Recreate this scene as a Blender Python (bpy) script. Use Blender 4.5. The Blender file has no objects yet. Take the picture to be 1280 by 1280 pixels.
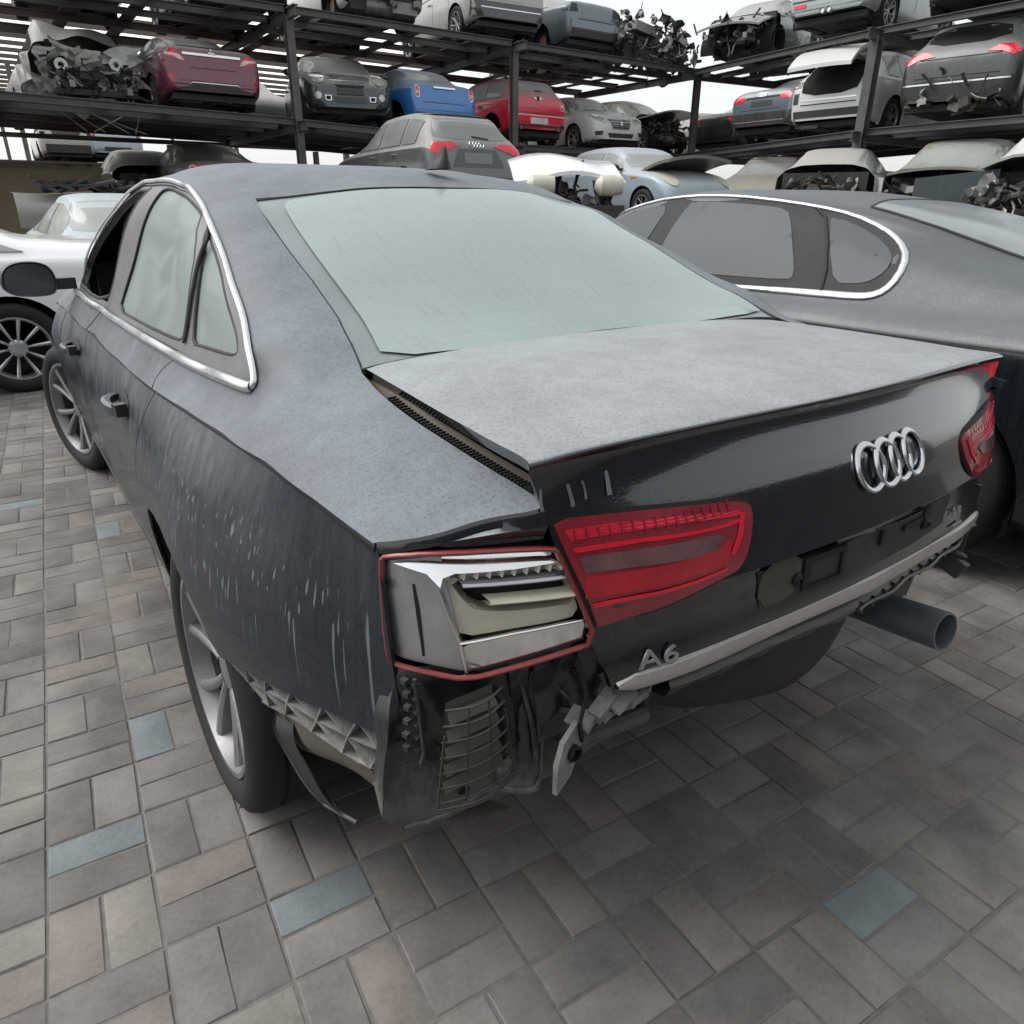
import bpy, bmesh, math, random
import numpy as np
from mathutils import Vector, Matrix, Euler
from mathutils.geometry import delaunay_2d_cdt
from mathutils.bvhtree import BVHTree
random.seed(7); RNG=np.random.default_rng(7)
SC=bpy.context.scene; COL=SC.collection
R_=math.radians
# ------------------------------------------------------------------ tagging
def tag(o,label=None,cat=None,group=None,kind=None):
    if label:o['label']=label
    if cat:o['category']=cat
    if group:o['group']=group
    if kind:o['kind']=kind
    return o
def empty(name,loc=(0,0,0),rz=0,label=None,cat=None,group=None,rot=None):
    o=bpy.data.objects.new(name,None);o.empty_display_size=.2;COL.objects.link(o)
    o.location=loc;o.rotation_euler=rot if rot else (0,0,rz)
    return tag(o,label,cat,group)
# ------------------------------------------------------------------ mesh builder
class MB:
    def __init__(s): s.v=[];s.f=[];s.m=[];s.cur=0
    def add(s,vs,fs):
        n=len(s.v);s.v+=[tuple(map(float,p)) for p in vs];s.f+=[tuple(n+i for i in f) for f in fs];s.m+=[s.cur]*len(fs);return s
    def box(s,c,size,rot=None):
        hx,hy,hz=[a/2 for a in size]
        P=[Vector((x,y,z)) for x in(-hx,hx) for y in(-hy,hy) for z in(-hz,hz)]
        if rot is not None:
            M=Euler(rot).to_matrix() if not isinstance(rot,Matrix) else rot
            P=[M@p for p in P]
        P=[p+Vector(c) for p in P]
        return s.add(P,[(0,1,3,2),(4,6,7,5),(0,4,5,1),(2,3,7,6),(0,2,6,4),(1,5,7,3)])
    def tube(s,pts,r,n=8,cap=True):
        pts=[Vector(p) for p in pts];rs=r if isinstance(r,(list,tuple)) else [r]*len(pts)
        t0=(pts[1]-pts[0]).normalized();a=t0.orthogonal().normalized();base=[]
        V=[]
        for i,p in enumerate(pts):
            t=(pts[min(i+1,len(pts)-1)]-pts[max(i-1,0)]).normalized()
            a=(a-t*a.dot(t)).normalized();b=t.cross(a)
            V+=[p+(a*math.cos(k*2*math.pi/n)+b*math.sin(k*2*math.pi/n))*rs[i] for k in range(n)]
        F=[(i*n+k,i*n+(k+1)%n,(i+1)*n+(k+1)%n,(i+1)*n+k) for i in range(len(pts)-1) for k in range(n)]
        if cap: F+=[tuple(range(n))[::-1],tuple((len(pts)-1)*n+k for k in range(n))]
        return s.add(V,F)
    def lathe(s,prof,n=32,axis='x',c=(0,0,0),M=None):
        V=[]
        for a,r in prof:
            for k in range(n):
                t=k*2*math.pi/n;p=Vector((a,r*math.cos(t),r*math.sin(t))) if axis=='x' else Vector((r*math.cos(t),r*math.sin(t),a)) if axis=='z' else Vector((r*math.cos(t),a,r*math.sin(t)))
                V.append((M@p if M else p)+Vector(c))
        F=[(i*n+k,i*n+(k+1)%n,(i+1)*n+(k+1)%n,(i+1)*n+k) for i in range(len(prof)-1) for k in range(n)]
        return s.add(V,F)
    def grid(s,P,flip=False):
        h=len(P);w=len(P[0]);V=[p for r in P for p in r]
        F=[(i*w+j,i*w+j+1,(i+1)*w+j+1,(i+1)*w+j) for i in range(h-1) for j in range(w-1)]
        if flip:F=[f[::-1] for f in F]
        return s.add(V,F)
    def prism(s,poly,d,M=None):   # polygon in xy extruded along z by d, then matrix
        n=len(poly);V=[Vector((x,y,0)) for x,y in poly]+[Vector((x,y,d)) for x,y in poly]
        if M: V=[M@v for v in V]
        return s.add(V,[tuple(range(n))[::-1],tuple(range(n,2*n))]+[(i,(i+1)%n,n+(i+1)%n,n+i) for i in range(n)])
    def build(s,name,mat,parent=None,smooth=True,angle=35,loc=None):
        me=bpy.data.meshes.new(name);me.from_pydata(s.v,[],s.f)
        mats=mat if isinstance(mat,(list,tuple)) else [mat]
        for m in mats: me.materials.append(m)
        if len(mats)>1: me.polygons.foreach_set('material_index',s.m)
        bm=bmesh.new();bm.from_mesh(me);bmesh.ops.recalc_face_normals(bm,faces=bm.faces) if getattr(s,'recalc',True) else None
        bm.to_mesh(me);bm.free()
        if smooth:
            me.polygons.foreach_set('use_smooth',[True]*len(me.polygons))
            if angle: me.set_sharp_from_angle(angle=R_(angle))
        me.update()
        o=bpy.data.objects.new(name,me);COL.objects.link(o)
        if parent:o.parent=parent
        if loc:o.location=loc
        return o
def resample(poly,step,closed=True):
    P=np.array(poly,float);Q=np.r_[P,P[:1]] if closed else P
    out=[]
    for a,b in zip(Q[:-1],Q[1:]):
        n=max(1,int(np.ceil(np.hypot(*(b-a))/step)))
        for i in range(n): out.append(a+(b-a)*i/n)
    if not closed: out.append(Q[-1])
    return np.array(out)
def smooth_closed(P,k=2):       # corner-cutting rounding of a closed outline
    P=np.array(P,float)
    for _ in range(k):
        Q=np.roll(P,-1,0);P=np.stack([.75*P+.25*Q,.25*P+.75*Q],1).reshape(-1,P.shape[1])
    return P
def smooth_open(P,k=2):
    P=np.array(P,float)
    for _ in range(k):
        a=.75*P[:-1]+.25*P[1:];b=.25*P[:-1]+.75*P[1:]
        P=np.r_[P[:1],np.stack([a,b],1).reshape(-1,P.shape[1]),P[-1:]]
    return P
def inside(P,poly):
    P=np.asarray(P);x,y=P[:,0],P[:,1];c=np.zeros(len(P),bool)
    a=poly;b=np.roll(poly,-1,0)
    for (x1,y1),(x2,y2) in zip(a,b):
        m=((y1>y)!=(y2>y))
        with np.errstate(all='ignore'): xi=(x2-x1)*(y-y1)/(y2-y1+1e-20)+x1
        c^=m&(x<xi)
    return c
def dist_poly(P,poly):
    d=np.full(len(P),9.);b=np.roll(poly,-1,0)
    for p,q in zip(poly,b):
        e=q-p;L2=max(e@e,1e-12);t=np.clip(((P-p)@e)/L2,0,1)
        d=np.minimum(d,np.hypot(*(P-p-t[:,None]*e).T))
    return d
def tri2d(outline,step,holes=(),bstep=None,square=True):
    bstep=bstep or step
    loops=[resample(outline,bstep)]+[resample(h,bstep) for h in holes]
    mn=loops[0].min(0);mx=loops[0].max(0)
    gx,gy=np.meshgrid(np.arange(mn[0]+step/2,mx[0],step),np.arange(mn[1]+step/2,mx[1],step))
    gx=gx.copy();gx[1::2]+=step/2*0.999
    G=np.c_[gx.ravel(),gy.ravel()]
    if len(G):
        k=inside(G,loops[0])
        for h in loops[1:]:k&=~inside(G,h)
        G=G[k]
    for Lp in loops:
        if len(G): G=G[dist_poly(G,Lp)>step*.45]
    V=np.concatenate(loops+[G]) if len(G) else np.concatenate(loops)
    E=[];o=0
    for Lp in loops:
        n=len(Lp);E+=[(o+i,o+(i+1)%n) for i in range(n)];o+=n
    r=delaunay_2d_cdt([Vector(p) for p in V],E,[],0,1e-6)
    vs=np.array([tuple(p) for p in r[0]]);T=np.array([f for f in r[2] if len(f)==3],int)
    c=vs[T].mean(1);k=inside(c,loops[0])
    for h in loops[1:]:k&=~inside(c,h)
    return vs,T[k],loops
def panel(mb,outline,f,step=.03,holes=(),bstep=None,lip=.012,off=0.,edge_attr=None):
    """outline in surface coordinates, f maps (n,2)->(n,3); rim folded inward by lip."""
    vs,T,loops=tri2d(np.array(outline,float),step,[np.array(h,float) for h in holes],bstep)
    P=f(vs);e=1e-3
    nx=f(vs+[e,0])-P;ny=f(vs+[0,e])-P;N=np.cross(nx,ny);N/=np.linalg.norm(N,axis=1)[:,None]+1e-12
    out=getattr(f,'out',1);N*=out
    P=P+N*off
    mb.add(P,T.tolist() if out>0 else T[:,::-1].tolist())
    if lip:
        # boundary edges
        from collections import Counter
        c=Counter()
        for t in T:
            for a,b in((t[0],t[1]),(t[1],t[2]),(t[2],t[0])):c[tuple(sorted((a,b)))]+=1
        be=[k for k,v in c.items() if v==1]
        idx=sorted({i for k in be for i in k});m={i:j for j,i in enumerate(idx)};n=len(idx)
        top=P[idx];bot=P[idx]-N[idx]*lip
        mb.add(np.r_[top,bot],[(m[a],m[b],n+m[b],n+m[a]) for a,b in be])
    return P,N
def sweep(mb,path,f,w,h,n=6,off=0.,closed=False,taper=None):
    """low half-round ribbon laid along a surface path"""
    P=resample(path,.02,closed);X=f(P);e=1e-3
    N=np.cross(f(P+[e,0])-X,f(P+[0,e])-X)*getattr(f,'out',1);N/=np.linalg.norm(N,axis=1)[:,None]+1e-12
    if closed: Tn=np.roll(X,-1,0)-np.roll(X,1,0)
    else: Tn=np.gradient(X,axis=0)
    Tn/=np.linalg.norm(Tn,axis=1)[:,None]+1e-12
    B=np.cross(N,Tn);rows=[]
    for i in range(len(X)):
        ww=w if taper is None else w*taper(i/(len(X)-1))
        rows.append([X[i]+B[i]*ww*.5*math.cos(math.pi*k/n)+N[i]*(off+h*math.sin(math.pi*k/n)) for k in range(n+1)])
    if closed: rows.append(rows[0])
    mb.grid(rows);return mb
def catmull(P,n):
    P=np.array(P,float);Q=np.r_[[2*P[0]-P[1]],P,[2*P[-1]-P[-2]]];out=[]
    for i in range(1,len(Q)-2):
        for t in np.arange(n)/n:
            a,b,c,d=Q[i-1:i+3]
            out.append(.5*((2*b)+(-a+c)*t+(2*a-5*b+4*c-d)*t*t+(-a+3*b-3*c+d)*t**3))
    out.append(P[-1]);return np.array(out)
# ------------------------------------------------------------------ materials
class NT:
    def __init__(s,name):
        s.m=bpy.data.materials.new(name);s.m.use_nodes=True;s.t=s.m.node_tree;s.t.nodes.clear()
        s.out=s.n('ShaderNodeOutputMaterial');s.b=s.n('ShaderNodeBsdfPrincipled');s.l(s.b.outputs[0],s.out.inputs[0])
    def n(s,t,**k):
        x=s.t.nodes.new(t)
        for a,b in k.items():setattr(x,a,b)
        return x
    def l(s,a,b): s.t.links.new(a,b)
    def set(s,inp,v):
        i=s.b.inputs[inp]
        if hasattr(v,'links') or isinstance(v,bpy.types.NodeSocket): s.l(v,i)
        else: i.default_value=(*v,1) if isinstance(v,(tuple,list)) and len(v)==3 else v
        return s
    def math(s,op,a,b=0.,c=None,clamp=False):
        x=s.n('ShaderNodeMath',operation=op,use_clamp=clamp)
        for i,v in enumerate((a,b) if c is None else (a,b,c)):
            if isinstance(v,bpy.types.NodeSocket): s.l(v,x.inputs[i])
            else:x.inputs[i].default_value=v
        return x.outputs[0]
    def mix(s,f,a,b):
        x=s.n('ShaderNodeMix',data_type='RGBA')
        for i,v in((0,f),(6,a),(7,b)):
            if isinstance(v,bpy.types.NodeSocket): s.l(v,x.inputs[i])
            else:x.inputs[i].default_value=v if i==0 else (*v,1)
        return x.outputs[2]
    def mapr(s,v,a,b,c=0.,d=1.,smooth=False):
        x=s.n('ShaderNodeMapRange');x.interpolation_type='SMOOTHSTEP' if smooth else 'LINEAR'
        s.l(v,x.inputs[0])
        for i,k in enumerate((a,b,c,d)):x.inputs[1+i].default_value=k
        return x.outputs[0]
    def coord(s,scale=(1,1,1),rot=(0,0,0),kind='Object'):
        c=s.n('ShaderNodeTexCoord');m=s.n('ShaderNodeMapping');m.inputs['Scale'].default_value=scale;m.inputs['Rotation'].default_value=rot
        s.l(c.outputs[kind],m.inputs[0]);return m.outputs[0]
    def noise(s,vec,scale,detail=3,rough=.55,dist=0.):
        x=s.n('ShaderNodeTexNoise');x.inputs['Scale'].default_value=scale;x.inputs['Detail'].default_value=detail;x.inputs['Roughness'].default_value=rough;x.inputs['Distortion'].default_value=dist
        s.l(vec,x.inputs['Vector']);return x.outputs[0]
    def voro(s,vec,scale,feature='F1',rand=1.):
        x=s.n('ShaderNodeTexVoronoi',feature=feature);x.inputs['Scale'].default_value=scale;x.inputs['Randomness'].default_value=rand
        s.l(vec,x.inputs['Vector']);return x.outputs['Distance']
    def bump(s,h,strength=.3,dist=.01):
        x=s.n('ShaderNodeBump');x.inputs['Strength'].default_value=strength;x.inputs['Distance'].default_value=dist
        s.l(h,x.inputs['Height']);s.l(x.outputs[0],s.b.inputs['Normal']);return s
    def nz(s):
        g=s.n('ShaderNodeNewGeometry');x=s.n('ShaderNodeSeparateXYZ');s.l(g.outputs['Normal'],x.inputs[0]);return x.outputs[2]
DUST=(.34,.345,.34)
def simple(name,col,rough=.5,metal=0.,coat=0.,var=.25,scale=8.,bump=0.,dusty=0.,dust=DUST,trans=0.,prism=0.):
    n=NT(name);v=n.coord();a=n.noise(v,scale,4,.6);b=n.noise(v,scale*9,3)
    k=n.math('ADD',n.math('MULTIPLY',a,.7),n.math('MULTIPLY',b,.3))
    c=n.mix(n.mapr(k,.3,.7),tuple(x*(1-var) for x in col),tuple(min(1,x*(1+var)) for x in col))
    r=n.mapr(k,.3,.7,max(.02,rough-.1),min(1,rough+.12))
    if dusty:
        f=n.math('MULTIPLY',n.mapr(n.nz(),-.1,.8,.12,1.,True),n.mapr(k,.3,.65,.5*dusty,dusty),clamp=True)
        c=n.mix(f,c,dust);r=n.math('MAXIMUM',r,n.math('MULTIPLY',f,.9))
        n.set('Metallic',n.math('MULTIPLY',n.math('SUBTRACT',1.,f),metal)) if metal else None
    else: n.set('Metallic',metal)
    n.set('Base Color',c).set('Roughness',r).set('Coat Weight',coat).set('Coat Roughness',.08)
    if trans: n.set('Transmission Weight',trans)
    if prism:
        w1=n.n('ShaderNodeTexWave',bands_direction='X');w1.inputs['Scale'].default_value=prism;w2=n.n('ShaderNodeTexWave',bands_direction='Z');w2.inputs['Scale'].default_value=prism
        n.l(v,w1.inputs['Vector']);n.l(v,w2.inputs['Vector']);n.bump(n.math('ADD',w1.outputs[0],w2.outputs[0]),.16,.002)
    if bump: n.bump(b,bump,.004)
    return n.m
def paint(name,col,metal=.3,rough=.28,top=.9,side=.3,drips=0.,dust=DUST,n0=.22,n1=.68,grain=.22,zr=None,coat=1.,spec=.5):
    """car paint under a coat of settled dust: thick on upward faces, streaked by old rain on the flanks"""
    n=NT(name);v=n.coord();nz=n.nz()
    big=n.noise(v,2.3,4,.6);mid=n.noise(v,14,4,.65);fine=n.noise(v,190,2,.6)
    spots=n.mapr(n.voro(v,165),.12,.5,0,1,True);spots2=n.mapr(n.voro(v,47),.02,.4,0,1,True)
    sp=n.math('MULTIPLY',spots,n.math('ADD',.45,n.math('MULTIPLY',spots2,.55)))
    topf=n.mapr(nz,n0,n1,0,1,True)
    tk=n.math('MULTIPLY',n.math('MULTIPLY',topf,top),n.math('ADD',n.mapr(big,.3,.7,.68,.98),n.math('MULTIPLY',n.math('SUBTRACT',sp,.6),.32)))
    st=n.noise(n.coord((26,26,.9)),1.6,3,.6);st2=n.noise(n.coord((75,75,2.2)),1.3,3,.6)
    sk=n.math('MULTIPLY',n.mapr(n.math('ADD',n.math('MULTIPLY',st,.6),n.math('MULTIPLY',st2,.4)),.36,.66,.25,1.15),side)
    sk=n.math('MULTIPLY',sk,n.mapr(big,.32,.68,.55,1.3))
    if zr:
        zz=n.n('ShaderNodeSeparateXYZ');n.l(n.coord(),zz.inputs[0]);sk=n.math('MULTIPLY',sk,n.mapr(zz.outputs[2],zr[0],zr[1],zr[2],zr[3],True));sk=n.math('MULTIPLY',sk,n.mapr(zz.outputs[1],.35,1.6,.55,2.6,True))
    f=n.math('ADD',tk,n.math('MULTIPLY',n.math('SUBTRACT',1.,topf),sk))
    if drips:
        d=n.noise(n.coord((52,52,.6)),1.9,2,.4,.15)
        dk=n.mapr(d,.64,.67,0,1,True)
        zc=n.n('ShaderNodeSeparateXYZ');n.l(n.coord(),zc.inputs[0])
        win=n.math('MULTIPLY',n.mapr(zc.outputs[2],.62,.70,0,1,True),n.mapr(zc.outputs[2],.80,.88,1,0,True))
        f=n.math('ADD',f,n.math('MULTIPLY',n.math('MULTIPLY',dk,win),drips))
    f=n.math('ADD',f,n.math('MULTIPLY',n.math('SUBTRACT',fine,.5),grain))
    f=n.math('MINIMUM',n.math('MAXIMUM',f,0.),.97)
    dc=n.mix(n.mapr(mid,.3,.7),tuple(x*.88 for x in dust),tuple(x*1.1 for x in dust))
    n.set('Base Color',n.mix(f,col,dc)).set('Roughness',n.mapr(f,0,.7,rough,.70)).set('Metallic',n.mapr(f,0,.6,metal,0.))
    n.set('Specular IOR Level',spec).set('Coat Weight',n.mapr(f,.05,.8,coat,.30*coat)).set('Coat Roughness',n.mapr(f,0,.6,.05,.42))
    n.bump(n.math('ADD',n.math('MULTIPLY',sp,.4),fine),.10,.002)
    return n.m
def glassy(name,col,rough=.2,film=.5,filmcol=(.40,.47,.44),lines=0.,cw=(1,.25)):
    n=NT(name);v=n.coord();a=n.noise(v,1.6,4,.6);b=n.noise(v,120,2);sp=n.mapr(n.voro(v,85),.1,.4,0,1,True)
    f=n.math('MULTIPLY',n.math('ADD',n.mapr(a,.3,.7,.75,1.1),n.math('MULTIPLY',n.math('SUBTRACT',sp,.6),.18)),film,clamp=True)
    f=n.math('ADD',f,n.math('MULTIPLY',n.math('SUBTRACT',b,.5),.12),clamp=True)
    if lines:
        wv_=n.n('ShaderNodeTexWave',wave_type='BANDS',bands_direction='Z');wv_.inputs['Scale'].default_value=10.5;n.l(v,wv_.inputs['Vector']);f=n.math('SUBTRACT',f,n.math('MULTIPLY',n.mapr(wv_.outputs[0],.93,1.,0,1,True),lines),clamp=True)
        run=n.noise(n.coord((38,5,.5)),1.5,3,.6);f=n.math('SUBTRACT',f,n.math('MULTIPLY',n.mapr(run,.52,.72,0,1,True),.16),clamp=True)
    n.set('Base Color',n.mix(f,col,filmcol)).set('Roughness',n.mapr(f,0,1,rough,.75)).set('Coat Weight',n.mapr(f,.2,1,cw[0],cw[1])).set('Coat Roughness',.12)
    return n.m
M={}
M['navy']=paint('navy paint under dust',(.004,.008,.017),.1,.28,top=.76,side=.085,drips=.42,dust=(.25,.278,.305),n0=.22,n1=.97,zr=(.62,.95,.45,2.2),grain=.14,coat=.30,spec=.22)
M['navy_rear']=paint('navy paint rear face',(.003,.004,.007),.0,.14,top=.97,side=.02,dust=(.295,.318,.336),n0=.55,n1=.88,grain=.06)
M['grey_paint']=paint('dark grey metallic paint under dust',(.03,.035,.042),.5,.3,top=.95,side=.35,dust=(.27,.29,.305))
M['black_plastic']=simple('black plastic',(.012,.012,.013),.55,dusty=.35,bump=.2)
def scuffed(name):
    n=NT(name);v=n.coord();a=n.noise(v,16,6,.7,.5);b=n.noise(v,70,3);c=n.noise(n.coord((40,40,6)),1.4,4,.6)
    z=n.n('ShaderNodeSeparateXYZ');n.l(v,z.inputs[0]);low=n.mapr(z.outputs[2],.50,.66,.30,0,True)
    f=n.mapr(n.math('ADD',n.math('ADD',n.math('MULTIPLY',a,.7),n.math('MULTIPLY',c,.3)),low),.56,.78,0,1,True)
    f=n.math('MULTIPLY',f,.8);d=n.math('MULTIPLY',n.mapr(n.nz(),.1,.8,.0,.75,True),n.mapr(b,.3,.7,.6,1.))
    n.set('Base Color',n.mix(d,n.mix(f,(.008,.009,.012),(.13,.125,.118)),(.13,.122,.11))).set('Roughness',n.mapr(n.math('MAXIMUM',f,d),0,.8,.24,.85)).set('Coat Weight',n.mapr(f,0,.6,.5,0)).set('Coat Roughness',.1)
    n.bump(n.math('ADD',n.math('MULTIPLY',a,1.),n.math('MULTIPLY',b,.3)),.55,.006);return n.m
M['black_sheet']=scuffed('scuffed black inner sheet')
M['rubber']=simple('tyre rubber',(.010,.010,.0105),.85,dusty=.22,dust=(.10,.097,.09),bump=.3)
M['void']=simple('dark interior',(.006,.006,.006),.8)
M['interior']=simple('dark cabin trim',(.012,.012,.013),.7)
M['chrome']=simple('satin chrome',(.68,.68,.68),.28,.9,var=.02,scale=3)
M['chrome_dusty']=simple('dusty chrome strip',(.55,.54,.52),.38,.8,var=.2,scale=9,dusty=.5,dust=(.42,.40,.37))
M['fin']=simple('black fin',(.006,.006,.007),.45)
M['chrome_bright']=simple('bright chrome',(.80,.80,.81),.09,1.,var=.06,scale=14)
M['chrome_dull']=simple('dull lamp reflector',(.50,.50,.53),.36,.85,var=.14,scale=20,bump=.15)
M['ivory']=simple('ivory lamp plastic',(.52,.50,.41),.42,var=.14,scale=12)
M['red_lens']=NT('red tail lamp lens').set('Base Color',(.30,.002,.010)).set('Roughness',.12).set('Coat Weight',.8).set('Emission Strength',0.).m
M['red_dark']=simple('deep red lens',(.27,.005,.020),.14,coat=.8,var=.25,dusty=.25,dust=(.3,.15,.16))
M['red_mid']=simple('red lens band',(.46,.005,.022),.14,coat=.8,var=.25,prism=62)
M['red_top']=simple('bright red lens band',(.60,.012,.04),.2,coat=.7,var=.3,scale=30,prism=75)
M['red_line']=simple('bright red light guide',(.72,.015,.035),.2,coat=.5,var=.15)
M['red_rim']=simple('red lens remnant rim',(.20,.022,.022),.3,coat=.5,var=.3,scale=30)
M['lens_clear']=simple('smoky clear lens',(.16,.075,.078),.18,coat=.8,var=.3,scale=25)
M['seal']=simple('black rubber seal',(.006,.006,.006),.6)
M['alloy']=simple('dusty alloy',(.27,.27,.28),.42,.7,var=.15,dusty=.3,dust=(.25,.24,.23))
M['alloy_bright']=simple('clean alloy',(.55,.56,.58),.28,.85,var=.06)
M['alloy_dark']=simple('shaded alloy',(.06,.06,.064),.5,.6,var=.2)
M['steel']=simple('bare steel',(.22,.215,.21),.5,.8,var=.3,dusty=.4)
M['rust']=simple('rusty brake disc',(.16,.09,.06),.7,.4,var=.35,scale=25)
M['grey_plastic']=simple('pale grey bracket plastic',(.23,.226,.22),.65,var=.45,scale=22,bump=.4)
M['tan_plastic']=simple('beige undertray',(.12,.105,.085),.75,var=.3,scale=9,bump=.3)
M['grime']=simple('grimy underbody',(.035,.032,.029),.75,var=.5,scale=12,bump=.5,dusty=.3,dust=(.16,.15,.13))
M['exhaust']=simple('weathered exhaust steel',(.17,.20,.225),.42,.6,var=.2,scale=20)
M['silver']=simple('silver emblem',(.62,.64,.66),.22,.95,var=.08)
M['badge']=simple('dull silver lettering',(.42,.42,.43),.35,.8,var=.15)
M['steel_dark']=simple('dark wire',(.03,.03,.03),.5,dusty=.3,dust=(.14,.13,.12))
M['mesh_vent']=simple('dusty vent mesh',(.075,.068,.056),.7,var=.3,scale=20)
M['frit']=glassy('rear glass frit band',(.04,.05,.06),.3,.66,(.245,.285,.30))
M['rear_glass']=glassy('fogged dusty rear glass',(.10,.145,.14),.25,.86,(.285,.355,.345),lines=.05,cw=(1,.55))
M['side_glass']=glassy('dusty green side glass',(.10,.13,.12),.35,.80,(.205,.25,.235),cw=(.6,.2))
M['tint_glass']=glassy('dark tinted glass',(.03,.035,.04),.5,.5,(.095,.108,.12),cw=(.12,.08))
M['pillar_dark']=simple('dark pillar trim',(.045,.044,.046),.85,var=.08)
M['trim_grey']=simple('satin grey pillar trim',(.085,.085,.09),.45,var=.1,dusty=.35)
M['mirror']=glassy('mirror glass',(.03,.035,.04),.1,.3,(.13,.15,.165))
EXPO=1.05
CAM= [-1.161336, -0.449709, 1.337321, 0.61358, 0.399237, 0.004919, 902.094507]

class RBF:
    def __init__(s,P,V,smooth=0.0):
        P=np.array(P,float);V=np.array(V,float);s.P=P;n=len(P)
        K=s.k(P,P)+smooth*np.eye(n);Q=np.c_[np.ones(n),P]
        A=np.block([[K,Q],[Q.T,np.zeros((3,3))]])
        s.w=np.linalg.lstsq(A,np.r_[V,np.zeros(3)],rcond=None)[0]
    def k(s,A,B):
        d2=((A[:,None]-B[None])**2).sum(2)
        return d2*np.sqrt(d2)
    def __call__(s,X):
        X=np.atleast_2d(np.array(X,float))
        return s.k(X,s.P)@s.w[:-3]+np.c_[np.ones(len(X)),X]@s.w[-3:]
ZA=.55
# upper body control points (x is given positive = half width), crease -> roof centre
UP=[
# crease
(.825,.33,.940),(.840,.5,.95),(.845,.70,.951),(.862,1.0,.945),(.877,1.25,.940),(.888,1.45,.936),(.893,2.1,.927),(.894,2.73,.92),(.890,3.2,.912),(.884,3.6,.905),(.86,4.1,.87),(.80,4.5,.80),
# shoulder
(.80,.36,.958),(.805,.6,.985),(.81,.8,1.0),(.81,1.0,.99),(.845,1.45,.975),(.865,2.1,.962),(.87,2.7,.955),(.868,3.2,.95),(.83,3.7,.955),(.8,4.2,.92),
# gutter
(.66,.22,.985),(.648,.35,1.008),(.64,.5,1.028),(.628,.65,1.043),(.62,.79,1.055),
# belt
(.775,.96,1.012),(.80,1.2,1.008),(.822,1.45,1.004),(.835,2.1,.992),(.838,2.62,.984),(.845,3.15,.978),
# chrome top / rail
(.757,.97,1.085),(.70,1.24,1.189),(.66,1.56,1.312),(.633,1.877,1.380),(.611,2.1,1.405),(.616,2.3,1.412),(.617,2.52,1.414),(.634,2.76,1.384),(.651,2.97,1.34),(.681,3.14,1.282),(.716,3.28,1.21),(.756,3.41,1.114),(.786,3.5,1.006),
(.735,1.85,1.215),(.745,2.25,1.20),(.748,2.6,1.20),(.745,3.0,1.19),(.80,2.4,1.08),(.80,3.0,1.07),(.800,3.35,1.05),
# glass side edge, roof
(.618,.80,1.058),(.600,1.0,1.132),(.557,1.4,1.283),(.578,1.2,1.208),(.535,1.62,1.355),(.30,1.56,1.384),(0,1.53,1.392),
(.30,1.2,1.245),(0,1.2,1.258),(.3,.82,1.068),(0,.82,1.072),
(.50,2.0,1.425),(.30,2.0,1.452),(0,2.0,1.462),(.5,2.5,1.438),(.3,2.5,1.460),(0,2.5,1.468),(.5,3.0,1.39),(0,3.0,1.43),
(.55,3.5,1.22),(0,3.4,1.31),(.65,4.0,1.0),(0,4.0,1.05),(0,4.6,.93),
]
def _U():
    P=[];V=[]
    for x,y,z in UP:
        th=np.arctan2(z-ZA,x);r=np.hypot(x,z-ZA)
        P.append((th*.9,y));V.append(r)
        if x>0.01: P.append(((np.pi-th)*.9,y));V.append(r)
    return RBF(P,V,1.5e-4)
U=_U()
def Uxyz(th,y):  # th: 0 = left horizontal
    th=np.asarray(th,float);y=np.asarray(y,float)
    r=U(np.c_[th*.9,y]);return np.c_[-r*np.cos(th),y,ZA+r*np.sin(th)]
def Uparam(P):
    return np.arctan2(P[2]-ZA,-P[0]),P[1]
# lower side: x(y,z)
LP=[]
for y,zc,rows in [
 (.30,.940,[(-.012,.820),(.75,.822),(.60,.818),(.45,.81)]),
 (.50,.95,[(-.02,.836),(.85,.855),(.75,.878),(.60,.876),(.45,.87)]),
 (.75,.952,[(-.02,.845),(.85,.878),(.75,.914),(.60,.930),(.45,.925),(.25,.9)]),
 (1.09,.9435,[(-.02,.864),(.85,.900),(.75,.937),(.60,.958),(.45,.955),(.25,.93)]),
 (1.6,.934,[(-.02,.886),(.85,.912),(.75,.930),(.60,.935),(.45,.922),(.25,.89)]),
 (2.2,.926,[(-.02,.888),(.85,.910),(.75,.922),(.60,.918),(.45,.908),(.25,.88)]),
 (3.0,.916,[(-.02,.888),(.85,.910),(.75,.922),(.60,.918),(.45,.908),(.25,.88)]),
 (3.6,.905,[(-.02,.880),(.85,.910),(.75,.928),(.60,.930),(.45,.92),(.25,.88)]),
 (4.0,.88,[(-.02,.868),(.75,.925),(.60,.937),(.45,.93),(.25,.9)]),
 (4.4,.82,[(-.02,.82),(.7,.86),(.60,.89),(.45,.9),(.25,.88)]),
 (4.7,.76,[(-.02,.70),(.60,.75),(.45,.77),(.25,.75)])]:
    for a,x in rows: LP.append((y,zc+a if a<0 else a,x))
L=RBF([(a,b) for a,b,c in LP],[c for a,b,c in LP],2e-4)
def Lxyz(y,z):
    y=np.asarray(y,float);z=np.asarray(z,float);return np.c_[-L(np.c_[y,z]),y,z]
# rear corner/light surface y(x,z), x negative left
RPts=[]
for x,y in [(-.86,.40),(-.82,.325),(-.78,.278),(-.74,.248),(-.69,.222),(-.64,.200),(-.585,.183),(-.5,.17)]:
    for z,dy in [(.95,.012),(.86,0),(.76,-.006)]: RPts.append((x,z,y+dy))
RR=RBF([(a,b) for a,b,c in RPts],[c for a,b,c in RPts],1e-5)
def Rxyz(x,z):
    x=np.asarray(x,float);z=np.asarray(z,float);return np.c_[x,RR(np.c_[x,z]),z]

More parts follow.
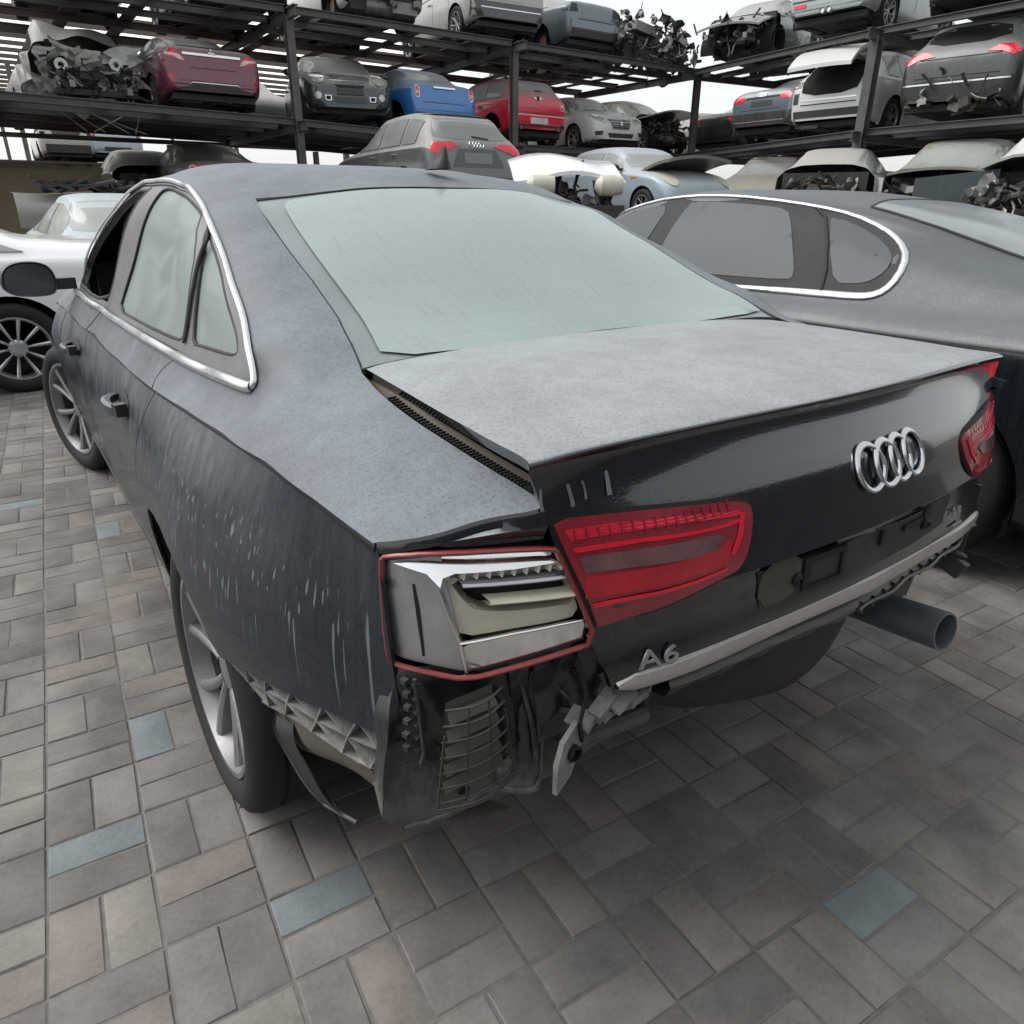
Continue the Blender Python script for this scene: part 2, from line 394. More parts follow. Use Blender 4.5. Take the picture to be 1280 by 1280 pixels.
LID=[ # rows front -> bottom: (x,y,z) at four half-width stations
[(0,.815,1.078),(.33,.81,1.076),(.55,.80,1.068),(.618,.79,1.062)],
[(0,.65,1.082),(.33,.65,1.080),(.555,.645,1.070),(.632,.64,1.060)],
[(0,.48,1.082),(.33,.48,1.080),(.56,.48,1.069),(.646,.48,1.057)],
[(0,.31,1.072),(.33,.315,1.071),(.57,.315,1.064),(.658,.315,1.054)],
[(0,.205,1.061),(.33,.218,1.061),(.565,.228,1.059),(.664,.236,1.054)],
[(0,.187,1.054),(.33,.200,1.054),(.56,.210,1.053),(.667,.216,1.049)],
[(0,.190,1.040),(.33,.203,1.040),(.56,.213,1.039),(.665,.219,1.036)],
[(0,.174,1.008),(.33,.187,1.006),(.55,.205,1.004),(.650,.217,1.000)],
[(0,.136,.955),(.33,.151,.95),(.54,.175,.945),(.635,.203,.94)],
[(0,.114,.89),(.33,.129,.885),(.53,.153,.88),(.614,.187,.875)],
[(0,.100,.852),(.33,.115,.850),(.52,.148,.845),(.600,.179,.84)],
[(0,.118,.838),(.33,.132,.836),(.52,.158,.83),(.594,.180,.825)],
[(0,.116,.79),(.33,.130,.785),(.515,.155,.78),(.582,.175,.775)],
[(0,.104,.748),(.33,.120,.742),(.505,.141,.735),(.566,.158,.73)],
[(0,.106,.715),(.33,.122,.71),(.50,.142,.702),(.556,.158,.70)],
[(0,.16,.705),(.33,.175,.70),(.49,.19,.695),(.54,.2,.695)]]
def lidpt(sg,p):
    x,y,z=p;k=(x/.66)**2 if sg>0 else 0
    return (sg*x,y+.03*k,z-.012*k)
_p=[];_v=[]
for r in LID[7:15]:
    for q_ in r:
        for s_ in ((1,-1) if q_[0] else (1,)):
            x,y,z=lidpt(s_,q_);_p.append((x,z));_v.append(y)
LR=RBF(_p,_v,1e-5)
DATA={"chrome_bot":[[0.4777,3.0827],[0.4816,2.5423],[0.4933,2.0255],[0.5062,1.6296],[0.5064,1.4269],[0.514,1.2282],[0.5278,1.0368],[0.5325,0.9743]],"chrome_round":[[0.5325,0.9743],[0.5406,0.9536],[0.5536,0.9522],[0.5682,0.9614]],"chrome_top":[[0.5753,0.966],[0.6034,0.9947],[0.6545,1.1155],[0.7196,1.2429],[0.7732,1.3782],[0.8194,1.4878],[0.8484,1.565],[0.8944,1.7378],[0.9303,1.8968],[0.9512,2.1039],[0.9562,2.3263],[0.948,2.5114],[0.922,2.7673],[0.864,2.8098],[0.8207,3.1293],[0.7385,3.161],[0.6375,3.2207],[0.5341,3.1701]],"dlo":[[0.4944,3.0998],[0.4967,2.5768],[0.5054,2.065],[0.5174,1.6454],[0.5202,1.4475],[0.527,1.2435],[0.5383,1.047],[0.5445,0.9822],[0.5761,0.9862],[0.627,1.0814],[0.6783,1.1886],[0.7324,1.297],[0.7829,1.4239],[0.8241,1.518],[0.8557,1.6204],[0.8878,1.7523],[0.9109,1.8651],[0.9319,2.0665],[0.931,2.221],[0.9215,2.3793],[0.8787,2.4765],[0.8416,2.6453],[0.7843,2.7941],[0.7244,3.0426],[0.6324,3.1395],[0.5316,3.1281]],"quarter_glass":[[0.5532,1.3734],[0.5964,1.4063],[0.6789,1.4379],[0.7528,1.4808],[0.8208,1.5433],[0.8274,1.5409],[0.7819,1.4489],[0.7128,1.3],[0.6532,1.1984],[0.603,1.1039],[0.5866,1.0865],[0.5768,1.1111],[0.5677,1.207],[0.5611,1.2903]],"rear_glass":[[0.5224,2.2862],[0.6089,2.3165],[0.7144,2.2867],[0.8187,2.2307],[0.9077,2.2475],[0.9174,2.2325],[0.921,2.1396],[0.9114,1.9997],[0.8914,1.8296],[0.8714,1.7172],[0.8597,1.6824],[0.7635,1.5272],[0.663,1.4729],[0.588,1.4563],[0.5542,1.4502],[0.552,1.4726],[0.5439,1.6361],[0.5323,2.0097]],"front_open":[[0.5238,2.564],[0.6339,2.5588],[0.7328,2.4122],[0.812,2.352],[0.8766,2.3226],[0.8713,2.4045],[0.8444,2.5148],[0.811,2.6997],[0.758,2.8491],[0.6908,3.0679],[0.6095,3.1257],[0.5105,3.0869],[0.5199,2.7381]],"rearglass":[[0.6863,0.8037],[0.7355,0.9068],[0.791,1.0428],[0.847,1.1876],[0.9009,1.3508],[0.942,1.4791],[0.978,1.6071],[1.0617,1.5861],[1.2025,1.535],[1.3762,1.5095],[1.5627,1.5171],[1.7914,1.5384],[2.1577,1.761],[2.1884,1.6011],[2.2791,1.4628],[2.3325,1.268],[2.4009,1.1013],[2.4736,0.9696],[2.5108,0.8521],[2.3947,0.8633],[2.0512,0.85],[1.5812,0.8225],[1.0887,0.8181],[0.8255,0.7984],[0.7125,0.8031]],"gutter":[[0.6789,0.7927],[0.6546,0.6996],[0.6323,0.5486],[0.6226,0.4372],[0.6141,0.338],[0.61,0.2544],[0.6021,0.2201]],"fender_rear":[[0.5986,0.2162],[0.58,0.2224],[0.5587,0.2389],[0.5364,0.2539],[0.5112,0.2654],[0.4879,0.2795],[0.4684,0.2999],[0.4532,0.3196],[0.4446,0.3332]],"doorgap_up":[[0.4095,1.4347],[0.434,1.4726],[0.4612,1.4709],[0.5055,1.4254]],"doorgap_lo":[[1.4811,0.9213],[1.5035,0.8656],[1.5397,0.798],[1.6547,0.6985],[1.86,0.5731],[2.0513,0.4492]],"arch":[[1.7398,0.5338],[1.5694,0.5879],[1.3771,0.6443],[1.2474,0.6571],[1.1407,0.6437],[1.074,0.6253],[1.0015,0.6041],[0.9343,0.5755],[0.8935,0.5432],[0.8466,0.5277]],"q_bottom":[[0.8425,0.5279],[0.7464,0.5558],[0.6101,0.5837],[0.5168,0.5995],[0.4446,0.6157],[0.3812,0.624],[0.327,0.6347]],"q_rear":[[0.327,0.6347],[0.3088,0.6664],[0.3009,0.7093],[0.3047,0.7604],[0.3112,0.8207],[0.3176,0.8777],[0.3249,0.9204],[0.332,0.9399]],"lamp":[[-0.8176,0.9184],[-0.813,0.9263],[-0.7713,0.9357],[-0.702,0.9368],[-0.635,0.9337],[-0.6283,0.9264],[-0.6066,0.8672],[-0.579,0.7891],[-0.6293,0.7809],[-0.6909,0.7673],[-0.7454,0.7543],[-0.7821,0.763],[-0.8156,0.7681],[-0.8202,0.7737],[-0.8206,0.8367]],"lamp_left":[[-0.8127,0.9122],[-0.8082,0.9178],[-0.7679,0.9296],[-0.7627,0.9255],[-0.7616,0.8985],[-0.7565,0.8479],[-0.7473,0.7949],[-0.7381,0.7631],[-0.7454,0.7609],[-0.7779,0.7701],[-0.8125,0.7757],[-0.8163,0.7842],[-0.8154,0.8446]],"lamp_top":[[-0.8081,0.9189],[-0.7558,0.9287],[-0.6839,0.9299],[-0.6333,0.9281],[-0.6289,0.9166],[-0.6851,0.9139],[-0.753,0.9127],[-0.7674,0.9082],[-0.7744,0.899],[-0.7813,0.9116]],"lamp_ivory":[[-0.7738,0.8968],[-0.7699,0.907],[-0.7574,0.9106],[-0.6852,0.9117],[-0.626,0.9141],[-0.6087,0.8699],[-0.5982,0.8279],[-0.6397,0.8232],[-0.6899,0.8201],[-0.7527,0.8119],[-0.7619,0.8421],[-0.7704,0.8758]],"lamp_hole":[[-0.7586,0.893],[-0.7143,0.8978],[-0.6668,0.9001],[-0.6214,0.9013],[-0.6109,0.8703],[-0.6026,0.8467],[-0.6495,0.8459],[-0.6889,0.8458],[-0.7191,0.8487],[-0.7369,0.8544],[-0.7473,0.8706]],"lamp_low":[[-0.753,0.8059],[-0.6901,0.813],[-0.6292,0.8191],[-0.5866,0.8206],[-0.5827,0.7925],[-0.64,0.784],[-0.6909,0.7724],[-0.7372,0.7605],[-0.7434,0.7698]],"slot":[[-0.795,0.8876],[-0.7927,0.8891],[-0.79,0.851],[-0.7894,0.7836],[-0.7917,0.7831],[-0.7938,0.8388]],"slat1":[[-0.7505,0.9127],[-0.6256,0.9206],[-0.622,0.9102],[-0.7531,0.8996]],"slat2":[[-0.7374,0.8893],[-0.6268,0.8976],[-0.6189,0.8875],[-0.7395,0.8849]],"slat3":[[-0.7217,0.8671],[-0.6088,0.8676],[-0.6045,0.8622],[-0.7166,0.8599]],"slat4":[[-0.758,0.9018],[-0.6365,0.9099],[-0.6348,0.9031],[-0.7568,0.8952]],"inner_lamp":[[-0.6377,0.9721],[-0.5571,0.9683],[-0.462,0.9633],[-0.3684,0.953],[-0.3366,0.948],[-0.3217,0.9396],[-0.3203,0.9247],[-0.3295,0.8983],[-0.3465,0.8742],[-0.359,0.8613],[-0.3686,0.8558],[-0.4486,0.8416],[-0.5165,0.8221],[-0.5618,0.815],[-0.5766,0.8116],[-0.5823,0.8208],[-0.6113,0.8987],[-0.6272,0.942]],"inner_clear":[[-0.6057,0.9187],[-0.5973,0.9198],[-0.5232,0.9208],[-0.4045,0.9178],[-0.3865,0.9117],[-0.4034,0.8977],[-0.4527,0.8962],[-0.5263,0.899],[-0.5836,0.8976],[-0.5989,0.8983]],"inner_bright1":[[-0.6225,0.9571],[-0.5598,0.9567],[-0.4663,0.9521],[-0.3485,0.9384],[-0.347,0.9316],[-0.4692,0.9435],[-0.5624,0.9439],[-0.6142,0.9422]],"inner_line1":[[-0.614,0.9326],[-0.5205,0.9338],[-0.3859,0.9268],[-0.3498,0.9277],[-0.3509,0.9235],[-0.3871,0.9227],[-0.5216,0.9288],[-0.6104,0.9257]],"inner_line2":[[-0.3475,0.936],[-0.3392,0.9343],[-0.3497,0.9054],[-0.3713,0.8834],[-0.3792,0.8852],[-0.36,0.9078]],"inner_lowline":[[-0.5917,0.8538],[-0.5268,0.8599],[-0.4379,0.8633],[-0.3856,0.8676],[-0.3852,0.8638],[-0.4373,0.8581],[-0.5261,0.8547],[-0.588,0.847]],"rings":[[-0.0557,0.9527],[0.1754,0.9255],[-0.021,0.9079],[0.1404,0.9693]],"A6":[[-0.5251,0.7282],[-0.4817,0.7394],[-0.4987,0.7606],[-0.4734,0.7371],[-0.4459,0.7343]],"plate_region":[[-0.307,0.8339],[-0.2081,0.8303],[-0.0255,0.8453],[0.1121,0.8492],[0.1365,0.7836],[0.0275,0.7671],[-0.1967,0.7682],[-0.2964,0.768]],"plate_dust":[[-0.3049,0.8333],[-0.3044,0.8539],[-0.2126,0.8355],[-0.2031,0.8013],[-0.2098,0.7675],[-0.2875,0.7682]],"small_badge":[[0.3077,0.764],[0.3607,0.7535],[0.3571,0.7842],[0.3094,0.7926]]}
# ================================================================== ground
def paver_mat():
    n=NT('concrete paver');g=n.n('ShaderNodeNewGeometry');v=n.coord()
    r=g.outputs['Random Per Island'];a=n.noise(v,5,4,.6);b=n.noise(v,90,3,.65);big=n.noise(v,.8,3,.5)
    ramp=n.n('ShaderNodeValToRGB');n.l(r,ramp.inputs[0]);e=ramp.color_ramp;e.interpolation='CONSTANT'
    cols=[(0,(.176,.166,.156)),(.16,(0.151,0.141,0.133)),(.32,(0.193,0.180,0.168)),(.46,(0.164,0.157,0.151)),(.58,(0.180,0.161,0.150)),(.70,(0.136,0.129,0.124)),(.80,(0.207,0.191,0.177)),(.90,(0.159,0.146,0.141)),(.994,(0.180,0.196,0.206))]
    while len(e.elements)<len(cols): e.elements.new(.5)
    for q,(p,c) in zip(e.elements,cols): q.position=p;q.color=(*c,1)
    k=n.math('ADD',n.math('ADD',n.math('MULTIPLY',a,.55),n.math('MULTIPLY',b,.25)),n.math('MULTIPLY',big,.2))
    c=n.mix(n.mapr(k,.35,.65),(0.62,0.62,0.62),(1.42,1.41,1.40))
    mx=n.n('ShaderNodeMix',data_type='RGBA',blend_type='MULTIPLY');mx.inputs[0].default_value=1;n.l(ramp.outputs[0],mx.inputs[6]);n.l(c,mx.inputs[7])
    st=n.mapr(n.noise(v,2.6,6,.72,.6),.46,.86,0,.50,True);oil=n.mapr(n.noise(v,1.15,4,.65,.8),.45,.95,0,.22,True);pit=n.mapr(n.voro(v,130),.02,.16,.75,0,True)
    n.set('Base Color',n.mix(pit,n.mix(oil,n.mix(st,mx.outputs[2],(.27,.258,.242)),(.055,.052,.049)),(.06,.056,.052))).set('Roughness',n.mapr(b,.3,.7,.75,.95)).set('Specular IOR Level',.25)
    n.bump(n.math('ADD',n.math('MULTIPLY',b,.6),n.math('MULTIPLY',a,.6)),.35,.004);return n.m
gm=simple('sandy joint filler',(.150,.142,.132),.95,var=.3,scale=40)
gs=MB();gs.add([(-1500,-1500,-.012),(1500,-1500,-.012),(1500,1500,-.012),(-1500,1500,-.012)],[(0,1,2,3)])
tag(gs.build('ground',simple('yard ground',(.135,.124,.113),.95,var=.25,scale=1.5),smooth=False),kind='structure')
ang=R_(4.1);ca,sa=math.cos(ang),math.sin(ang)
def pav(x,y): # paver frame -> world
    ox,oy=-1.352,.746
    return ox+x*ca+y*sa,oy-x*sa+y*ca
pm=MB();jm=MB()
c4=[pav(*p) for p in((-3.2,-3.2),(9.2,-3.2),(9.2,9.2),(-3.2,9.2))];nj=170;g_=RNG.normal(size=(nj+1,nj+1))
for _ in range(2): g_=(g_+np.roll(g_,1,0)+np.roll(g_,-1,0)+np.roll(g_,1,1)+np.roll(g_,-1,1))/5
g_/=g_.std();J=[]
for a in range(nj+1):
    J.append([(*pav(-3.2+12.4*a/nj,-3.2+12.4*b/nj),min(-.0031+.0011*g_[a,b],-.0015)) for b in range(nj+1)])
jm.grid(J)
tag(jm.build('paving_joint',gm,smooth=False),kind='structure')
S=.198
BLUE=[]
for X,Y in((-1.044,1.432),(-1.232,1.08),(.092,.018),(-.847,.622),(-1.216,3.577),(-.931,2.989),(-1.7,2.6)):
    dx,dy=X+1.352,Y-.746;BLUE.append((dx*ca-dy*sa,dx*sa+dy*ca))
def brick(x,y,w,h):
    gx=.0021;dz=random.gauss(0,.0005);t1,t2=random.gauss(0,.0035),random.gauss(0,.0035);rot=random.gauss(0,.007)
    x0,x1,y0,y1=x+gx+random.uniform(0,.0015),x+w-gx-random.uniform(0,.0015),y+gx+random.uniform(0,.0015),y+h-gx-random.uniform(0,.0015)
    cx,cy=(x0+x1)/2,(y0+y1)/2;V=[]
    for ins,z in((0,-.03),(0,-.0030),(.0018,-.0007),(.004,0)):
        a,b=(x1-x0)/2-ins,(y1-y0)/2-ins
        for sx,sy in((-1,-1),(1,-1),(1,1),(-1,1)):
            lx,ly=sx*a,sy*b;lx,ly=lx-ly*rot,ly+lx*rot
            X,Y=pav(cx+lx+random.gauss(0,.0009),cy+ly+random.gauss(0,.0009));V.append((X,Y,z+(dz+lx*t1+ly*t2 if z>-.02 else 0)))
    pm.cur=1 if any(abs(cx-bx)<w/2 and abs(cy-by)<h/2 for bx,by in BLUE) else 0
    F=[(r*4+k,r*4+(k+1)%4,(r+1)*4+(k+1)%4,(r+1)*4+k) for r in range(3) for k in range(4)]+[(12,13,14,15)]
    pm.add(V,F)
for i in range(-16,46):
    for j in range(-16,46):
        x,y=i*S,j*S
        if (i+j)%2==1: brick(x,y,S,S/2);brick(x,y+S/2,S,S/2)
        else: brick(x,y,S/2,S);brick(x+S/2,y,S/2,S)
pm.recalc=False
tag(pm.build('paving',[paver_mat(),simple('blue grey paver',(.160,.185,.196),.85,var=.30,scale=9,bump=.35)],smooth=True,angle=25),kind='structure')
# ================================================================== the dark saloon in front
def fU_(Q): Q=np.asarray(Q);return Uxyz(Q[:,0],Q[:,1])
fU_.out=1
def fL_(Q): Q=np.asarray(Q);return Lxyz(Q[:,0],Q[:,1])
fL_.out=1
def fR_(Q): Q=np.asarray(Q);return Rxyz(Q[:,0],Q[:,1])
fR_.out=1
def fLid_(Q): Q=np.asarray(Q);return np.c_[Q[:,0],LR(Q),Q[:,1]]
fLid_.out=1
def orient(f,q,ref):   # choose the sign so that normals point along ref
    q=np.array([q],float);e=1e-3;n=np.cross(f(q+[e,0])-f(q),f(q+[0,e])-f(q))[0];f.out=1 if n@np.array(ref)>0 else -1
orient(fU_,(1.5,2.),(0,0,1));orient(fL_,(2.,.6),(-1,0,0));orient(fR_,(-.7,.85),(0,-1,0));orient(fLid_,(0,.9),(0,-1,0))
D_={k:np.array(v) for k,v in DATA.items()}
mir=lambda P:np.c_[math.pi-np.array(P)[:,0],np.array(P)[:,1]]
def thU(x,z): return math.atan2(z-ZA,x)
CREASE=[(.33,.940),(.5,.95),(.7,.951),(1.0,.945),(1.25,.940),(1.45,.936),(2.1,.927),(2.73,.92),(3.2,.912),(3.6,.905),(4.1,.87),(4.5,.80)]
CX=[(.33,.825),(.5,.840),(.7,.845),(1.0,.862),(1.25,.877),(1.45,.888),(2.1,.893),(2.73,.894),(3.2,.890),(3.6,.884),(4.1,.86),(4.5,.80)]
zcr=lambda y:float(np.interp(y,*zip(*CREASE)));xcr=lambda y:float(np.interp(y,*zip(*CX)))
tcr=lambda y:thU(xcr(y),zcr(y))
# openings of the glasshouse (smoothed by hand where the photo sees them edge-on)
DLO=np.r_[D_['dlo'][2:15],[(.8961,1.770),(.9145,1.90),(0.9333,2.088),(0.9333,2.288),(0.9337,2.508),(0.9038,2.748),(0.8646,2.958),(0.8045,3.128),(0.7277,3.268),(0.6240,3.398),(.575,3.43),(.52,3.38),(.499,3.10),(.4985,2.6)]]
GB_L=np.array([(.6863,.806),(.7322,.888),(.7785,.985),(.840,1.15),(.892,1.32),(.9342,1.455),(.9785,1.609)])
GTOP=np.array([(1.06,1.588),(1.2004,1.555),(1.3767,1.532),(math.pi/2,1.524)])
GLASS=np.r_[GB_L,GTOP,mir(GTOP[:-1])[::-1],mir(GB_L)[::-1],[(math.pi-.9,.815),(math.pi/2,.825),(.9,.815)]]
WIND=np.array([(.80,3.62),(.90,3.30),(1.0,3.10),(1.25,2.98),(math.pi/2,2.94)]);WIND=np.r_[WIND,mir(WIND[:-1])[::-1],[(math.pi-.75,4.0),(math.pi/2,4.12),(.75,4.0)]]
HOODCUT=None
car=empty('sedan_car',(0,0,0),0,'dusty dark navy saloon with its rear bumper missing and boot lid ajar, filling the foreground','car')
# --- body shell: quarters, C pillars, roof
RD_UP=[(tcr(1.435)+.002,1.435),(.43,1.462),(.461,1.468),(.5053,1.4286)]       # rear edge of rear door above the crease
FD_UP=[(tcr(2.66),2.66),(.45,2.62),(.4985,2.575)]                              # door / door gap
FF_UP=[(tcr(3.46),3.46),(.45,3.46),(.50,3.45)]
body=MB()
g=smooth_open(D_['gutter'],2);fr=smooth_open(D_['fender_rear'],2)
belt_q=[(.5055,1.435),(.5135,1.235),(.5286,1.0242),(.5322,.9788)]
# roof + pillars + quarter tops: one outline from left quarter over the roof to the right one
left=[(tcr(y),y) for y in (.335,.4,.5,.6,.7,.85,1.035,1.15,1.25,1.35,1.43)]+RD_UP[1:3]+[(.5045,1.43)]
Lb=[(.5045,1.43)]
outer=left+[(.515,1.45)]   # belt corner inside the chrome
# follow the glasshouse opening round to the A pillar foot
dl=[tuple(p) for p in DLO]
i0=int(np.argmin([abs(p[1]-1.4496)+abs(p[0]-.5201) for p in dl]))
outer+=[tuple(p) for p in dl[i0:]]            # rear-bottom corner -> top -> front
k=len(dl)
# split: quarter part runs to front of the opening then down to the belt front and on to the cowl
outer=outer[:-2]+[(.51,3.47),(.50,3.52),(.60,3.66),(.70,3.80),(.74,3.95)]
half=np.array(outer)
outline=np.r_[half,mir(half)[::-1]]
rear_edge=np.r_[mir(fr[::-1])[:],]             # right fender rear, going inboard
outline=np.r_[outline, mir(fr[::-1]), mir(g[::-1]), GLASS[-3:-2]*[1,1]+[0,-.0], [(math.pi/2,.80)], GLASS[-1:], g, fr]
# drop the boot opening vertices so that the shell stops at glass base
def frange(a,b,n):return np.linspace(a,b,n)
panel(body,outline,fU_,.035,[GLASS[:]*1.0 if False else smooth_closed(GLASS,0)+np.array([0,.006])*0],bstep=.02,lip=.02) if False else None
# C pillar / quarter (left and right) and roof as adjoining pieces of the same mesh
e=.0
pillarL=[(tcr(y),y) for y in (.335,.4,.5,.6,.7,.85,1.0,1.1,1.25,1.35,1.43)]+RD_UP[1:3]+[(.5045,1.431)]
pillarL+=[tuple(p) for p in dl[i0:]][:0]
dseq=[tuple(p) for p in dl[i0:]]
up=[p for p in dseq if p[1]<2.15 and p[0]>.51]
q=pillarL+up
topj=[(1.02,up[-1][1]),]
# roof block includes everything from left drip rail to right one between the glass top edge and windscreen
quarterL=np.array(pillarL+up[:-1]+[up[-1]]+[(.99,1.62)]+[tuple(p) for p in GB_L[::-1][1:]]+[tuple(p) for p in g]+[tuple(p) for p in fr])
roofhalf=[tuple(p) for p in GTOP[::-1]]+[(.99,1.615)]+[up[-1]]+[p for p in dseq if 2.15<=p[1]<2.6 and p[0]>.6]+[(1.05,2.60),(1.06,2.92),(1.25,2.97)]
roof=np.r_[np.array(roofhalf),[(math.pi/2,2.93)],mir(np.array(roofhalf))[::-1][:-1]]
panel(body,quarterL,fU_,.03,bstep=.015,lip=.02)
panel(body,mir(quarterL)[::-1],fU_,.04,bstep=.03,lip=.02)
panel(body,roof,fU_,.035,bstep=.02,lip=.02)
AP=np.array([(0.9547,2.524),(0.9248,2.764),(0.8856,2.974),(0.8255,3.144),(0.7487,3.284),(0.6450,3.414),(0.5297,3.504),(.51,3.53),(.60,3.72),(.655,4.02),(.76,4.03),(.77,3.70),(.80,3.60),(.90,3.28),(1.0,3.08),(1.06,2.90),(1.05,2.56)])
panel(body,AP,fU_,.03,bstep=.02,lip=.012);panel(body,mir(AP)[::-1],fU_,.04,lip=.01)
# quarter panel below the crease, with wheel arch
ARCH=[(1.60,.30),(1.60,.44),(1.585,.53),(1.53,.60),(1.44,.638),(1.34,.655),(1.245,.658),(1.1425,.643),(1.0756,.6246),(1.002,.6038),(.9346,.5753),(.8938,.543),(.847,.5275)]
RD_LO=[(1.435,zcr(1.435)-.004),(1.475,.89),(1.51,.84),(1.55,.785),(1.60,.72),(1.67,.64),(1.72,.56),(1.74,.48),(1.74,.40),(1.735,.30)]
qlow=[(y,zcr(y)-.001) for y in (1.43,1.35,1.25,1.1,1.0,.85,.7,.5,.4,.335)]+[tuple(p) for p in D_['q_rear'][::-1][1:-1]]+[tuple(p) for p in D_['q_bottom'][::-1]]+[tuple(p) for p in ARCH[::-1][1:]]+RD_LO[::-1]
panel(body,np.array(qlow),fL_,.022,bstep=.012,lip=.006)
# sill
panel(body,np.array([(1.60,.30),(1.735,.302),(2.7,.285),(3.46,.30),(3.50,.30),(3.5,.20),(1.62,.20)]),fL_,.06,bstep=.04,lip=.05)
def fLm(Q): P=fL_(Q);P[:,0]*=-1;return P
fLm.out=-fL_.out
panel(body,np.array([(y,zcr(y)-.001) for y in (4.5,4.1,3.6,3.2,2.1,1.43,1.0,.7,.5,.34)]+[(.31,.7),(.34,.62),(.72,.5),(.76,.6),(.9,.68),(1.09,.71),(1.3,.68),(1.42,.58),(1.46,.45),(1.46,.22),(3.6,.2),(3.62,.5),(3.75,.65),(4.0,.72),(4.2,.66),(4.37,.5),(4.4,.25),(4.7,.3),(4.7,.6)]),fLm,.07,bstep=.05,lip=.01)
body_o=body.build('body',M['navy'],car,angle=38)
# right door tops as part of the far side
far=MB();panel(far,mir(np.array([(tcr(y),y) for y in (1.44,2.,2.6,3.2,3.5)]+[(.50,3.50),(.4985,2.6),(.505,2.0),(.5045,1.44)]))[::-1],fU_,.07,lip=.01);far.build('far_door_top',M['navy'],car)
# --- doors (left)
def door(name,up,lo):
    mb=MB();panel(mb,np.array(up),fU_,.03,bstep=.02,lip=.016);panel(mb,np.array(lo),fL_,.03,bstep=.02,lip=.016)
    return mb.build(name,M['navy'],car,angle=38)
gp=.0055
ys=lambda a,b,n:list(np.linspace(a,b,n))
rd=door('rear_door',[(tcr(y),y) for y in ys(1.435+gp,2.66-gp,7)]+[(.45,2.62-gp),(.4985,2.575-gp),(.5045,2.0),(.5053,1.4286+gp),(.461,1.468+gp),(.43,1.462+gp)],
  [(y,zcr(y)-.001) for y in ys(1.435+gp,2.66-gp,7)]+[(2.74,.82),(2.765,.65),(2.745,.5),(2.71,.31),(2.2,.30),(1.735+gp,.31)]+[(y+gp,z) for y,z in RD_LO[::-1][1:-1]])
fd=door('front_door',[(tcr(y),y) for y in ys(2.66+gp,3.46-gp,5)]+[(.45,3.46-gp),(.50,3.45-gp),(.4985,2.575+gp),(.45,2.62+gp)],
  [(y,zcr(y)-.001) for y in ys(2.66+gp,3.46-gp,5)]+[(3.53,.7),(3.52,.5),(3.42,.32),(2.71+gp,.305),(2.745+gp,.5),(2.765+gp,.65),(2.74+gp,.82)])
ff=MB()
panel(ff,np.array([(tcr(y),y) for y in (3.47,3.6,3.8,4.1,4.4,4.6)]+[(.6,4.6),(.62,4.3),(.66,4.0),(.60,3.7),(.50,3.53),(.45,3.47)]),fU_,.04,bstep=.03,lip=.015)
panel(ff,np.array([(y,zcr(y)-.001) for y in (3.47,3.6,3.8,4.1,4.4,4.6)]+[(4.75,.7),(4.75,.5),(4.42,.45)]+[(4.0+.39*math.cos(a),.34+.39*math.sin(a)) for a in np.linspace(.25,math.pi-.3,16)]+[(3.54,.40),(3.53,.5),(3.54,.7)]),fL_,.035,bstep=.02,lip=.02)
ff.build('front_fender',M['navy'],car)
hd=MB();hh=[(.62,4.55),(.66,4.05),(.75,4.0),(math.pi/2,4.14)];panel(hd,np.array(hh+[tuple(p) for p in mir(np.array(hh[:-1]))[::-1]]+[(math.pi/2,4.75)]),fU_,.08,lip=.01);hd.build('bonnet',M['navy'],car)
fb=MB();P=[]
for z,dy in((.25,0),(.4,.05),(.6,.05),(.72,0),(.8,-.08)): P.append([(x,4.86+dy-.35*(abs(x)/.85)**2.6,z) for x in np.linspace(-.84,.84,17)])
fb.grid(P);fb.build('front_bumper',M['navy'],car)
# dark backing seen through the gaps
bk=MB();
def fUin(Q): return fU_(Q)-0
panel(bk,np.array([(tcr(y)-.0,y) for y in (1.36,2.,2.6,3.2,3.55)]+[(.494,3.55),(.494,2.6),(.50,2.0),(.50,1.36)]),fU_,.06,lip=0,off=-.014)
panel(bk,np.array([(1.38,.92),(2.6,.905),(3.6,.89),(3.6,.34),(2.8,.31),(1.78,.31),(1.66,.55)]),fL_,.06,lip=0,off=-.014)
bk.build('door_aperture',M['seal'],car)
# --- glasshouse
trim=MB()
FO=np.array([(.5236,2.575),(.634,2.53),(.735,2.47),(.83,2.42),(.925,2.375),(0.9143,2.40),(0.9147,2.495),(0.8848,2.735),(0.8456,2.945),(0.7855,3.115),(0.7087,3.255),(0.6050,3.385),(.53,3.34),(.512,3.05)])
QG=smooth_closed(D_['quarter_glass'],1)
RG=smooth_closed(np.array([(.5224,2.29),(.6088,2.29),(.7142,2.25),(.82,2.225),(.9086,2.205),(.922,2.19),(.9293,2.12),(.915,1.97),(.895,1.83),(.8721,1.70),(.85,1.64),(.7629,1.515),(.6628,1.475),(.588,1.462),(.5542,1.456),(.543,1.475),(.5365,1.636),(.5264,2.035)]),1)
trim_hole=FO
DL2=smooth_closed(DLO,1)
panel(trim,DL2,fU_,.025,[FO,QG,RG],bstep=.015,lip=.022,off=-.006)
trim_o=trim.build('window_frame',M['trim_grey'],car)
w=MB();panel(w,RG,fU_,.03,bstep=.015,lip=0,off=-.013);rg_o=w.build('rear_door_window',M['side_glass'],car)
w=MB();panel(w,QG,fU_,.025,bstep=.012,lip=0,off=-.013);w.build('quarter_window',M['side_glass'],car)
